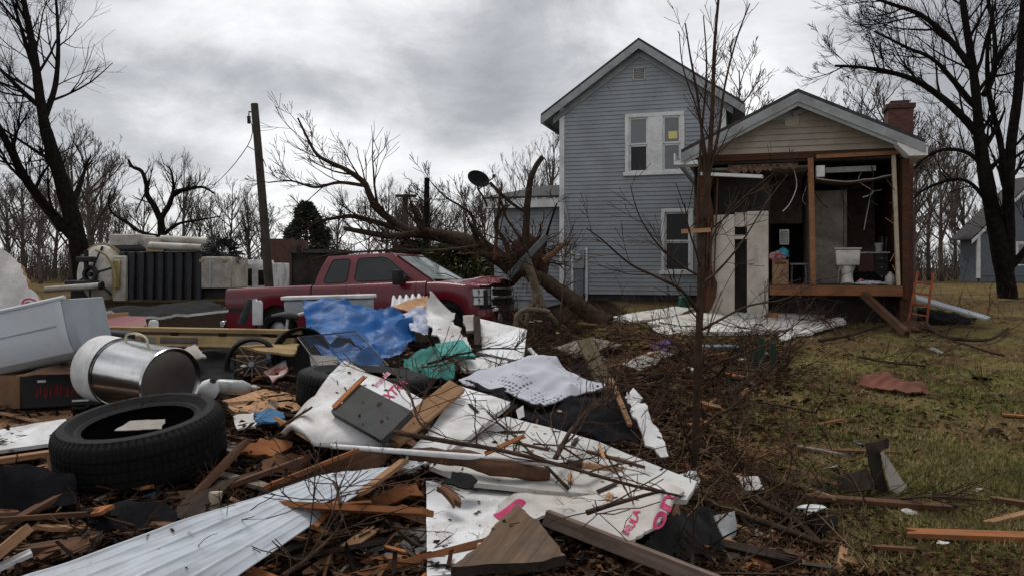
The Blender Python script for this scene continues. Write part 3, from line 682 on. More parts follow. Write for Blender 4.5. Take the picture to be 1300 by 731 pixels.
OB = thing('brick_outbuilding', 'small dark outbuilding with red brick end behind the pickup bed', 'shed', on(at(345, 355, 30).x, 30)); 
g = G(); g.span((-.2, 0, -.2), (.75, 2.5, 1.9)); g.build('brick_wall', brick('brick2', (.13, .05, .035), (.09, .035, .028), (.08, .07, .06)), OB)
g = G(); g.span((.76, .05, -.2), (2.4, 2.5, 1.35)); g.build('wall', DARKI, OB)
g = G(); g.span((.7, -.12, 1.36), (2.5, 2.6, 1.5)); g.build('roof', SHIN, OB)
# ================================================================ red pickup
RED = mat('red_paint', (.13, .005, .014), rough=.25, var=.2, scale=3, bump=.015, spec=.5, dirt=.3, dcol=(.05, .025, .02), dscale=1.6, coat=.2)
BLK = mat('black_plastic', (.012, .012, .013), rough=.6, var=.3, bump=.05)
CHR = mat('chrome', (.55, .56, .57), rough=.18, var=.1, metal=1., bump=.02, dirt=.25)
RUB = mat('tyre_rubber', (.005, .005, .0055), rough=.7, var=.35, scale=8, bump=.25, dirt=.08, dcol=(.03, .025, .02), spec=.2)
TGL = glass('cab_glass', (.010, .012, .013), .04, .5)
WSH = mat('crazed_windscreen', (.24, .28, .275), rough=.16, var=.25, scale=5, bump=.06, spec=.7, dirt=.25, dcol=(.05, .05, .045))
tx = (-0.32460559, 0.0434543, -2.78, 16.33, -0.0377, -0.0179)
def rot6(yaw, pit, rol): return Matrix.Rotation(yaw, 3, 'Z') @ Matrix.Rotation(-pit, 3, 'Y') @ Matrix.Rotation(rol, 3, 'X')
truck = thing('pickup_truck', 'dark red extended cab pickup with crumpled bonnet parked behind the blue tarp', 'pickup')
truck.matrix_world = Matrix.Translation(tx[2:5]) @ rot6(tx[0], tx[1], tx[5]).to_4x4()
AX = (-1.72, 1.93); WR = .40; ARCH = .50
def low(x):
    z = .44
    for c in AX:
        d = abs(x - c)
        if d < ARCH: z = max(z, .42 + math.sqrt(ARCH * ARCH - d * d))
    return z
def stations(a, b):
    s = {round(a, 4), round(b, 4)}
    for i in range(60):
        x = a + (b - a) * i / 59; s.add(round(x, 4))
    return sorted(s)
def side_loft(name, x0, x1, top, wd, par=truck, m=RED, cap=True):
    """both body sides between x0 and x1, lower edge following the wheel arches"""
    for s in (-1, 1):
        g = G(); xs = stations(x0, x1); rows = []
        for x in xs:
            zb, zt, w_ = low(x), top(x), wd(x)
            prof = [(w_ - .10, zb), (w_ - .02, zb + .012), (w_, zb + (zt - zb) * .3), (w_ + .012, zb + (zt - zb) * .62), (w_ + .004, zt - .09), (w_ - .03, zt - .02), (w_ - .08, zt), (w_ - .16, zt - .004)]
            rows.append([V((x, s * p, z)) for p, z in prof])
        n = len(rows[0]); vs = [p for r in rows for p in r]
        g.add(vs, [(i * n + j, (i + 1) * n + j, (i + 1) * n + j + 1, i * n + j + 1) for i in range(len(xs) - 1) for j in range(n - 1)])
        g.build(name, m, par, ang=50)
bw = lambda x: .985 - .02 * ss(-2.5, -2.92, x)
side_loft('bed_side', -2.92, -.89, lambda x: 1.30, bw)
g = G(); g.span((-2.9, -.82, .70), (-.9, .82, .74)); g.span((-.93, -.9, .74), (-.9, .9, 1.27)); g.build('bed_floor', BLK, truck)
g = G(); g.span((-2.96, -.9, .62), (-2.9, .9, 1.29)); g.build('tailgate', RED, truck, bevel=.02)
g = G(); g.span((-3.1, -.95, .50), (-2.97, .95, .64)); g.build('rear_bumper', CHR, truck, bevel=.02)
for s in (-1, 1):
    g = G(); g.span((-2.93, s * .80 - .09, .85), (-2.89, s * .88 + .09, 1.22)); g.build('tail_light', mat('tail_lens', (.2, .01, .01), rough=.2, bump=0), truck, bevel=.01)
# cab lower body and front wings
side_loft('cab_side', -.86, 1.60, lambda x: 1.29, lambda x: .99)
def wing_top(x): return 1.27 - .10 * ss(1.7, 2.75, x)
def wing_w(x): return .985 - .22 * ss(2.35, 2.80, x)
side_loft('front_wing', 1.62, 2.62, wing_top, wing_w)
g = G(); g.span((-.84, -.83, .5), (1.7, .83, .62)); g.span((-.86, -.88, .5), (-.82, .88, 1.27)); g.span((1.55, -.85, .62), (1.62, .85, 1.2)); g.build('chassis', BLK, truck)
for c in AX:
    for s in (-1, 1): g = G(); g.box((c, s * .62, .78), (1.0, .4, .4)); g.build('wheel_housing', DARKI, truck)
# greenhouse: pillars and roof
def gh(x, s, t):   # point on the cab side, t 0 at the belt, 1 at the roof edge
    return V((x, s * (.91 - .19 * t - .03 * t * t), 1.275 + .575 * t))
ZR = 1.85
roofx = (-.66, .78)
g = G()
beltx = (-.85, 1.70)
ring = []
for t in (0, .25, .5, .75, .93, 1.0):
    xb = beltx[0] + (roofx[0] - beltx[0]) * (t ** 1.6); xf = beltx[1] + (roofx[1] - beltx[1]) * t
    r_ = []
    for s, seq in ((-1, [xb + (xf - xb) * i / 10 for i in range(11)]), (1, [xf + (xb - xf) * i / 10 for i in range(11)])):
        for x in seq:
            p = gh(x, s, t); 
            if t == 1.0: p.y *= .96; p.z += .015
            r_.append(p)
    ring.append(r_)
n = len(ring[0])
g.add([p for r in ring for p in r], [(i * n + j, i * n + (j + 1) % n, (i + 1) * n + (j + 1) % n, (i + 1) * n + j) for i in range(len(ring) - 1) for j in range(n)])
# crowned roof panel
rows = []
for i in range(11):
    x = ring[-1][i].x; y0 = ring[-1][i].y
    rows.append([V((x, y0 + (-2 * y0) * k / 8, ring[-1][i].z + .035 * math.sin(math.pi * k / 8) * math.sin(math.pi * (i + .5) / 11) ** .5)) for k in range(9)])
g.add([p for r in rows for p in r], [(i * 9 + k, (i + 1) * 9 + k, (i + 1) * 9 + k + 1, i * 9 + k + 1) for i in range(10) for k in range(8)])
g.build('cab_roof', RED, truck, ang=55)
def side_glass(name, pts, par=truck, m=TGL, off=.006):
    for s in (-1, 1):
        g = G(); P = []
        # round the corners
        for i, (x, t) in enumerate(pts):
            a = V((*pts[i - 1], 0)); b = V((x, t, 0)); c = V((*pts[(i + 1) % len(pts)], 0))
            for k in (0, .33, .67, 1):
                p0 = b.lerp(a, .16); p1 = b.lerp(c, .16); q = p0.lerp(b, k).lerp(b.lerp(p1, k), k); P.append((q.x, q.y))
        vs = [gh(x, s, t) + V((0, s * off, 0)) for x, t in P]; cn = sum(vs, V()) / len(vs); 
        g.add(vs + [cn + V((0, s * .002, 0))], [(i, (i + 1) % len(vs), len(vs)) for i in range(len(vs))])
        f = g.build(name, m, par, ang=80)
        gs = G(); gs.tube([*vs, vs[0]], .011, 5, cap=False); gs.build('seal', BLK, f)
side_glass('rear_side_window', [(-.66, .10), (-.13, .10), (-.12, .90), (-.52, .90)])
side_glass('door_window', [(.04, .10), (1.28, .10), (.68, .90), (.05, .90)])
# windscreen
def ws(u, t):   # u -1..1
    x = beltx[1] + (roofx[1] - beltx[1]) * t; y = (.91 - .19 * t - .03 * t * t) * u
    return V((x + .06 * (1 - u * u) + .008, y, 1.275 + .575 * t + .008))
g = G(); rows = [[ws(u / 6 * .9, .05 + .87 * j / 5) for u in range(-6, 7)] for j in range(6)]
g.add([p for r in rows for p in r], [(j * 13 + i, j * 13 + i + 1, (j + 1) * 13 + i + 1, (j + 1) * 13 + i) for j in range(5) for i in range(12)])
wsn = g.build('windscreen', WSH, truck, ang=80)
g = G(); g.tube([rows[0][0], *rows[0][1:], rows[1][-1], rows[3][-1], rows[5][-1], *reversed(rows[5][:-1]), rows[3][0], rows[1][0], rows[0][0]], .014, 5, cap=False); g.build('seal', BLK, wsn)
g = G(); g.tube([rows[0][8] + V((.02, 0, .01)), rows[1][6] + V((.03, 0, .02)), rows[1][3] + V((.03, 0, .02))], .009, 5); g.build('wiper', BLK, wsn)
g = G(); g.add([ws(-.95, -.02) + V((.01, 0, 0)), ws(-.93, .98) + V((.01, 0, 0)), ws(-.9, .98) + V((.012, 0, 0)), ws(-.9, -.02) + V((.012, 0, 0))], [(0, 1, 2, 3)]); g.build('pillar_trim', RED, truck)
# doors: shut lines, handles
def shut(x, z0=.5, z1=1.28):
    for s in (-1, 1):
        g = G(); g.tube([(x, s * (.985 - .02), z0), (x, s * 1.003, .82), (x, s * 1.001, 1.1), (x, s * .985, 1.22), (x, s * .945, z1)], .007, 4); g.build('door_seam', BLK, truck)
for x in (-.09, 1.40): shut(x)
for x in (.16, -.3):
    for s in (-1, 1): g = G(); g.span((x - .09, s * 1.0 - .02, 1.07), (x + .09, s * 1.0 + .03, 1.115)); g.build('door_handle', RED, truck, bevel=.008)
for s in (-1, 1):
    g = G(); g.span((-2.85, s * 1.0 - .012, .84), (-2.4, s * 1.0 + .012, .90)); g.build('body_badge', BLK, truck)
    g = G(); g.box((1.10, s * 1.12, 1.37), (.14, .24, .28)); mr = g.build('wing_mirror', BLK, truck, bevel=.035, seg=2)
    g = G(); g.bar((1.14, s * .9, 1.30), (1.11, s * 1.03, 1.33), .06, .05); g.build('mirror_arm', BLK, mr)
# bonnet, buckled
rng = random.Random(12); g = G(); nx, ny = 30, 26; vs = []
for i in range(nx + 1):
    x = 1.60 + 1.25 * i / nx; u = i / nx
    for j in range(ny + 1):
        v = -1 + 2 * j / ny; y = v * (.85 - .16 * u ** 3)
        z = 1.285 - .075 * u - .05 * abs(v) ** 4 + .035 * (1 - v * v)
        z += ss(.25, .75, u) * (.085 * math.exp(-((v + .15 - .3 * u) / .35) ** 2) - .05 * math.exp(-((v + .62) / .14) ** 2)) * (1 - .5 * ss(.8, 1, u))
        z += ss(.15, .6, u) * .05 * noise.noise(V((x * 3.2, y * 3.0, 5))) + .018 * ss(.2, .6, u) * abs(noise.noise(V((x * 9, y * 7, 2))))
        x2 = x - .05 * abs(v) ** 3 + ss(.85, 1, u) * .08 * noise.noise(V((y * 4, 3, 1)))
        vs.append((x2, y, z))
w_ = ny + 1; g.add(vs, [(i * w_ + j, i * w_ + j + 1, (i + 1) * w_ + j + 1, (i + 1) * w_ + j) for i in range(nx) for j in range(ny)])
o = g.build('bonnet', RED, truck, ang=40)
md = bmesh.new(); md.from_mesh(o.data)
e = bmesh.ops.solidify(md, geom=md.faces[:], thickness=.02); md.to_mesh(o.data); md.free()
# front end
g = G(); g.span((2.45, -.80, .62), (2.74, .80, 1.08)); g.build('front_panel', DARKI, truck)
g = G(); g.span((2.745, -.62, 1.075), (2.80, .62, 1.125)); g.span((2.745, -.62, .74), (2.79, .62, .78)); g.span((2.745, -.62, .78), (2.79, -.57, 1.075)); g.span((2.745, .57, .78), (2.79, .62, 1.075))
gr = g.build('grille', CHR, truck, bevel=.012)
g = G(); g.span((2.742, -.57, .78), (2.755, .57, 1.075)); 
for i in range(11): g.span((2.755, -.57 + i * .104, .785), (2.765, -.545 + i * .104, 1.07))
for z in (.83, .88, 1.0, 1.04): g.span((2.756, -.56, z), (2.768, .56, z + .012))
g.build('grille_mesh', BLK, gr)
g = G(); g.span((2.77, -.6, .905), (2.815, .6, .965)); g.build('grille_bar', CHR, gr, bevel=.012)
LENS = mat('headlight_lens', (.42, .43, .42), rough=.12, var=.3, scale=14, bump=.1, spec=.8, metal=.4)
for s in (-1, 1):
    g = G(); pts = [(2.40, .955), (2.55, .91), (2.66, .83), (2.74, .72), (2.755, .64)]
    vs = [V((x, s * y, z)) for z in (.80, .955, .96, 1.115) for x, y in pts]
    m_ = len(pts); g.add(vs, [(r * m_ + i, r * m_ + i + 1, (r + 1) * m_ + i + 1, (r + 1) * m_ + i) for r in (0, 2) for i in range(m_ - 1)])
    hl = g.build('headlight', LENS, truck, ang=60)
    g = G(); g.tube([vs[i] * 1.0 for i in range(5)] , .012, 5); g.tube([vs[15 + i] for i in range(5)], .012, 5); g.tube([(vs[5 + i] + vs[10 + i]) / 2 for i in range(5)], .012, 5); g.build('bezel', BLK, hl)
    for z in (.88, 1.035):
        g = G(); g.lathe([(0, .02), (.05, .014), (.062, 0)], 14, Matrix.Translation((2.62, s * .885, z)) @ Matrix.Rotation(s * R(-42), 4, 'Z') @ Matrix.Rotation(R(90), 4, 'Y')); g.build('bulb', CHR, hl)
    g = G(); g.lathe([(.0, .02), (.09, .018), (.11, 0)], 20, Matrix.Translation((2.93, s * .62, .55)) @ Matrix.Rotation(R(90), 4, 'Y')); g.build('fog_lamp', LENS, truck)
g = G()
sec = [(-.90, 2.42), (-.86, 2.60), (-.74, 2.80), (-.5, 2.88), (0, 2.92), (.5, 2.88), (.74, 2.80), (.86, 2.60), (.90, 2.42)]
for z0, z1, o_ in ((.60, .72, .03), ): 
    vs = [V((x + k, y * (1 + k * .3), z)) for z, k in ((.46, -.05), (.50, .01), (z0, .03), (z1, .01), (z1 + .02, -.08)) for y, x in sec]
    n = len(sec); g.add(vs, [(r * n + i, r * n + i + 1, (r + 1) * n + i + 1, (r + 1) * n + i) for r in range(4) for i in range(n - 1)])
g.build('front_bumper', RED, truck, ang=50)
g = G(); g.span((2.86, -.5, .60), (2.965, .5, .68)); g.span((2.86, -.5, .47), (2.93, .5, .55)); g.build('bumper_insert', BLK, truck, bevel=.01)
g = G(); g.span((2.80, -.72, .66), (2.93, -.52, .745)); g.build('bumper_chrome', CHR, truck, bevel=.02)
def tyre_geo(g, Ro, Ri, wd, mx, blocks=60, n=180, depth=.012):
    h = wd / 2; rim = Ri
    prof = [(rim - .004, -h * .72), (rim + .012, -h * .80), (rim + .03, -h * .78), (rim + (Ro - rim) * .45, -h * 1.0), (rim + (Ro - rim) * .72, -h * .97), (Ro - .028, -h * .90), (Ro - .010, -h * .80),
            (Ro - .002, -h * .62), (Ro, -h * .40), (Ro - .012, -h * .38), (Ro - .012, -h * .32), (Ro, -h * .30), (Ro, -h * .05), (Ro - .012, -h * .03), (Ro - .012, h * .03), (Ro, h * .05), (Ro, h * .30), (Ro - .012, h * .32), (Ro - .012, h * .38), (Ro, h * .40), (Ro - .002, h * .62),
            (Ro - .010, h * .80), (Ro - .028, h * .90), (rim + (Ro - rim) * .72, h * .97), (rim + (Ro - rim) * .45, h * 1.0), (rim + .03, h * .78), (rim + .012, h * .80), (rim - .004, h * .72),
            (rim + .02, h * .62), (Ro - .03, h * .45), (Ro - .022, 0), (Ro - .03, -h * .45), (rim + .02, -h * .62), (rim - .004, -h * .72)]
    def mod(k, j, r, z):
        if 5 <= j <= 8 or 19 <= j <= 22:
            if k % 3 == 0: return (r - depth * (1.2 if j in (5, 6, 21, 22) else .8), z)
        elif 11 <= j <= 12 or 15 <= j <= 16:
            if (k + 1) % 3 == 0: return (r - depth * .9, z)
        return (r, z)
    g.lathe(prof, n, mx, 0, mod)
def wheel(x, s):
    mx = Matrix.Translation((x, s * .86, .40)) @ Matrix.Rotation(R(90), 4, 'X')
    g = G(); tyre_geo(g, .395, .225, .26, mx); wh = g.build('wheel', RUB, truck, ang=40)
    g = G(); g.lathe([(.225, -.1), (.22, .0), (.19, .03), (.06, .05), (.0, .06)], 24, mx @ Matrix.Scale(-s, 4, V((0, 0, 1)))); g.build('rim', METAL, wh)
for x in AX:
    for s in (-1, 1): wheel(x, s)
# ================================================================ debris helpers
def pt(p): return p if isinstance(p, V) else (pg(*p) if len(p) < 4 else at(p[0], p[1], p[3]) + V((0, 0, p[2])))
def frame(P):
    c = sum(P, V()) / len(P); n = V()
    for i in range(len(P)):
        a, b = P[i] - c, P[(i + 1) % len(P)] - c; n += a.cross(b)
    n.normalize()
    if n.z < 0: n = -n
    k = max(range(len(P)), key=lambda i: (P[(i + 1) % len(P)] - P[i]).length)
    u = P[(k + 1) % len(P)] - P[k]; u = (u - n * u.dot(n)).normalized(); v = n.cross(u)
    return c, u, v, n
def inside(p, poly):
    x, y = p; c = False; j = len(poly) - 1
    for i in range(len(poly)):
        if (poly[i][1] > y) != (poly[j][1] > y) and x < (poly[j][0] - poly[i][0]) * (y - poly[i][1]) / (poly[j][1] - poly[i][1]) + poly[i][0]: c = not c
        j = i
    return c
def onplane(tri, pix):
    """points of a rigid board: its plane is given by three (px, py, distance) points"""
    a, b, c = (at(*q) for q in tri); n = (b - a).cross(c - a); o = V((0, 0, EYE)); out = []
    for x, y in pix:
        d = V(((x - 650) / F, 1, -(y - HOR) / F)); out.append(o + d * ((a - o).dot(n) / d.dot(n)))
    return out
class Sheet:
    pass
def sheet(name, label, cat, pts, m, thick=.02, crumple=0., cf=3., torn=0., res=.07, seed=0, parent=None, bulge=0., ridge=0., group=None, sides_m=None, flat=0.):
    """a panel or cloth cut to an outline, with real thickness, creases and a torn edge"""
    P = [pt(p) for p in pts]; c, u, v, n = frame(P); rng = random.Random(seed + int(abs(c.x * 991 + c.y * 317)))
    Q = [((p - c).dot(u), (p - c).dot(v), (p - c).dot(n) * (1 - flat)) for p in P]; N_ = len(Q)
    ext = max(max(q[0] for q in Q) - min(q[0] for q in Q), max(q[1] for q in Q) - min(q[1] for q in Q)); res = min(max(res, ext / 45), ext / 4)
    out = []
    for i in range(N_):
        a, b = Q[i], Q[(i + 1) % N_]; l = math.hypot(b[0] - a[0], b[1] - a[1]); k = max(1, int(l / (res * (.45 if torn else 1))))
        nxn, nyn = (b[1] - a[1]) / max(l, 1e-6), -(b[0] - a[0]) / max(l, 1e-6)
        for j in range(k):
            t = j / k; x, y = a[0] + (b[0] - a[0]) * t, a[1] + (b[1] - a[1]) * t
            if torn and j: d = torn * (noise.noise(V((x * 9, y * 9, seed))) + .8 * rng.uniform(-.5, .5)); x += nxn * d; y += nyn * d
            out.append((x, y))
    def surf(x, y):
        ws_ = 0; z = 0
        for qx, qy, qz in Q:
            k = 1 / ((x - qx) ** 2 + (y - qy) ** 2 + 1e-4) ; ws_ += k; z += k * qz
        z /= ws_
        if crumple:
            w1 = V((x * cf + c.x * 5, y * cf + c.y * 3, seed + .3)); z += crumple * (noise.noise(w1) + .45 * noise.noise(w1 * 2.3))
        if ridge: z += ridge * (.5 - 2 * abs(noise.noise(V((x * cf * .8 + seed, y * cf * .8, c.x)))) + .38 * (.5 - 2 * abs(noise.noise(V((x * cf * 2.1, y * cf * 1.7 + seed, c.y))))) + .1 * (.5 - 2 * abs(noise.noise(V((x * cf * 4.4 + y * 2, y * cf * 3.6, c.y + 4))))))
        if bulge: z += bulge * max(0, 1 - (x * x + y * y) / (ext * ext * .25))
        return z
    pts2 = list(out); x0, x1 = min(p[0] for p in out), max(p[0] for p in out); y0, y1 = min(p[1] for p in out), max(p[1] for p in out)
    j = 0; y = y0 + res * .5
    while y < y1:
        x = x0 + res * (.5 if j % 2 else .9)
        while x < x1:
            q = (x + rng.uniform(-.15, .15) * res, y + rng.uniform(-.15, .15) * res)
            if inside(q, out) and min((q[0] - o[0]) ** 2 + (q[1] - o[1]) ** 2 for o in out) > (res * .4) ** 2: pts2.append(q)
            x += res
        y += res * .87; j += 1
    nb = len(out)
    vo, eo, fo, *_ = geometry.delaunay_2d_cdt([V(p) for p in pts2], [(i, (i + 1) % nb) for i in range(nb)], [], 1, 1e-5)
    g = G(); nv = len(vo); top = [(p.x, p.y, surf(p.x, p.y)) for p in vo]
    g.add(top, [tuple(f) for f in fo], 0)
    cnt = {}
    for f in fo:
        for i in range(len(f)):
            a, b = f[i], f[(i + 1) % len(f)]; cnt[(a, b)] = cnt.get((a, b), 0) + 1
    bd = [(a, b) for a, b in cnt if (b, a) not in cnt]
    g.v += [(x, y, z - thick) for x, y, z in top]; 
    for f in fo: g.f.append(tuple(i + nv for i in reversed(f))); g.m.append(0)
    for a, b in bd: g.f.append((a, a + nv, b + nv, b)); g.m.append(1 if sides_m else 0)
    o = g.build(name, [m, sides_m] if sides_m else m, None, ang=48)
    mw = Matrix(((u.x, v.x, n.x, c.x), (u.y, v.y, n.y, c.y), (u.z, v.z, n.z, c.z), (0, 0, 0, 1)))
    if parent is not None:
        o.parent = parent; o.matrix_local = parent.matrix_basis.inverted() @ mw
    else:
        o.matrix_world = mw; tag(o, label, cat, group)
    s = Sheet(); s.o = o; s.surf = surf; s.mw = mw; s.c, s.u, s.v, s.n = c, u, v, n
    return s
def s_local(s, px, py):
    d = V(((px - 650) / F, 1, -(py - HOR) / F)); o = V((0, 0, EYE)); t = (s.c - o).dot(s.n) / d.dot(s.n); p = o + d * t - s.c
    return V((p.dot(s.u), p.dot(s.v)))
def text_geo(body):
    cu = bpy.data.curves.new('t', 'FONT'); cu.body = body; cu.size = 1; cu.offset = .022
    ob = bpy.data.objects.new('t', cu); COL.objects.link(ob); bpy.context.view_layer.update()
    me = bpy.data.meshes.new_from_object(ob.evaluated_get(bpy.context.evaluated_depsgraph_get()))
    vs = [v.co.copy() for v in me.vertices]; fs = [tuple(p.vertices) for p in me.polygons]
    bpy.data.objects.remove(ob); bpy.data.meshes.remove(me); return vs, fs
def letters(s, body, pa, pb, ptop, m, lift=.004):
    """lettering printed on a sheet: baseline from pixel pa to pixel pb, cap height towards pixel ptop"""
    vs, fs = text_geo(body); A_, B_, T_ = s_local(s, *pa), s_local(s, *pb), s_local(s, *ptop)
    w_ = max(v.x for v in vs); h_ = .72
    bm = bmesh.new(); bv = [bm.verts.new((v.x, v.y, 0)) for v in vs]
    for f in fs:
        try: bm.faces.new([bv[i] for i in f])
        except ValueError: pass
    for _ in range(2):
        es = [e for e in bm.edges if e.calc_length() > .12]; bmesh.ops.subdivide_edges(bm, edges=es, cuts=1); bmesh.ops.triangulate(bm, faces=bm.faces[:])
    bm.verts.index_update(); out = []
    for v in bm.verts:
        q = A_ + (B_ - A_) * (v.co.x / w_) + (T_ - A_) * (v.co.y / h_); out.append((q.x, q.y, s.surf(q.x, q.y) + lift))
    g = G(); g.add(out, [tuple(v.index for v in f.verts) for f in bm.faces]); bm.free()
    return g.build('lettering', m, s.o, smooth=False)
def plank(name, label, cat, p, q, wd, th, m, roll=0., ragged=(0., 0.), bow=0., group=None, seed=0, parent=None):
    p, q = pt(p), pt(q); d = q - p; l = d.length; d.normalize()
    sd = d.cross(V((0, 0, 1))); sd = sd.normalized() if sd.length > .02 else V((1, 0, 0)); up = sd.cross(d)
    rng = random.Random(seed + int(abs(p.x * 733 + p.y * 97 + q.x * 31))); k = 6; ns = 10; g = G()
    e0 = [rng.random() ** 1.5 * ragged[0] for _ in range(k + 1)]; e1 = [rng.random() ** 1.5 * ragged[1] for _ in range(k + 1)]
    vs = []
    for side in (1, -1):
        for i in range(ns + 1):
            for j in range(k + 1):
                t = i / ns; a = -l / 2 + e0[j] * (1 - t); b = l / 2 - e1[j] * t; x = -l / 2 + l * t
                if i == 0: x = -l / 2 + e0[j]
                elif i == ns: x = l / 2 - e1[j]
                else: x = max(-l / 2 + e0[j] + .004 * i, min(l / 2 - e1[j] - .004 * (ns - i), x))
                vs.append((x, wd * (j / k - .5), side * th / 2 + bow * (1 - (2 * t - 1) ** 2) + .0012 * noise.noise(V((x * 6, j * .7, seed)))))
    w_ = k + 1; o_ = (ns + 1) * w_; fs = []
    for i in range(ns):
        for j in range(k):
            a, b, c, e = i * w_ + j, i * w_ + j + 1, (i + 1) * w_ + j + 1, (i + 1) * w_ + j
            fs += [(a, e, c, b), (a + o_, b + o_, c + o_, e + o_)]
        a, e = i * w_, (i + 1) * w_; fs.append((a, a + o_, e + o_, e)); a, e = i * w_ + k, (i + 1) * w_ + k; fs.append((a, e, e + o_, a + o_))
    for j in range(k):
        fs.append((j, j + 1, j + 1 + o_, j + o_)); a = ns * w_ + j; fs.append((a, a + o_, a + 1 + o_, a + 1))
    g.add(vs, fs); o = g.build(name, m, None, ang=35)
    rot = Matrix((d, sd, up)).transposed() @ Matrix.Rotation(roll, 3, 'X')
    o.matrix_world = Matrix.Translation((p + q) / 2) @ rot.to_4x4()
    if parent is None: tag(o, label, cat, group)
    else: mw = o.matrix_world.copy(); o.parent = parent; o.matrix_local = parent.matrix_basis.inverted() @ mw
    return o
WHT = mat('white_sheet', (.68, .69, .70), rough=.55, var=.08, scale=2, bump=.08, dirt=.55, dcol=(.20, .15, .11), dscale=2.2)
WHT2 = mat('white_foam', (.64, .64, .64), rough=.75, var=.1, scale=3, bump=.2, dirt=.5, dcol=(.26, .20, .15), dscale=3.)
WHT3 = mat('white_enamel', (.56, .60, .64), rough=.3, var=.05, scale=1.5, bump=.02, dirt=.2, dcol=(.25, .22, .19), dscale=2., spec=.5)
GREYP = mat('enamel_grey', (.34, .375, .41), rough=.4, var=.06, bump=.02, dirt=.2)
PAPER = mat('grey_board_back', (.34, .31, .28), rough=.85, var=.15, bump=.1, dirt=.5)
PINK = mat('pink_print', (.42, .012, .10), rough=.7, var=.3, scale=20, bump=0, dirt=.25, dcol=(.5, .42, .40), dscale=8)
PLY = wood('plywood', (.26, .14, .075), (.46, .27, .15), wear=.1, wcol=(.12, .07, .04))
ORW = wood('fresh_orange_wood', (.27, .10, .04), (.42, .18, .08))
BRW = wood('brown_old_wood', (.065, .034, .02), (.17, .088, .05), wear=.2)
GRW = wood('grey_old_wood', (.10, .085, .07), (.24, .20, .165), wear=.3)
DKW = wood('black_wood', (.018, .014, .012), (.055, .038, .03), wear=.3)
YEL = wood('yellow_lumber', (.36, .24, .11), (.52, .38, .20))
TAR = mat('tar_paper', (.012, .012, .013), spec=.08, rough=.9, var=.4, scale=8, bump=.3, dirt=.3, dcol=(.06, .055, .05))
BLKC = mat('black_cloth', (.008, .008, .010), rough=.95, var=.4, scale=9, bump=.3, spec=.1)
CARD = mat('cardboard', (.24, .135, .075), rough=.9, var=.2, scale=4, bump=.08, dirt=.45)
STEEL = mat('brushed_steel', (.62, .62, .61), rough=.17, var=.12, scale=2, metal=1., bump=.06, bscale=14, dirt=.3, dcol=(.12, .10, .085))
# ================================================================ left foreground
# white enamel casing lying on the box
def casing():
    p = at(107, 414, 5.25); a = V((-.975, .02, -.215)).normalized()     # axis runs back to the left
    sd = a.cross(V((0, 0, 1))).normalized(); up = sd.cross(a)
    t = thing('water_heater_casing', 'white enamelled casing with grey end lying at left on a cardboard box', 'appliance', p)
    sec = [(-.20, .20), (.20, .20)] + [(.22 * math.cos(k) + .0, -.02 + .21 * math.sin(k)) for k in [0 - i * math.pi / 10 for i in range(0, 11)]]
    sec = [(.2, .185), (.205, .05), (.205, -.02), (.20, -.09), (.175, -.15), (.12, -.19), (.04, -.205), (-.12, -.205), (-.20, -.19), (-.205, .185)]
    def ring(x, k=1.): return [a * x + sd * (-s * k) + up * (z * k) for s, z in sec]
    g = G(); n = len(sec); rs = [ring(.0), ring(.012, 1.012), ring(.05, 1.012), ring(.06), ring(.7), ring(1.5)]
    g.add([q for r in rs for q in r], [(i * n + j, i * n + (j + 1) % n, (i + 1) * n + (j + 1) % n, (i + 1) * n + j) for i in range(5) for j in range(n)]); g.build('casing', WHT3, t, ang=25)
    rs = [ring(-.002, .995), ring(-.04, .985), ring(-.06, .95)]; g = G(); g.add([q for r in rs for q in r], [(i * n + j, i * n + (j + 1) % n, (i + 1) * n + (j + 1) % n, (i + 1) * n + j) for i in range(2) for j in range(n)] + [tuple(range(2 * n, 3 * n))])
    g.build('end_cap', GREYP, t, ang=25)
    g = G(); g.tube([ring(-.03, 1.0)[0] + up * .012, ring(1.4, 1.0)[0] + up * .012], .014, 6); g.build('lip', WHT3, t)
    g = G(); g.tube([ring(.06, 1.0)[1] + sd * -.001 - up * .02, ring(1.4, 1.0)[1] - up * .02], .005, 5); g.build('seam', GREYP, t)
    g = G(); g.lathe([(0, .014), (.012, .012), (.016, 0)], 10, Matrix.Translation(ring(-.03, .985)[0] - up * .02 + sd * .0) @ sd.to_track_quat('Z', 'Y').inverted().to_matrix().to_4x4()); g.build('bolt', BLK, t)
casing()
bx = thing('cardboard_box', 'brown cardboard box with a black red printed side under the white casing', 'box', at(26, 519, 5.1), (0, R(-1), R(14)))
g = G(); g.span((-.42, 0, 0), (0, .34, .215)); g.build('box_end', CARD, bx, bevel=.006)
g = G(); g.span((.003, 0, .0), (.46, .34, .215)); fr = g.build('printed_side', mat('black_print', (.012, .011, .012), rough=.6, var=.3, bump=.05, dirt=.2), bx, bevel=.006)
rng = random.Random(4); g = G(); x = .09
while x < .42:
    wq = rng.uniform(.012, .03); z0 = rng.uniform(.065, .08); g.span((x, -.003, z0), (x + wq, .0, z0 + rng.uniform(.05, .075))); x += wq + rng.uniform(.005, .012)
g.build('red_print', mat('red_print', (.11, .008, .014), rough=.7, var=.7, scale=30, bump=0), fr)
g = G(); g.span((.30, -.003, .03), (.40, 0, .042)); g.span((.10, -.003, .165), (.15, 0, .18)); g.build('white_print', TRIM, fr)
sheet('torn_flap', None, None, [at(62, 466, 5.12), at(95, 468, 5.2), at(100, 474, 5.0), at(20, 476, 5.0)], CARD, .006, .01, 4, .01, parent=bx)
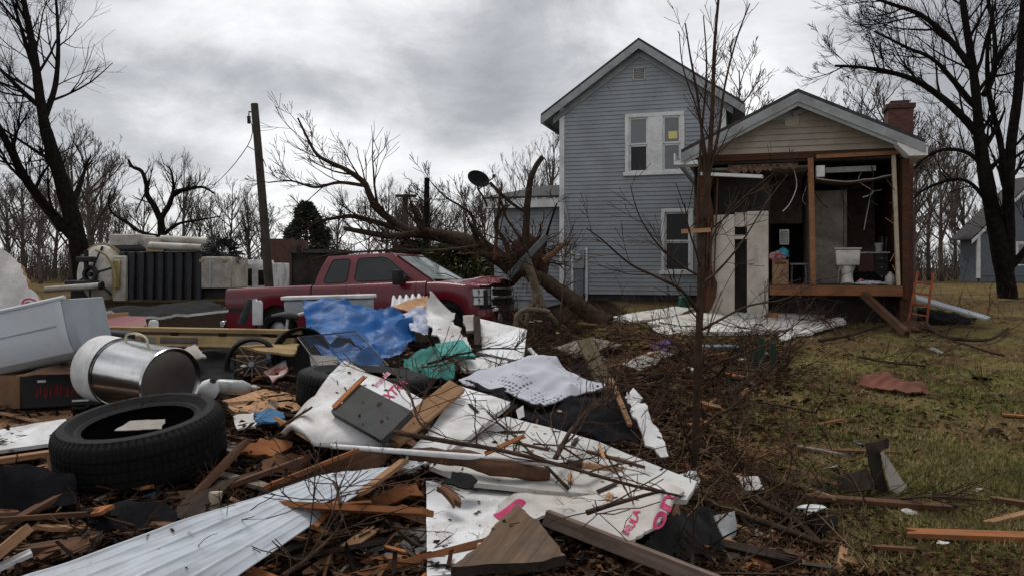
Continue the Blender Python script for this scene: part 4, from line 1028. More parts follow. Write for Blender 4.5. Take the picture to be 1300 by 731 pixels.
# steel canister lying on its side
c0 = at(218, 485, 4.55); axc = V((-.85, .5, .06)).normalized(); R_ = .195
mx = Matrix.Translation((0, 0, 0)) @ axc.to_track_quat('Z', 'Y').to_matrix().to_4x4()
cn = thing('steel_canister', 'shiny steel canister with a white paper band lying behind the nearest tyre', 'canister', c0)
g = G(); g.lathe([(R_ - .012, .012), (R_, .0), (R_ + .003, .012), (R_, .02), (R_, .47)], 64, mx); g.build('shell', STEEL, cn, ang=30)
g = G(); g.lathe([(0, .02), (.05, .02), (R_ - .02, .018), (R_ - .01, .008)], 48, mx); g.build('base_disc', mat('dull_steel', (.22, .21, .20), rough=.3, var=.3, scale=3, metal=1., bump=.03), cn)
g = G(); g.lathe([(R_ + .002, .475), (R_ + .006, .48), (R_ + .006, .66), (R_ - .02, .67)], 64, mx); g.build('paper_band', mat('paper_white', (.60, .60, .59), rough=.8, var=.08, scale=16, bump=.05, dirt=.5, dcol=(.36, .34, .33), dscale=9), cn, ang=30)
g = G(); g.lathe([(R_ + .008, .465), (R_ + .012, .472), (R_ + .008, .48)], 64, mx); g.build('clamp_ring', BLK, cn)
hq = [mx @ V((R_ * math.cos(a) + 0, R_ * math.sin(a), z)) for a, z in ()]
upd = V((0, 0, 1)); g = G(); b1 = axc * .22 + upd * (R_ + .0); b2 = axc * .42 + upd * R_
g.tube(spline([b1 - upd * .03, b1 + upd * .03 + axc * .01, b1.lerp(b2, .5) + upd * .05, b2 + upd * .03, b2 - upd * .03], 4), .007, 6); g.build('bail_handle', mat('handle_cream', (.5, .45, .34), bump=0), cn)
# tyres
def tyre(name, label, loc, rot, Ro=.415, Ri=.262, wd=.285):
    g = G(); tyre_geo(g, Ro, Ri, wd, None, n=216, depth=.008); o = g.build(name, RUB, None, loc=loc, rot=rot, ang=32); return tag(o, label, 'tyre', 'loose tyres')
tyre('tyre', 'big black knobbly tyre lying flat at left before the steel canister', at(180, 566, 4.0) + V((0, 0, .02)), (R(7), R(-7), .4), .40, .262)
tyre('tyre', 'second black tyre half hidden behind the pink lettered foam panel', at(462, 494, 5.45), (R(4), R(2), 1.4), .45, .27, .25)
sheet('paper_scrap', 'torn tan and white scrap lying inside the big tyre', 'scrap', [at(145, 545, 3.95), at(165, 534, 4.05), at(210, 532, 4.1), at(205, 545, 3.95)], PAPER, .004, .01, 5, .01)
# corrugated white metal sheet across the lower left
def ribbed(name, label, cat, a, b, c, d, m, nr=4, amp=.012, thick=.004, nu=60, nv=72, wav=.015, group=None, sine=False):
    """a..b near edge, d..c far edge; ribs run from near to far"""
    a, b, c, d = map(pt, (a, b, c, d)); o0 = (a + b + c + d) / 4; g = G(); vs = []
    nrm = (b - a).cross(d - a).normalized(); 
    if nrm.z < 0: nrm = -nrm
    for i in range(nu + 1):
        u = i / nu
        for j in range(nv + 1):
            v = j / nv; q = a.lerp(d, u).lerp(b.lerp(c, u), v); f = (v * nr) % 1
            z = amp * (ss(.0, .07, f) - ss(.12, .19, f)) + amp * .5 * (ss(.5, .54, f) - ss(.58, .62, f)) + wav * noise.noise(V((u * 3, v * 2, 4))) + wav * .35 * noise.noise(V((u * 11, v * 7, 9)))
            if sine: z = amp * math.sin(v * nr * 6.283)
            if i in (0, nu): q = q + (d - a).normalized() * .02 * noise.noise(V((v * 14, i, 2)))
            vs.append(q + nrm * z - o0)
    w_ = nv + 1; fs = [(i * w_ + j, i * w_ + j + 1, (i + 1) * w_ + j + 1, (i + 1) * w_ + j) for i in range(nu) for j in range(nv)]
    g.add(vs, fs); o = g.build(name, m, None, loc=o0, ang=60)
    bm = bmesh.new(); bm.from_mesh(o.data); bmesh.ops.solidify(bm, geom=bm.faces[:], thickness=thick); bm.to_mesh(o.data); bm.free()
    return tag(o, label, cat, group)
SHT = mat('white_metal_sheet', (.46, .50, .545), rough=.42, var=.07, scale=1.2, bump=.03, dirt=.34, dcol=(.16, .13, .11), dscale=3., spec=.45)
ribbed('metal_roof_sheet', 'long white ribbed metal sheet sloping across the lower left corner', 'metal sheet', (-60, 760, .22), (235, 775, .10), (508, 590, .20), (405, 603, .24), SHT, 4, amp=.0042)
plank('wood_lath', 'pale torn lath along the upper end of the ribbed metal sheet', 'board', (455, 628, .20), (515, 583, .24), .035, .02, PLY, ragged=(.05, .08))
plank('orange_plank', 'bright orange brown plank with pointed end across the ribbed metal sheet', 'plank', (346, 640, .24), (545, 650, .22), .088, .022, ORW, roll=R(24), ragged=(.13, .01))
plank('brown_board', 'brown stick-like board leaning beside the big tyre', 'board', (236, 640, .06), (312, 560, .14), .05, .03, BRW, roll=.5, ragged=(.08, .03))
sheet('brown_plywood', 'triangular brown panel behind the ribbed metal sheet', 'panel', [(335, 622, .10), (452, 574, .22), (500, 575, .2), (470, 600, .14), (400, 622, .08)], BRW, .02, .004, 2, .01)
plank('lath', 'thin tan lath edging the triangular brown panel', 'lath', (335, 618, .13), (456, 570, .26), .02, .015, ORW)
sheet('white_wallboard_sheet', 'white sheet lying left of the big tyre', 'panel', [(-30, 548, .05), (84, 532, .10), (80, 560, .10), (-30, 576, .04)], WHT, .02, .008, 3, .006)
sheet('plywood_sheet', 'tan plywood under the cardboard box', 'plywood', [(-30, 528, .02), (90, 512, .04), (92, 530, .05), (-30, 548, .03)], PLY, .012, .006, 3, .02)
sheet('plywood_sheet', 'tan plywood on the pile right of the canister', 'plywood', [(283, 508, .04), (335, 494, .04), (398, 503, .06), (372, 520, .05), (300, 532, .03)], PLY, .012, .012, 3, .03)
plank('tan_board', 'tan board poking out left of the big tyre', 'board', (-10, 585, .08), (76, 573, .10), .06, .025, PLY, ragged=(0, .04))
plank('tan_board', 'rough tan board below others left of the big tyre', 'board', (-5, 610, .05), (78, 588, .08), .09, .02, PLY, ragged=(.02, .08))
plank('brown_stick', 'thin straight brown stick below the black cloth', 'stick', (-5, 659, .10), (110, 652, .12), .018, .018, BRW)
plank('tan_board', 'tan wedge of split board in the lower left corner', 'board', (-14, 712, .12), (38, 668, .18), .055, .035, PLY, roll=.5, ragged=(0, .12))
plank('white_trim', 'strip of white trim in the lower left corner', 'trim', (-20, 728, .08), (42, 700, .10), .045, .015, WHT, ragged=(0, .01))
plank('orange_splinter', 'orange wood splinter at the bottom edge below the ribbed metal sheet', 'splinter', (292, 712, .06), (368, 742, .08), .035, .025, ORW, roll=.6, ragged=(.1, .1))
sheet('black_cloth', 'heap of black cloth left of the big tyre', 'cloth', [(-30, 598, .16), (40, 592, .20), (92, 600, .16), (100, 640, .05), (40, 655, .04), (-30, 655, .06)], BLKC, .02, .06, 5, .02, ridge=.05)
sheet('black_cloth', 'dark crumpled cloth under the near side of the big tyre', 'cloth', [(100, 640, .08), (210, 640, .10), (225, 665, .03), (120, 675, .03)], BLKC, .02, .05, 6, .02)
g = G(); q = pg(258, 648, .04); g.tube(spline([V((-.06, 0, 0)), V((0, 0, .01)), V((.045, .01, .03)), V((.05, .015, .08))], 4), [.026] * 10 + [.03] * 3, 10); tag(g.build('pipe_elbow', mat('cream_plastic', (.5, .43, .33), rough=.5, dirt=.3), loc=q), 'cream pipe elbow beside the ribbed metal sheet', 'pipe')
sheet('black_scrap', 'black scrap right of the black cloth, below the tyre', 'scrap', [(138, 643, .10), (162, 640, .12), (160, 656, .08), (140, 655, .08)], TAR, .03, .01, 4)
# bottle, jug, rag
g = G(); mxb = Matrix.Rotation(R(90), 4, 'Y'); g.lathe([(0, -.12), (.045, -.12), (.052, -.1), (.052, .05), (.03, .10), (.016, .115), (.016, .14)], 20, mxb); g.lathe([(.019, .128), (.019, .15), (0, .15)], 12, mxb); 
BOT = mat('clear_plastic', (.30, .31, .31), rough=.15, var=.3, scale=12, bump=.2, spec=.6)
tag(g.build('plastic_bottle', BOT, loc=at(298, 491, 5.6), rot=(0, R(5), R(12)), ang=40), 'crushed clear plastic bottle right of the steel canister', 'bottle')
g = G(); g.lathe([(0, -.06), (.05, -.058), (.06, -.03), (.06, .02), (.035, .06), (.02, .08)], 18); tag(g.build('white_jug', WHT, loc=at(265, 494, 4.95), rot=(.5, .6, 0)), 'white plastic jug between canister and bottle', 'jug')
sheet('blue_rag', 'blue and white rag right of the big tyre', 'rag', [(322, 522, .06), (358, 518, .10), (362, 532, .07), (325, 541, .05)], mat('blue_fabric', (.035, .13, .26), rough=.85, var=.3, bump=.2), .012, .03, 8, .01)
sheet('white_rag', 'white rag joined to the blue one right of the tyre', 'rag', [(296, 530, .05), (322, 523, .07), (325, 542, .05), (304, 544, .04)], WHT2, .012, .03, 8, .01)
# torn foam panel at the left edge
s = sheet('foam_sheet', 'torn white foam panel standing at the left edge with a pink squiggle', 'foam panel', [at(-45, 306, 6.6), at(2, 316, 6.6), at(14, 324, 6.6), at(34, 352, 6.5), at(54, 388, 6.4), at(52, 412, 6.3), at(-45, 412, 6.3)], mat('frayed_foam', (.56, .55, .53), rough=.9, var=.1, scale=5, bump=.3, dirt=.5, dcol=(.34, .29, .25), dscale=4), .07, .012, 3, .035, sides_m=mat('foam_edge', (.30, .17, .09), rough=1, var=.4, scale=20, bump=.5))
g = G(); P = [s_local(s, x, y) for x, y in ((28, 388), (30, 381), (38, 379), (47, 383), (52, 388), (44, 389), (34, 390), (28, 388), (36, 383), (44, 390))]
g.tube([V((q.x, q.y, s.surf(q.x, q.y) + .002)) for q in spline([V((p.x, p.y, 0)) for p in P], 4)], .009, 5, flat=.4); g.build('pink_mark', PINK, s.o)
# yellow lumber beam with stickers
bm_ = thing('lumber_beam', 'long yellow lumber beam with two rails lying across the pile', 'beam', at(258, 428, 7.3), (0, R(.8), R(-3)))
g = G(); g.span((-.92, -.05, .045), (.93, .05, .085)); g.build('upper_rail', YEL, bm_, bevel=.004)
g = G(); g.span((-.92, -.045, -.085), (.86, .045, .012)); g.build('lower_rail', YEL, bm_, bevel=.004)
g = G()
for x in (-.85, -.3, .15, .62): g.span((x, -.02, .012), (x + .06, .02, .045))
g.build('web', DKW, bm_)
for x0, x1, m in ((-.38, -.03, GRW), (.33, .52, PAPER), (-.56, -.42, PAPER)):
    g = G(); g.span((x0, -.049, -.055), (x1, -.046, .0)); g.build('sticker', m, bm_)
g = G(); g.tube(spline([V((-.74, -.06, -.1)), V((-.74, -.09, -.02)), V((-.6, -.1, .01)), V((-.5, -.09, 0)), V((-.5, -.06, -.1))], 4), .01, 6); g.build('wire_handle', MATS['handle_cream'], bm_)
sheet('ochre_board', 'ochre triangular board under the yellow beam', 'board', [at(300, 438, 7.1), at(380, 436, 7.1), at(372, 449, 6.9), at(330, 445, 6.9)], YEL, .02, .004, 3, .02)
sheet('roof_felt', 'sagging black roofing sheet with a pale edge in front of the tanker', 'roofing sheet', [at(128, 392, 10), at(190, 387, 11), at(262, 380, 11), at(290, 392, 10.2), at(235, 396, 9.6), at(200, 403, 9.3), at(150, 399, 9.4)], TAR, .03, .06, 1.6, .03, sides_m=WHT2)
sheet('red_metal_sheet', 'dark red wedge shaped panel behind the yellow beam', 'panel', [at(133, 404, 8.1), at(160, 400, 8.1), at(184, 402, 8.0), at(188, 418, 7.7), at(135, 418, 7.7)], mat('dull_red', (.16, .018, .025), rough=.5, var=.3, dirt=.3), .03, .01, 3)
plank('tan_board', 'tan board above the dark red wedge panel', 'board', at(128, 402, 8.2), at(162, 399, 8.2), .06, .05, PLY)
g = G(); g.tube([V((-.15, 0, 0)), V((.15, 0, .0))], .05, 10); tag(g.build('black_pipe', BLK, loc=at(148, 426, 7.0), rot=(0, .05, -.2), ang=60), 'short black pipe between white casing and yellow beam', 'pipe')
g = G(); g.lathe([(0, .05), (.03, .045), (.045, .02), (.045, -.05)], 14); tag(g.build('white_tub', WHT, loc=at(195, 412, 7.6)), 'small white tub above the yellow beam', 'tub')
# ================================================================ middle of the pile
TARP = mat('blue_tarp', (.002, .078, .26), rough=.5, var=.3, scale=4, bump=.35, bscale=9, spec=.3, dirt=0.)
def cloth(name, label, cat, pts, m, folds=.12, cf=2.2, thick=.005, torn=.01, seed=1, res=.028, **k):
    return sheet(name, label, cat, pts, m, thick, folds * .45, cf, torn, res, seed, ridge=folds, **k)
cloth('blue_tarp', 'crumpled bright blue tarp heaped in front of the pickup', 'tarp', [at(384, 386, 8.3), at(400, 379, 8.5), at(435, 385, 8.5), at(480, 390, 8.4), at(520, 402, 8.2), at(532, 430, 7.6), at(505, 455, 7.1), at(470, 450, 7.1), at(445, 425, 7.5), at(420, 440, 7.3), at(396, 432, 7.5)], TARP, .12, 2.6, seed=5, res=.022)
cloth('blue_tarp', 'blue tarp edge seen through the wire rack', 'tarp', [at(382, 428, 7.35), at(420, 420, 7.5), at(475, 440, 7.2), at(490, 462, 6.9), at(420, 462, 6.9)], TARP, .08, 3, seed=9)
# wire rack
a, b, c, d = at(378, 428, 7.0), at(452, 420, 7.3), at(493, 464, 6.4), at(412, 474, 6.2); o0 = (a + b + c + d) / 4
rk = thing('wire_rack', 'silver wire shelf rack leaning in front of the blue tarp', 'rack', o0); g = G()
for i in range(25):
    t = i / 24; g.tube([a.lerp(b, t) - o0, d.lerp(c, t) - o0], .0018, 4)
for i in range(5):
    t = .1 + i * .2; g.tube([a.lerp(d, t) - o0 + V((0, 0, -.005)), b.lerp(c, t) - o0 + V((0, 0, -.005))], .003, 4)
g.build('grid', mat('wire_metal', (.07, .07, .07), rough=.5, metal=.6, bump=0), rk)
g = G(); g.tube([p - o0 for p in (a, b, c, d, a)], .007, 6); g.build('rim_wire', MATS['wire_metal'], rk)
sheet('grey_plate', 'small grey plate behind the lower edge of the wire rack', 'plate', [at(393, 450, 6.6), at(428, 452, 6.6), at(428, 466, 6.5), at(395, 464, 6.5)], PAPER, .02, .004)
g = G(); g.lathe([(0, -.1), (.22, -.1), (.25, .14), (.26, .14), (.26, .12), (.23, -.11), (0, -.12)], 28); tag(g.build('black_tub', BLK, loc=at(385, 455, 7.2), rot=(R(70), R(10), 0)), 'black plastic tub lying behind the wire rack', 'tub')
g = G(); g.lathe([(.20, -.02), (.215, -.03), (.235, -.015), (.24, 0), (.235, .015), (.215, .03), (.20, .02)], 40); bwh = tag(g.build('cycle_tyre', RUB, loc=at(320, 462, 7.0), rot=(R(80), R(15), 0)), 'small black spoked tyre below the yellow beam', 'tyre')
g = G()
for k in range(10): a_ = k * .628; g.tube([(0, 0, 0), (.2 * math.cos(a_), .2 * math.sin(a_), 0)], .003, 4)
g.lathe([(0, -.03), (.025, -.03), (.025, .03), (0, .03)], 10); g.build('spokes', METAL, bwh)
sheet('red_white_cloth', 'red and white cloth right of the small black spoked tyre', 'cloth', [at(334, 470, 6.9), at(362, 455, 7), at(366, 470, 6.8), at(345, 482, 6.6)], mat('red_white', (.30, .03, .03), rough=.9, col2=(.5, .45, .42), var=.3, scale=9), .015, .05, 7)
cloth('dark_blue_cloth', 'dark blue rag behind the small black spoked tyre', 'cloth', [at(338, 445, 7.4), at(362, 443, 7.4), at(360, 462, 7.2), at(340, 462, 7.2)], mat('navy', (.02, .045, .09), rough=.9), .05, 5)
sheet('black_sheet', 'black sheet in the hollow beneath the yellow beam', 'sheet', [at(205, 445, 7.4), at(300, 445, 7.5), at(296, 485, 6.6), at(250, 488, 6.4)], TAR, .02, .05, 3, .02)
# white tray, post, saddle
tr = thing('white_trough', 'long white trough lying behind the blue tarp', 'trough', at(418, 385, 9.2), (0, R(-1.5), R(-2)))
g = G(); g.span((-.53, -.12, .05), (.53, .12, .095)); g.build('rim', WHT, tr, bevel=.01)
g = G(); g.span((-.50, -.10, -.10), (.50, .10, .045)); g.build('trough', GREYP, tr, bevel=.02)
plank('white_post', 'short upright white post left of the white trough', 'post', at(327, 412, 8.8), at(327, 379, 8.8), .1, .05, WHT, ragged=(0, .05))
sd_ = thing('bicycle_saddle', 'black saddle on a white stem behind the yellow beam', 'saddle', at(362, 401, 8.2))
g = G(); g.tube([(-.14, 0, 0), (-.05, 0, .01), (.05, 0, .015), (.14, 0, .0)], [.02, .035, .06, .05], 10, flat=.5); g.build('seat', BLK, sd_, ang=80)
g = G(); g.tube([(.03, 0, -.0), (.0, 0, -.28)], .014, 8); g.build('stem', WHT, sd_)
g = G(); g.tube(spline([V((.1, 0, 0)), V((.22, 0, .02)), V((.24, 0, -.12)), V((.2, 0, -.2))], 4), .02, 7); tag(g.build('white_hose', WHT, loc=at(362, 401, 8.2)), 'curved white hose beside the black saddle', 'hose')
g = G(); g.tube([V((-.06, 0, -.14)), V((.05, 0, .14))], [.05, .03], 8); tag(g.build('grey_bag', mat('dark_grey_cloth', (.04, .042, .045), rough=.9, bump=.3), loc=at(313, 395, 9)), 'dark grey rolled bag left of the white post', 'bag')
# torn sheets right of tarp
sheet('torn_sheet', 'torn white sheet sticking up right of the blue tarp', 'torn sheet', [at(545, 372, 8.0), at(562, 386, 8.0), at(578, 398, 8), at(572, 408, 7.9), at(600, 442, 7.3), at(560, 440, 7.3), at(540, 405, 7.8)], WHT2, .015, .05, 4, .03, ridge=.04)
sheet('fibre_sheet', 'tan fibre panel behind the torn white sheet', 'panel', [at(495, 388, 8.9), at(543, 375, 8.8), at(545, 392, 8.5), at(520, 396, 8.5)], PLY, .02, .02, 3, .02)
cloth('blue_white_bag', 'blue and white bag beside the blue tarp', 'bag', [at(512, 398, 8.2), at(535, 388, 8.3), at(548, 400, 8.1), at(542, 425, 7.7), at(522, 420, 7.8)], mat('blue_white', (.06, .12, .34), rough=.5, col2=(.52, .54, .6), var=.2, scale=7), .06, 5)
ribbed('corrugated_strip', 'small corrugated white strip behind the tan panel', 'corrugated strip', at(496, 392, 9.3), at(538, 389, 9.3), at(538, 375, 9.7), at(498, 378, 9.7), WHT, 5, .028, nu=6, wav=0, sine=True)
sheet('teal_box', 'teal panel under twigs in front of the torn white sheet', 'panel', [at(552, 436, 7.0), at(588, 430, 7.1), at(604, 452, 6.6), at(560, 450, 6.6)], mat('teal_paint', (.0, .21, .18), rough=.5, var=.15, dirt=.25), .03, .01, 4)
sheet('teal_cloth', 'wrinkled teal cloth behind the second tyre', 'cloth', [at(508, 452, 6.7), at(545, 440, 6.8), at(578, 458, 6.5), at(575, 482, 6.1), at(525, 478, 6.2)], mat('teal_fabric', (.012, .15, .13), rough=.8, var=.4, scale=9, dirt=.4), .01, .06, 6, .02, ridge=.04)
wb = thing('white_cabinet', 'broken white cabinet panel right of the twigs, below the pickup bumper', 'cabinet', at(632, 430, 7.9))
W0 = wb.location.copy()
sheet('front_panel', None, None, [at(600, 402, 8.2), at(669, 418, 7.9), at(664, 458, 7.3), at(604, 446, 7.5)], WHT, .04, .004, 2, .003, parent=wb, flat=.9)
sheet('torn_edge', None, None, [at(588, 402, 8.1), at(602, 400, 8.1), at(606, 420, 7.8), at(592, 420, 7.8)], PAPER, .03, .03, 5, .02, parent=wb)
plank('dark_stud', None, None, at(605, 404, 8.05), at(607, 440, 7.5), .07, .05, DKW, parent=wb)
sheet('white_sheet', 'white sheet at the foot of the white cabinet panel', 'sheet', [at(570, 446, 7.0), at(640, 455, 7.0), at(650, 466, 6.7), at(590, 470, 6.5)], WHT2, .02, .03, 4, .02)
# lettered foam panel and its rolled end
s = sheet('foam_sheet', 'white foam panel with pink lettering leaning on the second tyre', 'foam panel', [at(437, 452, 4.95), at(486, 481, 4.85), at(542, 513, 4.7), at(520, 545, 4.35), at(470, 542, 4.3), at(398, 508, 4.55), at(418, 476, 4.8)], WHT, .035, .004, 2, .002, flat=.7)
letters(s, 'EXTRA', (490, 515), (518, 486), (481, 506), PINK); letters(s, 'TE', (477, 520), (486, 511), (470, 512), PINK)
letters(s, 'insula', (478, 492), (496, 474), (472, 487), mat('pale_pink', (.55, .24, .32), rough=.7, var=.4, scale=25, bump=0))
def roll():
    p = [at(356, 548, 4.25), at(372, 530, 4.3), at(392, 508, 4.45), at(408, 498, 4.5)]; e = [at(398, 566, 4.0), at(430, 566, 4.0), at(500, 560, 4.05), at(530, 545, 4.2)]
    g = G(); vs = []; n = 14; m_ = 16; c = (p[0] + e[2]) / 2
    P = spline(p, 5); E = spline(e, 5); m_ = len(P) - 1
    for i in range(m_ + 1):
        for j in range(n + 1):
            t = j / n; q = P[i].lerp(E[i], t); bul = math.sin(math.pi * t) * .10 * (1 - i / m_ * .7); q = q + V((0, -.5, .8)) * bul
            q = q + V((0, 0, .02)) * noise.noise(q * 6); vs.append(q - c)
    g.add(vs, [(i * (n + 1) + j, i * (n + 1) + j + 1, (i + 1) * (n + 1) + j + 1, (i + 1) * (n + 1) + j) for i in range(m_) for j in range(n)])
    o = g.build('foam_roll', WHT2, None, loc=c, ang=80)
    bm = bmesh.new(); bm.from_mesh(o.data); bmesh.ops.solidify(bm, geom=bm.faces[:], thickness=.03); bm.to_mesh(o.data); bm.free()
    tag(o, 'curled dirty white foam sheet below the lettered foam panel', 'foam sheet')
roll()
plank('dark_board', 'dark grey broken board lying on the lettered foam panel', 'board', at(438, 506, 4.22), at(506, 543, 3.93), .21, .04, mat('slate_board', (.045, .047, .046), rough=.75, var=.3, scale=5, bump=.2, dirt=.3), roll=R(-38), ragged=(.05, .015))
plank('tan_plank', 'clean tan plank standing between foam panel and white board', 'plank', at(494, 560, 3.95), at(580, 490, 4.6), .11, .03, PLY, roll=R(-25), ragged=(.02, .01))
sheet('white_board', 'white board with a bent lip right of the tan plank', 'board', [at(585, 492, 4.75), at(648, 508, 4.6), at(612, 540, 4.3), at(556, 582, 3.95), at(520, 598, 3.85), at(500, 590, 3.85), at(545, 545, 4.2)], WHT, .03, .004, 2, .003, flat=.85)
s37 = sheet('white_wallboard_sheet', 'large white panel lying across the middle of the debris', 'panel', onplane(((640, 530, 4.75), (880, 612, 3.75), (560, 580, 3.95)), [(628, 531), (645, 528), (760, 560), (885, 610), (872, 632), (800, 630), (700, 622), (600, 612), (545, 590), (570, 566)]), mat('dull_white', (.52, .52, .50), rough=.65, var=.1, scale=2, bump=.05, dirt=.55, dcol=(.26, .22, .18), dscale=2.), .022, .008, 1.8, .004, flat=.9)
po = thing('paint_pole', 'long white pole with black collar and wooden end lying over the white panels', 'pole', (0, 0, 0)); po.location = pg(420, 566, .24)
p0 = pg(420, 566, .24); p1 = pg(738, 590, .2); p2 = pg(800, 597, .17); p15 = p1.lerp(p0, .06)
g = G(); g.tube([V((0, 0, 0)), p15 - p0], [.012, .017], 10); g.build('shaft', WHT, po)
g = G(); g.tube([p15 - p0, p1 - p0], .021, 10); g.build('collar', DKW, po)
g = G(); g.tube([p1 - p0, p2 - p0], [.017, .012], 8); g.build('wood_end', PLY, po)
g = G(); P = [pg(520, 577, .16), pg(580, 580, .18), pg(640, 594, .16), pg(696, 603, .12)]; c = P[1].copy()
PP = spline([p - c for p in P], 8); g.tube([p + V((0, 0, .012 * noise.noise(p * 9))) for p in PP], [.03 + .014 * math.sin(i / len(PP) * 3.1) + .006 * noise.noise(V((i * .9, 1, 1))) for i in range(len(PP))], 9, flat=.75)
tag(g.build('torn_beam', BRW, loc=c, ang=50), 'torn reddish brown beam lying below the white pole', 'beam')
sheet('white_board', 'white board hanging down at the bottom centre with straight left edge', 'board', onplane(((545, 610, 3.78), (690, 604, 3.85), (560, 728, 2.8)), [(541, 610), (600, 600), (700, 604), (670, 650), (625, 700), (596, 724), (542, 730)]), WHT, .025, .005, 2, .004, flat=.9)
s42 = sheet('foam_sheet', 'crumpled grey white foam sheet with large pink letters at bottom centre', 'foam sheet', onplane(((655, 612, 3.72), (870, 622, 3.60), (795, 688, 3.02)), [(660, 612), (700, 606), (765, 602), (868, 622), (842, 652), (797, 688), (730, 666), (690, 655), (660, 668), (628, 690), (606, 690), (626, 652)]), mat('grey_foam', (.52, .49, .46), rough=.8, var=.16, scale=2.5, bump=.12, dirt=.45, dcol=(.24, .19, .15), dscale=2.6), .012, .02, 3.5, .015, ridge=.02, res=.04)
letters(s42, 'on', (838, 672), (858, 634), (818, 664), PINK); letters(s42, 'INSULA', (797, 681), (813, 648), (788, 677), PINK)
P = [s_local(s42, x, y) for x, y in ((626, 653), (634, 660), (668, 642), (660, 636))]; g = G(); vs = []
for j in range(5):
    for i in range(9): q = P[0].lerp(P[3], i / 8).lerp(P[1].lerp(P[2], i / 8), j / 4); vs.append((q.x, q.y, s42.surf(q.x, q.y) + .004))
g.add(vs, [(j * 9 + i, j * 9 + i + 1, (j + 1) * 9 + i + 1, (j + 1) * 9 + i) for j in range(4) for i in range(8)]); g.build('pink_stripe', PINK, s42.o)
sheet('wood_wedge', 'pointed brown grey wood wedge at the bottom centre', 'wood piece', onplane(((655, 638, 3.2), (718, 705, 2.7), (575, 720, 2.66)), [(655, 636), (690, 668), (718, 704), (690, 712), (572, 718), (602, 696)]), wood('wedge_wood', (.09, .055, .035), (.20, .14, .095), wear=.2), .035, .006, 3, .012, sides_m=DKW, flat=.9)
plank('long_board', 'long grey brown board running to the bottom edge right of the wedge', 'board', (690, 655, .22), (915, 742, .16), .05, .055, wood('pink_grey_wood', (.10, .065, .05), (.27, .20, .165), wear=.2), roll=R(6), ragged=(.03, .02))
sheet('shingle', 'small black roof shingle on the white board', 'shingle', [(560, 610, .2), (575, 597, .2), (602, 604, .2), (596, 618, .19)], TAR, .008, .01, 6, .02)
plank('bark_piece', 'curved brown bark piece on the white board below the black shingle', 'bark', (556, 615, .19), (585, 645, .15), .045, .02, BRW, ragged=(.05, .05), bow=.012)
sheet('grey_sheet', 'dull grey sheet low in the gap left of the hanging white board', 'sheet', [(470, 690, .02), (540, 665, .04), (542, 740, .02), (450, 740, .02)], mat('grey_sheet', (.11, .11, .11), rough=.6, var=.3, dirt=.6), .01, .02, 3)
# bedding
QU = bpy.data.materials.new('quilt'); QU.use_nodes = True; t = QU.node_tree; tcq = N(t, 'ShaderNodeTexCoord'); ck = N(t, 'ShaderNodeTexVoronoi', feature='F1'); ck.inputs['Scale'].default_value = 30; ck.inputs['Randomness'].default_value = .15; L(t, tcq.outputs['Object'], ck.inputs['Vector'])
nq = nz(t, tcq.outputs['Object'], 2.4, 3, .5); f = mth(t, 'MULTIPLY', ramp(t, [(.30, 1.), (.42, 0.)], ck.outputs['Distance']).outputs[0], ramp(t, [(.47, 0.), (.6, .85)], nq).outputs[0])
L(t, mixc(t, f, (.44, .45, .50), (.03, .032, .06)), t.nodes['Principled BSDF'].inputs['Base Color']); t.nodes['Principled BSDF'].inputs['Roughness'].default_value = .9
bd = thing('bedding', 'grey white patterned quilt with black lining draped over the debris', 'quilt', pg(690, 490, .2))
bpy.context.view_layer.update()
sheet('quilt_top', None, None, [at(582, 488, 5.35), at(612, 476, 5.45), at(650, 460, 5.6), at(688, 450, 5.7), at(725, 470, 5.5), at(770, 490, 5.3), at(735, 500, 5.15), at(690, 512, 5.0), at(655, 505, 5.05), at(620, 495, 5.2)], QU, .008, .04, 3., .004, res=.03, ridge=.06, seed=3, parent=bd, bulge=.06)
sheet('lining', None, None, [at(590, 490, 5.3), at(655, 505, 5.12), at(690, 512, 5.07), at(735, 500, 5.2), at(770, 488, 5.35), at(800, 515, 5.1), at(810, 558, 4.7), at(760, 553, 4.7), at(690, 528, 4.85), at(630, 512, 5.0)], BLKC, .008, .06, 3., .006, res=.03, ridge=.05, seed=6, parent=bd)
sheet('care_label', None, None, [at(655, 520, 4.85), at(664, 514, 4.85), at(666, 528, 4.8), at(658, 532, 4.8)], WHT2, .003, .004, parent=bd)
sheet('white_cloth', 'white cloth strip hanging right of the black lining', 'cloth', [at(796, 496, 5.2), at(815, 510, 5.1), at(832, 540, 4.9), at(850, 575, 4.65), at(838, 582, 4.6), at(820, 562, 4.7), at(800, 520, 5.0)], WHT2, .012, .04, 6, .01, ridge=.03)
sheet('white_scrap', 'square white scrap above the white cloth strip', 'scrap', [at(793, 505, 5.35), at(804, 492, 5.45), at(816, 505, 5.35), at(808, 516, 5.25)], WHT, .012, .008, 5)
sheet('olive_board', 'olive brown board standing upright behind the quilt', 'board', [at(734, 432, 6.5), at(752, 429, 6.5), at(782, 492, 6.0), at(762, 498, 5.9)], wood('olive_wood', (.075, .060, .035), (.15, .125, .075)), .03, .004, 2, .008)
plank('white_stick', 'thin white stick poking up behind the quilt', 'stick', at(672, 442, 6.6), at(690, 462, 6.1), .03, .015, WHT)
sheet('dark_shoe', 'dark rounded thing beside the foot of the olive board', 'scrap', [at(724, 466, 6.4), at(738, 458, 6.5), at(746, 470, 6.3), at(742, 484, 6.1), at(726, 484, 6.1)], BLKC, .06, .03, 6)
plank('thin_board', 'thin brown board leaning on the black lining', 'board', at(800, 540, 4.75), at(775, 480, 5.3), .03, .02, PLY, ragged=(.02, .08))
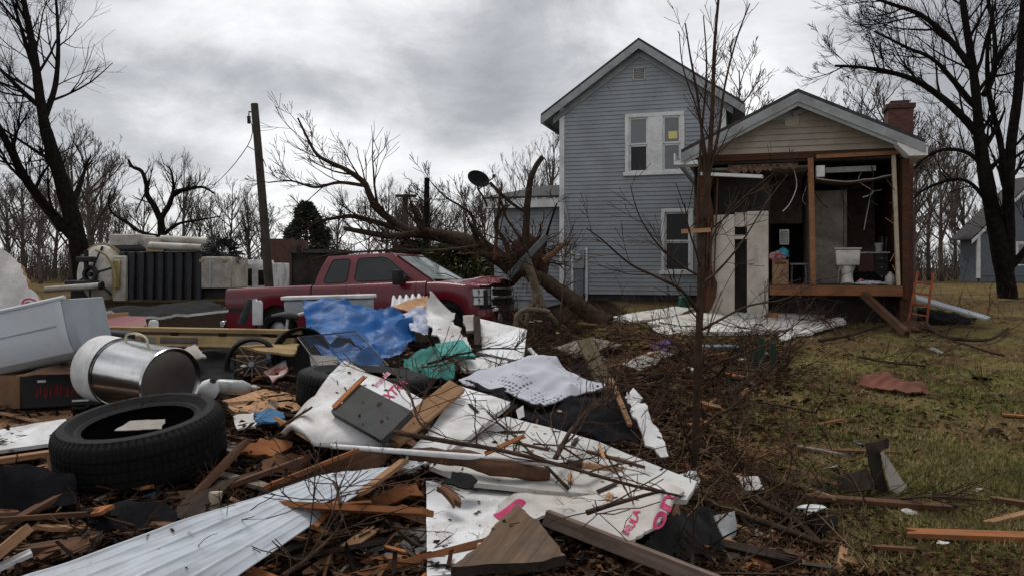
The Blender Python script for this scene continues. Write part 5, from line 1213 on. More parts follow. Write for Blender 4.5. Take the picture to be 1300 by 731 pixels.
# ================================================================ fallen tree over the pickup
def px(Y, *pp): return [at(x, y, Y + (z[0] if z else 0)) for x, y, *z in pp]
ft = thing('fallen_tree', 'uprooted bare tree fallen over behind the red pickup, crown towards the pole', 'tree', px(16.6, (655, 372))[0]); b0 = ft.location.copy()
rng = random.Random(31); gt = G(); gc = G(); rel = lambda P: [p - b0 for p in P]
limb(gt, gc, rel(px(16.8, (662, 352), (640, 332), (610, 313), (580, 303, .3), (545, 297, .6), (515, 294, .9))), .20, .12, rng, 4, 1.2, 2, t0=.3)
limb(gt, gc, rel(px(17.6, (520, 296), (500, 282), (478, 264), (468, 245), (462, 232), (440, 216), (420, 207), (402, 196), (390, 175), (378, 150))), .10, .02, rng, 12, 1.2, 2, t0=.1, bias=(-.35, 0, .35), curl=.12)
limb(gt, gc, rel(px(17.8, (512, 292), (480, 283), (450, 275), (425, 277), (400, 284), (375, 305))), .07, .02, rng, 8, 1., 2, bias=(-.4, 0, .2))
limb(gt, gc, rel(px(17.4, (462, 236), (430, 232), (400, 238), (370, 230), (340, 232))), .045, .012, rng, 9, .9, 2, bias=(-.4, 0, .3))
limb(gt, gc, rel(px(17.2, (530, 296), (500, 300), (470, 296), (437, 290))), .09, .05, rng, 8, .9, 2)
limb(gt, gc, rel(px(17.0, (560, 298), (535, 290), (527, 270), (521, 258))), .07, .04, rng, 4, .7, 2)
limb(gt, gc, rel(px(16.4, (640, 336), (618, 308), (604, 292), (600, 275), (585, 262), (565, 250), (548, 232))), .05, .012, rng, 9, .8, 2, bias=(-.2, 0, .4))
limb(gt, gc, rel(px(16.2, (652, 340), (640, 305), (628, 285), (640, 262))), .06, .02, rng, 7, .8, 2)
limb(gt, gc, rel(px(16.6, (610, 312), (560, 318), (500, 318), (430, 322), (395, 330))), .04, .015, rng, 8, .7, 2, bias=(-.3, 0, .1))
gt.build('trunk', BARKB, ft, ang=180); gc.build('crown', BARKB, ft, ang=180)
g = G(); c = rel(px(16.4, (676, 326)))[0]
bm = bmesh.new(); bmesh.ops.create_icosphere(bm, subdivisions=4, radius=.42)
for v in bm.verts: v.co = v.co * (1 + .5 * noise.noise(v.co * 3.2) + .25 * noise.noise(v.co * 9)); v.co.x *= .9; v.co.y *= .6
g.add([v.co + c for v in bm.verts], [tuple(q.index for q in f.verts) for f in bm.faces]); bm.free()
for i in range(85):
    d = rdir(rng); d.y -= .3; grow(g, c + V((d.x * .36, d.y * .25, d.z * .38)), d, rng.uniform(.2, .65), rng.uniform(.006, .022), 1, rng, -.05, .4, (1, 3), .5, .004)
g.build('root_plate', mat('root_earth', (.055, .026, .017), rough=1, var=.6, scale=6, bump=.8), ft, ang=60)
lg = thing('uprooted_log', 'thick grey brown log slanting down from the roots to the lawn', 'log', px(15.4, (725, 385))[0]); b1 = lg.location.copy()
g = G(); P = spline([p - b1 for p in px(15.6, (660, 340), (690, 356), (720, 376, -.2), (745, 396, -.4), (772, 412, -.6))], 6)
g.tube([p + V((0, 0, .02 * noise.noise(p * 4))) for p in P], [.12 + .075 * i / len(P) + .02 * noise.noise(V((i * .7, 3, 1))) for i in range(len(P))], 14); g.build('trunk', BARKB, lg, ang=80)
for nm, lb, Yq, pts, r0, r1, m in (
    ('broken_limb', 'tall upright broken limb with a torn top before the low wing', 16.0, [(668, 352), (667, 320), (668, 285), (670, 255), (673, 230), (680, 212), (689, 199)], .085, .05, BARKB),
    ('broken_limb', 'pale crooked limb hanging from the roots beside the pickup bonnet', 14.6, [(668, 330), (676, 352), (683, 372), (690, 392), (706, 408), (722, 422)], .09, .045, LIMBG),
    ('broken_limb', 'pale forked limb under the hanging crooked one', 14.4, [(684, 372), (676, 388), (670, 400), (668, 412)], .06, .035, LIMBG),
    ('broken_limb', 'bent limb arching over the ground before the pickup bumper', 14.0, [(655, 415), (656, 402), (664, 394), (680, 393), (698, 396)], .05, .04, LIMBG),
    ('broken_limb', 'reddish torn stub pointing right from the root mass', 15.8, [(690, 332), (700, 324), (712, 314), (719, 308)], .07, .03, BRW),
    ('broken_limb', 'thin limb leaning against the wall left of the downspout', 16.4, [(689, 318), (696, 292), (703, 270), (707, 258)], .03, .015, BARK),
    ('broken_limb', 'thin limb stretching from the satellite dish to the upright broken limb', 16.2, [(622, 232), (640, 250), (655, 262), (668, 270)], .035, .03, BARKB),
    ('broken_limb', 'reddish thin limb standing left of the upright broken limb', 16.3, [(628, 330), (630, 300), (633, 265), (637, 232)], .045, .02, BRW),
    ('broken_limb', 'thin limb curving down from the wing eave to the roots', 16.1, [(636, 255), (642, 275), (655, 295), (664, 310)], .025, .02, BARKB)):
    P = px(Yq, *pts); c = P[0].copy(); g = G(); gg = random.Random(len(lb)); S = spline([p - c for p in P], 5); n = len(S) - 1
    g.tube(S, [(r0 + (r1 - r0) * i / n) * (1 + .12 * noise.noise(V((i * .8, r0 * 90, 2)))) for i in range(n + 1)], 9)
    for k in range(4): i = gg.randint(2, n); grow(g, S[i], rdir(gg) + V((0, 0, .3)), .35, r1 * .3, 1, gg, .1, .25, (2, 3), .6, .005)
    tag(g.build(nm, m, loc=c, ang=80), lb, 'branch')
g = G(); a, b = px(15.7, (645, 352), (694, 300)); g.bar((0, 0, 0), b - a, .09, .13); tag(g.build('grey_gutter', mat('gutter_grey', (.10, .11, .115), rough=.6, var=.2), loc=a, bevel=.01), 'straight grey gutter piece leaning across the roots of the fallen tree', 'gutter')
# satellite dish
sdh = thing('satellite_dish', 'dark satellite dish on a bent arm above the low wing', 'satellite dish', at(607, 228, 16.4)); mxd = V((.45, -.75, .5)).to_track_quat('Z', 'Y').to_matrix().to_4x4()
g = G(); g.lathe([(0, -.055), (.10, -.045), (.18, -.02), (.245, .02), (.25, .024), (.245, .028), (.18, -.01), (.1, -.035), (0, -.045)], 36, mxd @ Matrix.Scale(.85, 4, V((0, 1, 0)))); g.build('reflector', mat('dish_grey', (.012, .012, .013), rough=.8, spec=.08, var=.2), sdh)
g = G(); g.tube([V((.02, 0, -.2)), V((.26, -.1, -.02)), V((.33, -.15, .03))], .014, 7); g.box((.33, -.15, .05), (.07, .06, .06)); g.build('feed_arm', BLK, sdh)
g = G(); g.tube(spline([V((0, .03, -.02)), V((.0, .06, -.2)), V((.1, .05, -.35)), V((.18, .1, -.55))], 4), .022, 8); g.build('mast', BLK, sdh)
# ================================================================ overturned tanker and white cab
TW = mat('tanker_white', (.50, .48, .43), rough=.6, var=.12, dirt=.6, dcol=(.17, .12, .08), dscale=1.2)
TY = mat('tanker_yellow', (.33, .25, .11), rough=.6, var=.2, dirt=.4)
TB = mat('tanker_black', (.016, .017, .021), rough=.5, var=.3, bump=.1, dirt=.2, dcol=(.05, .045, .04))
YT = 24.; tk = thing('overturned_tanker', 'overturned white vacuum tanker lorry with black ribbed side lying at left', 'lorry', at(180, 400, YT)); bt = tk.location.copy()
def tp(x, y, dy=0.): return at(x, y, YT) + V((0, dy, 0)) - bt
def tbox(name, x0, y0, x1, y1, d0, d1, m, bev=.03):
    a, b = tp(x0, y0), tp(x1, y1); g = G(); g.span((a.x, d0, b.z), (b.x, d1, a.z)); return g.build(name, m, tk, bevel=bev)
tbox('tank_side', 147, 319, 251, 388, .1, 2.2, TB)
for i in range(9):
    x = 151 + i * 12.2; a, b = tp(x, 319), tp(x + 7.5, 388); g = G(); g.span((a.x, -.02, b.z), (b.x, .097, a.z - .02)); g.build('side_rib', TB, tk, bevel=.03)
g = G(); g.tube([tp(136, 317, .3), tp(165, 315, .3), tp(245, 320, .3)], .13, 10); g.build('top_edge', TB, tk)
mxt = Matrix.Translation(tp(120, 349, .2)) @ V((-.35, -.92, .05)).to_track_quat('Z', 'Y').to_matrix().to_4x4()
g = G(); g.lathe([(0, .22), (.35, .2), (.65, .12), (.86, 0), (.90, -.05), (.92, -.12), (.92, -1.2)], 40, mxt); g.build('tank_end', TW, tk, ang=40)
g = G(); g.lathe([(.93, -.18), (.985, -.18), (.985, -.10), (.93, -.10)], 40, mxt); g.build('clamp_ring', TY, tk)
for k in range(6):
    a_ = k * 1.047 + .3; g = G(); g.tube([mxt @ V((.18 * math.cos(a_), .18 * math.sin(a_), .24)), mxt @ V((.88 * math.cos(a_), .88 * math.sin(a_), .05))], .035, 6); g.build('brace', BLK, tk)
g = G(); g.lathe([(.18, .2), (.26, .22), (.30, .28), (.26, .34), (.18, .34), (.16, .28), (.18, .2)], 24, mxt); g.lathe([(0, .34), (.07, .33), (.07, .2)], 12, mxt); g.build('hand_wheel', BLK, tk)
g = G(); q = tp(114, 318, -.2); g.tube([q, q + V((.0, 0, -.55))], .07, 8); g.build('valve_stem', BLK, tk)
tbox('valve_box', 104, 326, 124, 333, -.35, -.05, BLK)
tbox('white_plate', 145, 325, 162, 384, -.12, .05, TW)
g = G(); g.tube(spline([tp(128, 318, -.3), tp(140, 324, -.3), tp(149, 338, -.3), tp(153, 356, -.3), tp(150, 376, -.3)], 5), .035, 8); g.build('yellow_hoop', TY, tk)
tbox('yellow_bracket', 146, 330, 156, 366, -.2, -.125, TY)
g = G(); g.tube([tp(70, 367, -.5), tp(138, 362, -.5)], .095, 12); g.build('hose_pipe', TW, tk)
g = G(); g.tube([tp(138, 362, -.5), tp(141, 362, -.5)], .13, 12); g.build('pipe_flange', BLK, tk)
tbox('chassis', 84, 368, 150, 392, .2, 1.6, BLK); tbox('lower_gear', 88, 356, 130, 361, -.3, .3, BLK)
tbox('roof_locker', 134, 297, 172, 312, .2, 1.4, TW); tbox('roof_box', 181, 301, 200, 316, .1, 1., TW)
for y, x0, x1 in ((303, 197, 257), (312, 190, 256)): g = G(); g.tube([tp(x0, y, .0 if y > 305 else .4), tp(x1, y + 3, .0 if y > 305 else .4)], .115, 14); g.build('roof_tube', TW, tk)
tbox('locker_stripe', 186, 316, 208, 320, -.04, .08, TY, .01)
g = G(); q = tp(275, 318, .6); rng = random.Random(8)
for i in range(160): d = rdir(rng); grow(g, q + V((d.x * .3, d.y * .2, d.z * .2)), d, rng.uniform(.2, .5), .025, 1, rng, 0, .4, (2, 3), .6, .008)
g.build('torn_hoses', TB, tk)
tbox('equipment_box', 251, 326, 294, 366, .0, 1.5, TW); tbox('box_seam', 266, 327, 268, 365, -.02, -.001, GREYP, .004); tbox('box_foot', 251, 366, 290, 385, .2, 1.4, DARKI)
for x in (256, 285):
    g = G(); q = tp(x, 331, -.02); g.box(q, (.14, .03, .10)); g.build('marker_light', TY, tk, bevel=.01)
YV = 27.; wv = thing('white_van', 'white van cab with dark windows standing between tanker and utility pole', 'van', at(322, 372, YV)); bv = wv.location.copy()
def vp(x, y): return at(x, y, YV) - bv
def vbox(name, x0, y0, x1, y1, d0, d1, m, bev=.04, par=wv):
    a, b = vp(x0, y0), vp(x1, y1); g = G(); g.span((a.x, d0, b.z), (b.x, d1, a.z)); return g.build(name, m, par, bevel=bev, seg=2)
vb = vbox('body', 294, 334, 349, 385, 0, 1.8, WHT); vbox('roof', 298, 330, 330, 334, .2, 1.6, WHT)
vbox('window', 299, 341, 320, 363, -.012, .01, DARKG, .005); vbox('window', 328, 343, 345, 362, -.012, .01, DARKG, .005); vbox('lamp_bar', 305, 334, 315, 338, -.05, .0, BLK, .01)

# ================================================================ things inside and before the annex
def HT(name, label, cat, a, b, z, rz=0.): return thing(name, label, cat, hp(a, b, z), (0, 0, -YAW + rz))
POR = mat('porcelain', (.52, .49, .44), rough=.25, var=.1, scale=3, bump=0, dirt=.5, spec=.5)
tl = HT('toilet', 'white toilet seen from behind on the open annex floor', 'toilet', 6.60, -4.0, AFL + .005)
g = G(); g.add([(x * (.205 + .02 * k), y, z) for k, z in ((0, .37), (1, .67)) for x, y in ((-1, -.1), (1, -.1), (1, .1), (-1, .1))], [(0, 1, 2, 3), (4, 5, 6, 7), (0, 1, 5, 4), (1, 2, 6, 5), (2, 3, 7, 6), (3, 0, 4, 7)]); g.build('tank', POR, tl, bevel=.03, seg=3)
g = G(); g.box((0, 0, .69), (.49, .24, .035)); g.build('tank_lid', POR, tl, bevel=.014, seg=2)
g = G(); g.tube([(0, .0, .0), (0, .02, .05), (0, .05, .2), (0, .08, .33), (0, .1, .369)], [.13, .115, .10, .14, .15], 20); g.build('base', POR, tl, ang=70)
g = G(); g.lathe([(0, .16), (.1, .2), (.17, .3), (.19, .375), (.165, .38), (.1, .25), (0, .22)], 26, Matrix.Translation((0, .28, 0)) @ Matrix.Scale(1.2, 4, V((0, 1, 0)))); g.build('bowl', POR, tl)
g = G(); g.tube(spline([V((-.12, -.06, .37)), V((-.16, -.06, .25)), V((-.17, -.03, .05))], 4), .012, 6); g.build('supply_hose', METAL, tl)
cb_ = HT('carton', 'brown carton standing on the annex floor by the white wallboard', 'box', 5.38, -4.12, AFL + .004)
g = G(); g.box((0, 0, .24), (.30, .28, .48)); g.build('box_body', CARD, cb_, bevel=.008)
g = G(); g.box((0, -.142, .42), (.20, .004, .05)); g.build('tape', BRW, cb_)
def rag(name, label, cat, a, b, z, w_, h_, m, seed, par=None):
    g = G(); bm = bmesh.new(); bmesh.ops.create_icosphere(bm, subdivisions=4, radius=1)
    for v in bm.verts: v.co = v.co * (1 + .35 * noise.noise(v.co * 2.6 + V((seed, 0, 0))) + .2 * noise.noise(v.co * 6 + V((0, seed, 0))))
    g.add([(v.co.x * w_ / 2, v.co.y * w_ / 2.4, v.co.z * h_ / 2) for v in bm.verts], [tuple(q.index for q in f.verts) for f in bm.faces]); bm.free()
    o = g.build(name, m, None, loc=hp(a, b, z), rot=(0, 0, -YAW), ang=60); return tag(o, label, cat)
rag('cloth_bundle', 'cyan cloth on top of the brown carton', 'cloth', 5.42, -4.12, AFL + .60, .24, .20, mat('cyan_cloth', (.03, .24, .33), rough=.9, var=.4, scale=9), 2)
rag('cloth_bundle', 'pink red cloth on top of the brown carton', 'cloth', 5.32, -4.2, AFL + .55, .30, .18, mat('red_cloth', (.33, .04, .06), rough=.9, col2=(.45, .3, .32), var=.4, scale=9), 5)
rag('cloth_bundle', 'white cloth lying right of the toilet', 'cloth', 7.0, -4.05, AFL + .04, .50, .09, WHT2, 3)
rag('cloth_bundle', 'dark clutter heaped on the floor behind the toilet', 'clutter', 6.95, -3.6, AFL + .12, .55, .26, BLKC, 8)
rag('pink_bundle', 'small pink thing at the right foot of the toilet', 'cloth', 6.84, -4.05, AFL + .06, .12, .12, MATS['red_cloth'], 11)
fn = HT('wall_heater', 'small white grilled wall heater in the dark left opening', 'heater', 5.46, -3.9, 2.18)
g = G(); g.span((-.09, -.03, -.15), (.09, .03, .15)); g.build('case', mat('heater_white', (.42, .42, .40), dirt=.3), fn, bevel=.01)
for i in range(6): g = G(); g.span((-.07, -.034, -.11 + i * .04), (.07, -.031, -.095 + i * .04)); g.build('slat', BLK, fn)
st = HT('stool', 'grey metal stool in the dark left opening', 'stool', 5.75, -3.5, AFL + .004)
g = G(); g.box((0, 0, .40), (.34, .3, .04)); g.build('seat', METAL, st, bevel=.01)
for x in (-.14, .14):
    for y in (-.12, .12): g = G(); g.tube([(x, y, 0), (x * .9, y * .9, .39)], .012, 6); g.build('leg', METAL, st)
vn = HT('vanity', 'dark red vanity cupboard with pale top at right inside the annex', 'cupboard', 7.08, -3.4, AFL + .004)
g = G(); g.span((-.25, -.22, 0), (.04, .22, .60)); g.build('cupboard', mat('dark_red_wood', (.06, .014, .012), rough=.6, var=.3), vn, bevel=.008)
g = G(); g.span((-.27, -.25, .601), (.32, .24, .635)); g.build('top', mat('counter_pale', (.40, .38, .35), dirt=.3), vn, bevel=.006)
g = G(); g.span((.045, -.22, 0), (.3, .22, .60)); db = g.build('drawer_unit', DARKI, vn, bevel=.006)
for z in (.1, .27, .44): g = G(); g.span((.06, -.235, z), (.29, -.221, z + .13)); d_ = g.build('drawer', BLK, db, bevel=.006); g = G(); g.lathe([(0, .02), (.014, .015), (.01, 0)], 10, Matrix.Translation((.17, -.236, z + .065)) @ Matrix.Rotation(R(90), 4, 'X')); d2 = g.build('knob', METAL, vn)
g = G(); g.lathe([(0, 0), (.08, 0), (.095, .03), (.095, .15), (.05, .21), (.03, .22), (.03, .25), (0, .25)], 20); tag(g.build('white_jug', POR, loc=hp(7.34, -4.08, AFL + .005), ang=40), 'white plastic jug on the annex floor beside the corner stud', 'jug')
g = G(); g.lathe([(0, 0), (.06, 0), (.07, .1), (.09, .16), (.05, .17), (0, .14)], 16); tag(g.build('basin_pot', POR, loc=hp(7.22, -3.5, AFL + .645)), 'white pot on the pale vanity top', 'pot')
g = G(); g.bar((0, 0, 0), (.13, 0, .75), .03, .02); tag(g.build('light_bar', TRIM, loc=hp(7.02, -2.9, 2.35), rot=(0, 0, -YAW)), 'pale bar hanging on the dim right wall inside the annex', 'bar')
g = G(); g.bar((0, 0, 0), (.19, 0, .03), .03, .02); tag(g.build('wall_bracket', TRIM, loc=hp(7.16, -2.88, 3.12), rot=(0, 0, -YAW)), 'short pale bracket on top of the hanging bar', 'bracket')
for i in range(4):
    g = G(); g.tube([(0, 0, 0), (.02 * (i - 1.5), 0, .24)], .018, 7); g.tube([(.02 * (i - 1.5), 0, .24), (.024 * (i - 1.5), 0, .30)], .01, 6); tag(g.build('bottle', mat('bottle_grey', (.12, .12, .13), rough=.3, bump=0) if i % 2 else BLK, loc=hp(7.28 + .03 * i, -3.35 + .05 * i, AFL + .645)), 'thin bottle on the pale vanity top', 'bottle', 'bottles on the vanity')
# ragged edges, wires and insulation of the torn room
rr = random.Random(17)
def ragged(name, x0, x1, z, drop, y, m):
    n = 26; top = [(x0 + (x1 - x0) * i / n, z) for i in range(n + 1)]; low_ = [(x, z - drop * (.1 + 1.1 * abs(noise.noise(V((x * 2.1, drop, 1)))) + .5 * rr.random() ** 2)) for x, z in reversed(top)]
    g = G(); g.prism(low_ + top, .014, Matrix(((1, 0, 0, 0), (0, 0, 1, y), (0, 1, 0, 0), (0, 0, 0, 1)))); g.build(name, m, house)
ragged('torn_insulation', 4.4, 5.7, 3.598, .22, AF + .09, INSU)
for k in range(9):
    x = 4.2 + rr.random() * 3.1; y = AF + .25 + rr.random() * .8; l = rr.uniform(.3, 1.1)
    g = G(); g.tube(spline([V((x, y, 3.5)), V((x + rr.uniform(-.1, .1), y, 3.5 - l * .4)), V((x + rr.uniform(-.2, .2), y, 3.5 - l * .8)), V((x + rr.uniform(-.25, .25), y, 3.5 - l))], 4), rr.uniform(.006, .012), 5); g.build('loose_wire', BLK if k % 3 else TRIM, house)
for k in range(6):
    z = rr.uniform(1.4, 3.3); g = G(); x = 7.37 + rr.uniform(-.02, .03); g.bar((x, AF - .02, z), (x - rr.uniform(.05, .16), AF - .03, z + rr.uniform(-.25, .25)), .015, rr.uniform(.015, .04), up=V((0, 1, 0))); g.build('splinter', STUD if k % 2 else RAWD, house)
# ladder
la = thing('ladder', 'short rusty orange ladder leaning against the right end of the annex floor', 'ladder', hp(7.62, -4.95, .45), (R(-10), R(9), -YAW - .1))
ORM = mat('rusty_orange', (.30, .065, .022), rough=.7, var=.4, scale=8, dirt=.4)
for x in (-.15, .15): g = G(); g.bar((x, 0, 0), (x * .8, 0, 1.08), .04, .05, up=V((0, 1, 0))); g.build('rail', ORM, la, bevel=.004)
for k in range(5): g = G(); z = .12 + .19 * k; g.tube([(-.15 * (1 - .2 * z), 0, z), (.15 * (1 - .2 * z), 0, z)], .016, 7); g.build('rung', ORM, la)
plank('prop_timber', 'dark timber slanting from the annex floor to the ground beside the ladder', 'timber', hp(6.85, -4.4, 1.08), pg(1152, 424, .06), .13, .11, BRW, ragged=(.02, .1), roll=.3)
g = G(); bm = bmesh.new(); bmesh.ops.create_icosphere(bm, subdivisions=4, radius=1)
for v in bm.verts: v.co = v.co * (1 + .4 * noise.noise(v.co * 2.2)); v.co = V((v.co.x * .34, v.co.y * .2, v.co.z * .14))
g.add([v.co for v in bm.verts], [tuple(q.index for q in f.verts) for f in bm.faces]); bm.free(); tag(g.build('root_lump', BRW, loc=pg(1160, 418, .04)), 'dark earthy clod at the foot of the slanting timber', 'clod')
sheet('fallen_siding', 'long grey sheet sloping down right of the ladder', 'sheet', [at(1163, 374, 15.2), at(1258, 402, 14.4), at(1252, 404, 14.2), at(1163, 379, 14.8)], GREYP, .03, .01, 2, .01)
sheet('dark_sheet', 'dark sheet bunched under the sloping grey sheet', 'sheet', [(1165, 388, .3), (1240, 403, .1), (1230, 410, .04), (1165, 408, .06)], BLKC, .02, .08, 3, .02)  # near-black crumpled sheet in the space below the sloping one
WP = mat('slab_white', (.56, .55, .52), rough=.7, var=.1, scale=2, dirt=.5, dcol=(.22, .17, .12), dscale=2.)
sheet('wall_slab', 'large white wall slab lying flat in front of the annex', 'wall slab', [(822, 408, .12), (905, 392, .16), (1044, 394, .14), (1052, 398, .12), (1012, 416, .10), (930, 421, .08), (872, 421, .08)], WP, .07, .008, 1.2, .012, flat=.85)
sheet('wall_slab', 'narrow white slab right of the large white wall slab', 'wall slab', [(1018, 412, .12), (1068, 402, .14), (1073, 408, .12), (1025, 422, .08), (990, 424, .06)], WP, .05, .02, 2, .03)
sheet('wall_slab', 'long pale slab lying left of the sapling towards the house', 'wall slab', [(772, 402, .10), (855, 389, .14), (880, 391, .14), (858, 400, .1), (800, 408, .06)], WP, .05, .012, 2, .03)
sheet('wall_slab', 'thin pale slab in the twigs below the large white wall slab', 'wall slab', [(828, 416, .08), (890, 410, .1), (880, 420, .05), (838, 424, .04)], WP, .05, .02, 2, .03)
sheet('white_scrap', 'torn white scrap below the narrow white slab', 'scrap', [(988, 424, .1), (1012, 418, .1), (1008, 428, .05), (992, 432, .04)], WHT2, .03, .03, 5, .03)
plank('orange_splinter', 'long fresh orange splinter at the foot of the uprooted log', 'splinter', (733, 411, .12), (790, 414, .12), .12, .03, ORW, ragged=(.1, .5))
rb = mat('planter_red', (.14, .02, .02), rough=.6, var=.2)
g = G(); g.lathe([(0, 0), (.12, 0), (.15, .22), (.16, .24), (.13, .24), (.11, .03), (0, .03)], 20); tag(g.build('red_pot', rb, loc=pg(908, 388, .02)), 'red pot before the left white wallboard', 'pot')
g = G(); g.span((-.1, -.1, 0), (.1, .1, .34)); tag(g.build('green_bin', mat('green_plastic', (.01, .09, .065), rough=.5, var=.2), loc=pg(868, 396, .02), bevel=.02), 'green plastic bin at the house corner left of the annex', 'bin')
plank('orange_block', 'orange wood block leaning by the right white wallboard', 'block', hp(5.1, -4.55, .62), hp(5.32, -4.5, .66), .12, .14, ORW)
# ================================================================ things on the lawn
bn = thing('small_bench', 'faded blue bench with thin legs on the lawn behind the sapling', 'bench', pg(912, 462, 0)); 
g = G(); g.box((0, 0, .24), (.50, .20, .03)); g.build('seat', mat('faded_blue', (.13, .19, .22), rough=.7, var=.2, dirt=.3), bn, bevel=.008)
for x in (-.22, .22):
    for y in (-.08, .08): g = G(); g.tube([(x, y, -.02), (x, y, .225)], .013, 6); g.build('leg', BLK, bn)
cloth('purple_cloth', 'purple cloth scrap on the debris left of the sapling', 'cloth', [(826, 436, .10), (850, 432, .12), (862, 438, .08), (848, 446, .05), (830, 444, .05)], mat('purple_cloth', (.10, .055, .16), rough=.9), .06, 6, seed=3)
for k, (x, y, h) in enumerate(((968, 470, .42), (981, 468, .34), (958, 474, .30))):
    b = pg(x, y); g = G(); g.bar((0, 0, 0), (.02 * (k - 1), 0, h), .07, .04, up=V((0, 1, 0))); tag(g.build('green_stake', mat('dark_green', (.02, .035, .022), rough=.8, var=.3), loc=b), 'short dark green stake among twigs on the lawn', 'stake', 'dark green stakes on the lawn')
sheet('brown_paper', 'crumpled reddish brown paper sheet lying on the lawn', 'paper', [(1086, 486, .05), (1100, 478, .12), (1125, 474, .16), (1145, 482, .14), (1172, 480, .16), (1180, 494, .06), (1150, 500, .04), (1115, 492, .06)], mat('rust_paper', (.13, .042, .025), rough=.85, var=.25, dirt=.35), .012, .05, 4, .02, ridge=.05, res=.03)
bk = thing('bent_bracket', 'bent dark metal piece with a pale triangular face standing on the lawn', 'bent metal', pg(1128, 632, 0)); bk0 = bk.location.copy(); bpy.context.view_layer.update()
Yb = bk0.y
sheet('dark_flange', None, None, [at(1100, 562, Yb + .05), at(1128, 556, Yb + .1), at(1128, 568, Yb + .1), at(1118, 572, Yb), at(1128, 625, Yb), at(1116, 628, Yb), at(1104, 590, Yb)], DKW, .02, .004, 3, .006, parent=bk)
sheet('dark_flange', None, None, [at(1062, 605, Yb + .05), at(1100, 594, Yb), at(1112, 612, Yb - .05), at(1108, 620, Yb - .1), at(1066, 626, Yb)], DKW, .02, .004, 3, .004, parent=bk)
sheet('pale_face', None, None, [at(1118, 575, Yb - .03), at(1122, 573, Yb - .03), at(1152, 618, Yb - .08), at(1140, 626, Yb - .08), at(1130, 622, Yb - .06)], mat('pale_metal', (.42, .38, .32), rough=.5, var=.2, dirt=.4), .012, .004, 3, .003, parent=bk)
plank('lawn_plank', 'long brown plank lying on the lawn below the bent metal piece', 'plank', (1022, 630, .04), (1217, 644, .04), .09, .03, BRW, ragged=(.03, .05))
plank('lawn_plank', 'broad reddish plank reaching the right edge of the lawn', 'plank', (1148, 676, .03), (1330, 682, .03), .11, .03, ORW, ragged=(.08, 0))
plank('lawn_plank', 'tan plank end at the right edge above the broad reddish plank', 'plank', (1256, 632, .04), (1325, 642, .04), .06, .03, BRW, ragged=(.04, 0))
plank('lawn_plank', 'tan plank lying askew between two planks at the right edge', 'plank', (1252, 664, .03), (1322, 646, .05), .05, .02, PLY, ragged=(.08, 0))
plank('lawn_plank', 'thin orange lath at the right edge in mid lawn', 'lath', (1272, 526, .02), (1330, 530, .02), .06, .02, ORW)
plank('white_splinter', 'pale torn splinter on the lawn left of the bent metal piece', 'splinter', (1012, 566, .03), (1086, 580, .03), .07, .02, GRW, ragged=(.05, .35))
plank('dark_stick', 'dark split stick low in the right foreground', 'stick', (1108, 694, .03), (1162, 697, .03), .03, .02, BRW)
bw_ = thing('plastic_bowl', 'black bowl with a white lid in the leaves below the brush', 'bowl', pg(1044, 676, 0))
g = G(); g.lathe([(0, 0), (.07, 0), (.095, .05), (.10, .09), (.09, .09), (.08, .02), (0, .02)], 22, Matrix.Rotation(R(-18), 4, 'X')); g.build('bowl', BLK, bw_)
g = G(); g.lathe([(0, .12), (.06, .115), (.09, .10), (.088, .092), (0, .095)], 18, Matrix.Translation((-.03, .06, .03)) @ Matrix.Rotation(R(-15), 4, 'X')); g.build('lid', WHT, bw_)
sheet('plastic_bag', 'crumpled clear bag in the brush at bottom right of the sapling', 'bag', [(912, 652, .16), (932, 648, .18), (934, 680, .06), (918, 688, .04)], BOT, .02, .05, 8, .02)
sheet('white_scrap', 'white and yellow scrap in the brush right of the sapling', 'scrap', [(938, 606, .1), (962, 602, .12), (970, 620, .06), (945, 622, .05)], WHT2, .01, .02, 6)
sheet('white_scrap', 'white scrap caught left of the sapling foot', 'scrap', [(862, 602, .12), (884, 596, .14), (888, 618, .08), (868, 622, .06)], WHT2, .01, .03, 6, .01)
for lb, P, r in (('curved dark branch lying on the lawn right of the annex', ((1172, 412), (1195, 425), (1225, 431), (1258, 430), (1280, 416)), .035),
                 ('dark branch on the lawn in front of the narrow white slab', ((1040, 432), (1075, 426), (1110, 416), (1128, 412)), .03),
                 ('straight thin branch on the lawn beyond the brown paper', ((1090, 452), (1130, 460), (1175, 464)), .02),
                 ('long bare pole branch sweeping over the lawn from the brush', ((925, 500), (950, 480), (985, 455), (1020, 428)), .03),
                 ('thick pale branch slanting through the brush at lower right', ((870, 625), (920, 645), (985, 668), (1046, 690)), .03),
                 ('brown branch beside the thick pale one in the brush', ((905, 610), (960, 635), (1010, 660), (1040, 688)), .028),
                 ('grey branch end at the bottom edge right of the long board', ((850, 718), (885, 728), (915, 742)), .03)):
    Q = [pg(x, y, .07) for x, y in P]; c = Q[0].copy(); g = G(); S = spline([q - c for q in Q], 5); n = len(S); rg = random.Random(len(lb))
    g.tube(S, [r * (1.1 - .6 * i / n) for i in range(n)], 8)
    for k in range(5): i = rg.randint(2, n - 1); d = rdir(rg); d.z = abs(d.z) * .4; grow(g, S[i], d, .5, r * .3, 1, rg, .02, .25, (2, 4), .6, .003)
    tag(g.build('fallen_branch', BARKB, loc=c, ang=80), lb, 'branch')
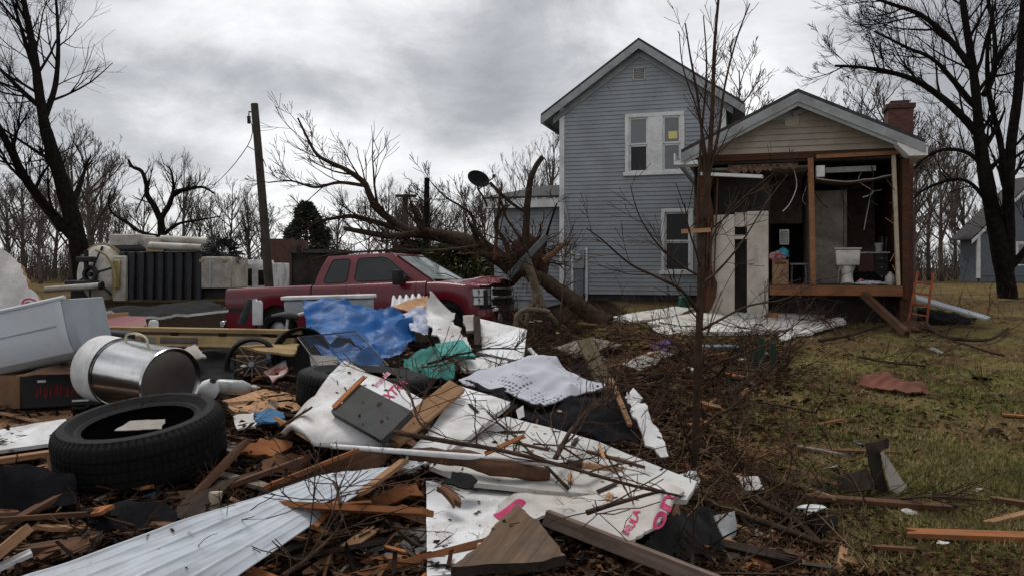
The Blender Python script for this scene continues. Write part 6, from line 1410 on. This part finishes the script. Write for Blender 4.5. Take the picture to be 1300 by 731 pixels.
# ================================================================ sapling and brush in the middle
SAPM = mat('sapling_bark', (.058, .036, .026), spec=.08, rough=.9, var=.4, scale=12, bump=.5)
Ys = 5.75; sb = on(at(880, 600, Ys).x, Ys); sp_ = thing('sapling', 'thin bare sapling with upright twigs standing alone in the middle foreground', 'sapling', sb)
rng = random.Random(14); gt = G(); gc = G(); q = lambda *pp: [at(x, y, Ys + (z[0] if z else 0)) - sb for x, y, *z in pp]
base = [V((0, 0, -.1))]
limb(gt, gc, base + q((884, 520), (886, 450), (889, 380), (890, 320), (892, 275)), .031, .025, rng, 4, .7, 1, t0=.3, rmin=.003)
limb(gt, gc, q((892, 280), (898, 235), (902, 180), (905, 120), (907, 60), (912, 0), (916, -30)), .024, .007, rng, 7, .45, 1, rmin=.002, bias=(0, 0, .5))
limb(gt, gc, q((892, 300), (896, 250), (893, 190), (885, 120), (876, 70), (870, 30)), .016, .005, rng, 4, .4, 1, rmin=.002, bias=(0, 0, .5))
limb(gt, gc, q((890, 310), (897, 240), (912, 170), (920, 110), (935, 50), (952, 5)), .015, .004, rng, 4, .45, 1, rmin=.002, bias=(0, 0, .5))
limb(gt, gc, q((890, 320), (886, 260), (890, 180), (897, 90), (893, 20)), .014, .004, rng, 3, .4, 1, rmin=.002, bias=(0, 0, .5))
limb(gt, gc, q((900, 220), (888, 150), (868, 90), (862, 40)), .009, .003, rng, 3, .35, 1, rmin=.002, bias=(0, 0, .5))
limb(gt, gc, q((886, 395), (865, 368, -.2), (835, 352, -.3), (800, 335, -.4), (765, 305, -.5), (745, 290, -.5)), .014, .004, rng, 8, .4, 1, rmin=.002)
limb(gt, gc, q((887, 350), (862, 335), (835, 310, -.1), (812, 275, -.2), (800, 235, -.2)), .010, .003, rng, 7, .35, 1, rmin=.002)
limb(gt, gc, q((890, 360), (910, 345, .1), (940, 310, .2), (975, 255, .3), (1000, 222, .3)), .012, .003, rng, 7, .4, 1, rmin=.002)
limb(gt, gc, q((888, 420), (915, 405), (950, 388, .2), (1000, 378, .3), (1045, 352, .3)), .012, .003, rng, 8, .4, 1, rmin=.002)
limb(gt, gc, q((884, 480), (905, 462, -.1), (945, 448, -.2), (985, 430, -.3), (1030, 395, -.3)), .014, .003, rng, 9, .45, 1, rmin=.002)
limb(gt, gc, q((884, 470), (862, 440), (830, 420), (790, 405)), .012, .003, rng, 7, .4, 1, rmin=.002)
limb(gt, gc, q((880, 560), (905, 530), (935, 512), (990, 455), (1010, 420)), .016, .004, rng, 8, .45, 1, rmin=.002)
limb(gt, gc, q((880, 580, -.1), (868, 545, -.3), (850, 500, -.4), (838, 450, -.4)), .010, .003, rng, 7, .4, 1, rmin=.002)
limb(gt, gc, q((895, 340), (905, 300), (925, 270), (955, 240)), .008, .003, rng, 5, .35, 1, rmin=.002)
gt.build('trunk', SAPM, sp_, ang=180); gc.build('crown', SAPM, sp_, ang=180)
g = G(); P = q((865, 294, -.05), (902, 292, -.06)); g.bar(P[0], P[1], .012, .03); tag(g.build('lath', PLY, loc=sb), 'short tan lath caught across the sapling trunk', 'lath')
# fallen twigs and boughs: a few shapes, many copies
def bough(seed, Ln, r, m, lvl=2, nc=(3, 5)):
    rg = random.Random(seed); g = G(); d = V((1, 0, .02)); p = V((-Ln / 2, 0, 0)); P = [p]
    for i in range(8): d = (d + V((0, rg.uniform(-.2, .2), rg.uniform(-.08, .08)))).normalized(); P.append(P[-1] + d * Ln / 8)
    g.tube(P, [r * (1 - .085 * i) for i in range(9)], sides(r))
    for k in range(int(Ln * 8)):
        i = rg.randint(1, 7); dd = V((.8, rg.uniform(-1, 1), rg.uniform(-.15, .75))); grow(g, P[i], dd, Ln * rg.uniform(.18, .42), r * .42, lvl - 1, rg, .0, .3, nc, .55, .0022)
    o = g.build('fallen_branch', m, ang=180); return o
BTW = mat('reddish_twig', (.085, .046, .03), spec=.06, rough=.9, var=.4, scale=10, bump=.3, rand=.35)
BP = [bough(41, 1.5, .016, BTW), bough(42, 1.1, .011, SAPM), bough(43, 1.9, .022, BARKB), bough(44, .9, .008, BTW), bough(45, 1.3, .012, BARK), bough(46, 2.3, .026, SAPM), bough(47, .7, .006, BARK, 1)]
rng = random.Random(99); used = set()
ZN = [('bare twiggy branch lying over the left part of the pile', 'branches over the left of the pile', 13, lambda: (rng.uniform(200, 420), rng.uniform(455, 720)), .05, .2),
      ('bare twiggy branch lying on the white sheets and torn panels', 'branches over the middle of the pile', 20, lambda: (rng.uniform(500, 860), rng.uniform(455, 600)), .12, .3),
      ('bare twiggy branch in the tangle around the sapling', 'branches around the sapling', 40, lambda: (rng.gauss(920, 70), rng.uniform(440, 690)), .08, .5),
      ('bare twiggy branch in the strewn belt before the house', 'branches before the house', 62, lambda: (rng.uniform(640, 1000), rng.uniform(405, 480)), .08, .9),
      ('small bare branch lying out on the lawn', 'branches on the lawn', 26, lambda: (rng.uniform(1000, 1310), rng.uniform(395, 700)), .03, .5),
      ('bare twiggy branch on the heap before the pickup', 'branches before the pickup', 26, lambda: (rng.uniform(500, 690), rng.uniform(420, 475)), .22, 1.)]
for lb, gp_, n, f, h, tilt in ZN:
    for i in range(n):
        x, y = f(); p = pg(x, y, rng.uniform(.3, 1.2) * h); k = rng.randrange(len(BP)); s_ = rng.uniform(.45, .95) * (1.25 if p.y > 8 else .68)
        args = dict(loc=p, rot=(rng.uniform(0, 6.28), rng.uniform(-.35, .2) * tilt, rng.uniform(0, 6.28)), scale=s_)
        if k not in used: used.add(k); o = BP[k]; o.location, o.rotation_euler, o.scale = args['loc'], args['rot'], (s_,) * 3; tag(o, lb, 'branch', gp_)
        else: o = dup(BP[k], label=lb, group=gp_, **args); o['category'] = 'branch'
for i in range(13):
    x, y = rng.uniform(588, 730), rng.uniform(318, 410); k = rng.randrange(len(BP)); p = at(x, y, rng.uniform(13.9, 15.6))
    o = dup(BP[k], loc=p, rot=(rng.uniform(0, 6.28), rng.uniform(-1.3, .6), rng.uniform(0, 6.28)), scale=rng.uniform(.5, 1.), label='bare branch tangled in the roots and over the nose of the pickup', group='branches tangled in the roots'); o['category'] = 'branch'
# the long thin branches across the white panels
for lb, P, h, r in (('long thin branch curving across the white panels to the sapling foot', ((500, 548), (570, 560), (640, 572), (720, 592), (800, 615), (878, 632)), .32, .011),
                    ('thin branch crossing the lettered foam panel to the white board', ((498, 468), (520, 500), (532, 535), (560, 552)), .36, .007),
                    ('dark upright twig standing on the ribbed metal sheet', ((432, 640), (428, 620), (424, 610)), .3, .006),
                    ('pale thin branch looping at the bottom left of centre', ((358, 731), (395, 705), (428, 672), (436, 650)), .16, .008),
                    ('thin branch running along the grey white foam sheet', ((745, 650), (790, 636), (850, 622), (900, 625)), .3, .009)):
    Q = [pg(x, y, h) for x, y in P]; c = Q[0].copy(); g = G(); S = spline([q_ - c for q_ in Q], 6); n = len(S); rg = random.Random(len(lb) * 7)
    g.tube(S, [r * (1.15 - .7 * i / n) for i in range(n)], 7)
    for k in range(9): i = rg.randint(2, n - 1); d = rdir(rg); d.z = abs(d.z) * .5; grow(g, S[i], d, rg.uniform(.15, .4), r * .4, 1, rg, .02, .3, (2, 4), .6, .002)
    tag(g.build('thin_branch', SAPM, loc=c, ang=80), lb, 'branch')
# ================================================================ loose boards and splinters
def stock(i, Ln, wd, th, m, rag): return plank('loose_board', '', 'board', V((-Ln / 2, 0, 0)), V((Ln / 2, 0, 0)), wd, th, m, ragged=rag, seed=i)
KINDS = {'brown': (BRW, 'dark brown broken board'), 'tan': (PLY, 'tan splintered board'), 'orange': (ORW, 'orange brown splintered board'), 'grey': (GRW, 'grey weathered broken board'), 'black': (DKW, 'blackened broken board')}
ST = {}
for j, k in enumerate(KINDS):
    ST[k] = [stock(j * 7 + i, *a, KINDS[k][0], r_) for i, (a, r_) in enumerate((((.62, .075, .02), (.02, .14)), ((.38, .055, .018), (.06, .12)), ((.9, .06, .025), (.02, .2)), ((.24, .10, .012), (.07, .08))))]
usedp = set()
PZ = [(' in the rubble at the left foreground', 76, lambda: (rng.uniform(-20, 420), rng.uniform(470, 731)), .06),
      (' in the rubble of the middle foreground', 22, lambda: (rng.uniform(300, 560), rng.uniform(560, 731)), .05),
      (' in the strewn belt between pile and house', 60, lambda: (rng.uniform(620, 960), rng.uniform(405, 500)), .05),
      (' on the far side of the pile before the pickup', 44, lambda: (rng.uniform(190, 660), rng.uniform(425, 480)), .08),
      (' in the leaves around the sapling and lower right', 40, lambda: (rng.uniform(860, 1090), rng.uniform(490, 725)), .03)]
for zl, n, f, h in PZ:
    for i in range(n):
        k = rng.choices(list(KINDS), (28, 26, 22, 8, 16))[0]; v = rng.randrange(4); x, y = f(); p = pg(x, y, rng.uniform(.1, 1.) * h)
        s_ = rng.uniform(.5, 1.1); lb = KINDS[k][1] + zl; gp_ = k + ' boards' + zl
        rot = (rng.uniform(-.6, .6), rng.uniform(-.3, .3), rng.uniform(0, 6.28))
        if (k, v) not in usedp:
            usedp.add((k, v)); o = ST[k][v]; o.location = p; o.rotation_euler = rot; o.scale = (s_,) * 3; o['label'] = lb; o['group'] = gp_
        else: dup(ST[k][v], p, rot, s_, lb, gp_)
for k in KINDS:
    for v in range(4):
        if (k, v) not in usedp: bpy.data.objects.remove(ST[k][v]); ST[k][v] = None
# pale scraps
SC = [sheet('scrap', '', 'scrap', [V((-.12, -.06, 0)), V((.1, -.08, .01)), V((.13, .05, 0)), V((.02, .09, .02)), V((-.1, .07, 0))], m, .01, .012, 7, .02, seed=i).o for i, m in enumerate((WHT2, PAPER, TAR, mat('pink_scrap', (.38, .16, .15), rough=.9, dirt=.3), mat('rust_scrap', (.14, .05, .03), rough=.9, dirt=.3), mat('blue_scrap', (.08, .14, .2), rough=.8, dirt=.3)))]
SN = ('white', 'greyish', 'black', 'pinkish', 'rusty', 'bluish')
used2 = set()
for zl, n, f in ((' among the debris in the left foreground', 30, lambda: (rng.uniform(0, 420), rng.uniform(470, 720))), (' in the belt between pile and house', 40, lambda: (rng.uniform(640, 980), rng.uniform(405, 500))),
                 (' on the open lawn', 22, lambda: (rng.uniform(980, 1290), rng.uniform(400, 690))), (' in the debris before the pickup', 26, lambda: (rng.uniform(230, 680), rng.uniform(430, 480)))):
    for i in range(n):
        k = rng.choices(range(6), (34, 22, 18, 6, 14, 6))[0]; x, y = f(); p = pg(x, y, .025); s_ = rng.uniform(.3, .9) * (1.2 if p.y > 9 else .7); rot = (rng.uniform(-.5, .5), rng.uniform(-.5, .5), rng.uniform(0, 6.28))
        lb = 'small %s torn scrap%s' % (SN[k], zl); gp_ = SN[k] + ' scraps' + zl
        if k not in used2: used2.add(k); o = SC[k]; o.location = p; o.rotation_euler = rot; o.scale = (s_,) * 3; o['label'] = lb; o['group'] = gp_
        else: dup(SC[k], p, rot, s_, lb, gp_)
# ================================================================ uncountable litter: chips, leaves, brush, grass
def chips(name, n, f, size, mats, h=.012, long=3.):
    g = G()
    for i in range(n):
        x, y = f(); p = pg(x, y, rng.uniform(.2, 1.) * h); s_ = size * rng.uniform(.35, 1.25) * (1 if p.y < 6 else 1.5); a = rng.uniform(0, 6.28)
        u = V((math.cos(a), math.sin(a), rng.uniform(-.45, .45))).normalized(); v = u.cross(V((rng.uniform(-.5, .5), rng.uniform(-.5, .5), 1))).normalized(); l = s_ * rng.uniform(1, long)
        nn = u.cross(v) * s_ * .16
        A_, B_, C_, D_ = p - u * l - v * s_ * rng.uniform(.1, .6), p + u * l * rng.uniform(.6, 1) - v * s_ * .5, p + u * l + v * s_ * rng.uniform(.1, .5), p - u * l * rng.uniform(.5, 1) + v * s_ * .5
        g.add([A_, B_, C_, D_, A_ - nn, B_ - nn, C_ - nn, D_ - nn], [(0, 1, 2, 3), (0, 4, 5, 1), (1, 5, 6, 2), (2, 6, 7, 3), (3, 7, 4, 0)], rng.randrange(len(mats)))
    o = g.build(name, mats, smooth=False); o['kind'] = 'stuff'
def leaves(name, n, f, size, mats, h=.012):
    g = G()
    for i in range(n):
        x, y = f(); p = pg(x, y, rng.uniform(.1, 1.) * h); s_ = size * rng.uniform(.5, 1.3) * (1 if p.y < 7 else 1.6); a = rng.uniform(0, 6.28)
        u = V((math.cos(a), math.sin(a), rng.uniform(-.4, .4))).normalized(); v = u.cross(V((rng.uniform(-.6, .6), rng.uniform(-.6, .6), 1))).normalized(); c = V((0, 0, s_ * rng.uniform(-.2, .5)))
        g.add([p - u * s_, p - v * s_ * .55 + c, p + u * s_, p + v * s_ * .5 + c], [(0, 1, 2), (0, 2, 3)], rng.randrange(len(mats)))
    o = g.build(name, mats, smooth=False); o['kind'] = 'stuff'
flat = lambda n, c: mat(n, c, rough=.95, var=.4, scale=1.5, bump=0, spec=.05)
LV = [flat('leaf_a', (.075, .036, .018)), flat('leaf_b', (.045, .023, .013)), flat('leaf_c', (.12, .065, .035)), flat('leaf_d', (.022, .013, .009))]
CHP = [flat('chip_a', (.045, .021, .012)), flat('chip_b', (.018, .011, .008)), flat('chip_c', (.11, .058, .032)), flat('chip_d', (.013, .010, .009)), flat('chip_e', (.02, .013, .01)), flat('chip_f', (.10, .085, .07))]
def pile_px():
    while True:
        x, y = rng.uniform(-30, 900), rng.uniform(440, 735)
        if x < 640 or y > 470: return x, y
chips('wood_chips', 4200, pile_px, .022, CHP, .05)
chips('splinters', 1500, lambda: (rng.uniform(-30, 640), rng.uniform(470, 735)), .016, CHP[:4], .08, 7.)
leaves('leaf_litter', 6000, lambda: (rng.gauss(900, 130), rng.uniform(430, 731)), .026, LV, .04)
leaves('leaf_litter', 4200, lambda: (rng.uniform(640, 1000), rng.uniform(400, 500)), .028, LV, .08)
leaves('leaf_litter', 5200, lambda: (rng.uniform(860, 1480), rng.triangular(395, 731, 731)), .024, LV, .02)
leaves('leaf_litter', 2600, pile_px, .024, LV, .06)
def grass(name, n, m, test, hh):
    g = G(); k = 0
    while k < n:
        x, y = rng.uniform(850, 1480), rng.triangular(385, 735, 640); p = pg(x, y, 0)
        if noise.noise(V((p.x * 1.1, p.y * .9, test))) < rng.uniform(-.2, .3): 
            if rng.random() < .93: continue
        if x < 1010 + 90 * noise.noise(V((y * .02, 1, test))) + (y - 640) * .35: 
            if rng.random() < .85: k += 1; continue
        k += 1
        for j in range(3):
            b = p + V((rng.uniform(-.03, .03), rng.uniform(-.03, .03), -.005)); a = rng.uniform(0, 6.28); w_ = V((math.cos(a), math.sin(a), 0)) * rng.uniform(.0025, .005) * (1 if p.y < 7 else 1.8)
            t = b + V((rng.uniform(-.05, .05), rng.uniform(-.05, .05), hh * rng.uniform(.4, 1.2)))
            g.add([b - w_, b + w_, t], [(0, 1, 2)])
    o = g.build(name, m, smooth=False); o['kind'] = 'stuff'
grass('grass', 18000, flat('grass_green', (.112, .128, .038)), 2.5, .05)
grass('dry_grass', 15000, flat('grass_straw', (.27, .215, .10)), 7.5, .05)
BRM = [flat('twig_dark', (.018, .013, .010)), flat('twig_red', (.075, .038, .024)), flat('twig_straw', (.17, .115, .07))]
def thicket(name, n, f, hh, m, r=.005):
    g = G()
    for i in range(n):
        x, y = f(); p = pg(x, y, rng.uniform(-.0, .10)); d = V((rng.uniform(-1, 1), rng.uniform(-1, 1), rng.uniform(-.1, .9))); Lq = hh * rng.uniform(.3, 1.1) * (1 if p.y < 8 else 1.6)
        f0 = len(g.f); grow(g, p, d, Lq, r * rng.uniform(.5, 1.5), 1, rng, -.02, .35, (2, 4), .5, .0018); k = rng.choices((0, 1, 2), (34, 42, 24))[0]; g.m[f0:] = [k] * (len(g.f) - f0)
    o = g.build(name, m, ang=180); o['kind'] = 'stuff'
thicket('brush', 250, lambda: (rng.gauss(915, 75), rng.triangular(450, 720, 640)), .42, BRM, .005)
thicket('brush', 250, lambda: (rng.uniform(640, 990), rng.uniform(418, 490)), .42, BRM, .006)
thicket('brush', 70, lambda: (rng.uniform(-10, 480), rng.uniform(520, 720)), .15, BRM, .004)
thicket('brush', 140, lambda: (rng.uniform(520, 660), rng.uniform(425, 480)), .5, BRM, .006)
thicket('brush', 120, lambda: (rng.uniform(1000, 1320), rng.uniform(380, 410)), .6, BRM, .007)

# torn brown sheets and boards wedged between the big pieces
TS = [(('torn_sheet', 'curled brown torn sheet below the curled foam sheet'), ((318, 590, .05), (352, 572, .12), (398, 576, .10), (380, 596, .04), (340, 604, .03)), BRW, .02, .03),
      (('torn_board', 'reddish split board just left of the curled foam sheet'), ((302, 572, .08), (330, 556, .12), (372, 562, .10), (352, 578, .06)), ORW, .02, .02),
      (('torn_board', 'dark torn board between the tyre and the ribbed metal sheet'), ((205, 655, .06), (262, 612, .08), (300, 606, .08), (250, 660, .04)), DKW, .02, .02),
      (('torn_board', 'reddish torn board under the end of the orange brown plank'), ((470, 632, .10), (528, 612, .16), (538, 628, .12), (490, 642, .08)), ORW, .025, .02),
      (('torn_sheet', 'dark sheet in the gap below the orange brown plank'), ((400, 668, .03), (470, 655, .05), (505, 700, .03), (430, 712, .02)), TAR, .02, .03),
      (('torn_sheet', 'crumpled grey sheet half under the yellow beam at the left'), (at(208, 444, 7.0), at(248, 438, 7.1), at(262, 452, 6.8), at(225, 458, 6.7)), PAPER, .015, .04),
      (('torn_board', 'pale split board lying behind the quilt'), ((700, 440, .15), (752, 428, .2), (790, 436, .15), (730, 452, .1)), GRW, .02, .02),
      (('torn_sheet', 'pale torn sheet in the belt right of the olive board'), ((790, 462, .08), (830, 446, .12), (858, 450, .08), (812, 470, .05)), PAPER, .015, .03),
      (('torn_sheet', 'dark torn sheet below the pink letters by the sapling'), ((806, 696, .06), (850, 655, .12), (905, 645, .10), (930, 690, .04), (860, 715, .03)), TAR, .02, .04)]
for (nm, lb), P, m, th, cr_ in TS: sheet(nm, lb, 'torn sheet' if 'sheet' in nm else 'board', [p if isinstance(p, V) else p for p in P], m, th, cr_, 5, .03, seed=len(lb))
# splintered pieces that came down on top of the sheets
def topple(n, src, lab, s0, s1, cat):
    bpy.context.view_layer.update(); dg = bpy.context.evaluated_depsgraph_get(); hits = []
    while len(hits) < n:
        y = rng.uniform(2.7, 6.6); x = rng.uniform(-y * .30, min(y * .2, lerp_tab(EDGE, y) - .1))
        ok, p, nn, _i, ob, _m = scene.ray_cast(dg, V((x, y, 1.2)), V((0, 0, -1)))
        if ok and nn.z > .6 and not ob.name.startswith(('brush', 'tyre', 'steel')): hits.append((p, nn))
    for p, nn in hits:
        k = rng.choice(list(src)); o_, lb, gp_ = src[k]; o_ = rng.choice(o_)
        rot = (nn.to_track_quat('Z', 'Y').to_matrix() @ Matrix.Rotation(rng.uniform(0, 6.28), 3, 'Z')).to_euler()
        d = dup(o_, p + nn * .008, rot, rng.uniform(s0, s1), lb, gp_); d['category'] = cat
topple(44, {k: ([o for o in ST[k] if o], 'small %s lying on top of the white sheets and torn panels' % KINDS[k][1].replace('broken ', 'split '), k + ' splinters on the white sheets') for k in ('brown', 'tan', 'orange', 'black')}, '', .16, .42, 'board')
topple(30, {'t': ([BP[1], BP[3], BP[6]], 'thin broken twig lying flat on the white sheets', 'twigs on the white sheets')}, '', .2, .5, 'branch')
# leaves and chips that settled on top of the pile
bpy.context.view_layer.update(); dg = bpy.context.evaluated_depsgraph_get(); gl, gc_ = G(), G(); n = 0; tries = 0
while n < 240 and tries < 9000:
    tries += 1; y = rng.uniform(2.5, 7.6); e = lerp_tab(EDGE, y); x = rng.uniform(-y * .66, e + .1)
    ok, p, nn, _i, ob, _m = scene.ray_cast(dg, V((x, y, 1.25)), V((0, 0, -1)))
    if not ok or noise.noise(V((x * 2.2, y * 2.2, 8))) < rng.uniform(-.1, .5) or nn.z < .55 or ob.name.startswith(('wood_chips', 'splinters', 'leaf', 'brush', 'fallen_branch', 'ground', 'steel')): continue
    n += 1; a = rng.uniform(0, 6.28); u = V((math.cos(a), math.sin(a), 0)); u = (u - nn * u.dot(nn)).normalized(); v = nn.cross(u); p = p + nn * .003
    k = rng.random()
    if k < .45:
        s_ = rng.uniform(.006, .022); gl.add([p - u * s_, p - v * s_ * .5 + nn * s_ * rng.uniform(0, .5), p + u * s_, p + v * s_ * .5 + nn * s_ * rng.uniform(0, .4)], [(0, 1, 2), (0, 2, 3)], rng.randrange(4))
    else:
        s_ = rng.uniform(.0015, .004); l = s_ * rng.uniform(1.2, 9); q = [p - u * l - v * s_, p + u * l - v * s_ * .4, p + u * l * .9 + v * s_, p - u * l * .8 + v * s_]; gc_.add(q + [c + nn * s_ for c in q], [(4, 5, 6, 7), (0, 1, 5, 4), (1, 2, 6, 5), (2, 3, 7, 6), (3, 0, 4, 7)], rng.randrange(len(CHP)))
o = gl.build('leaf_litter', LV, smooth=False); o['kind'] = 'stuff'
o = gc_.build('wood_chips', CHP, smooth=False); o['kind'] = 'stuff'
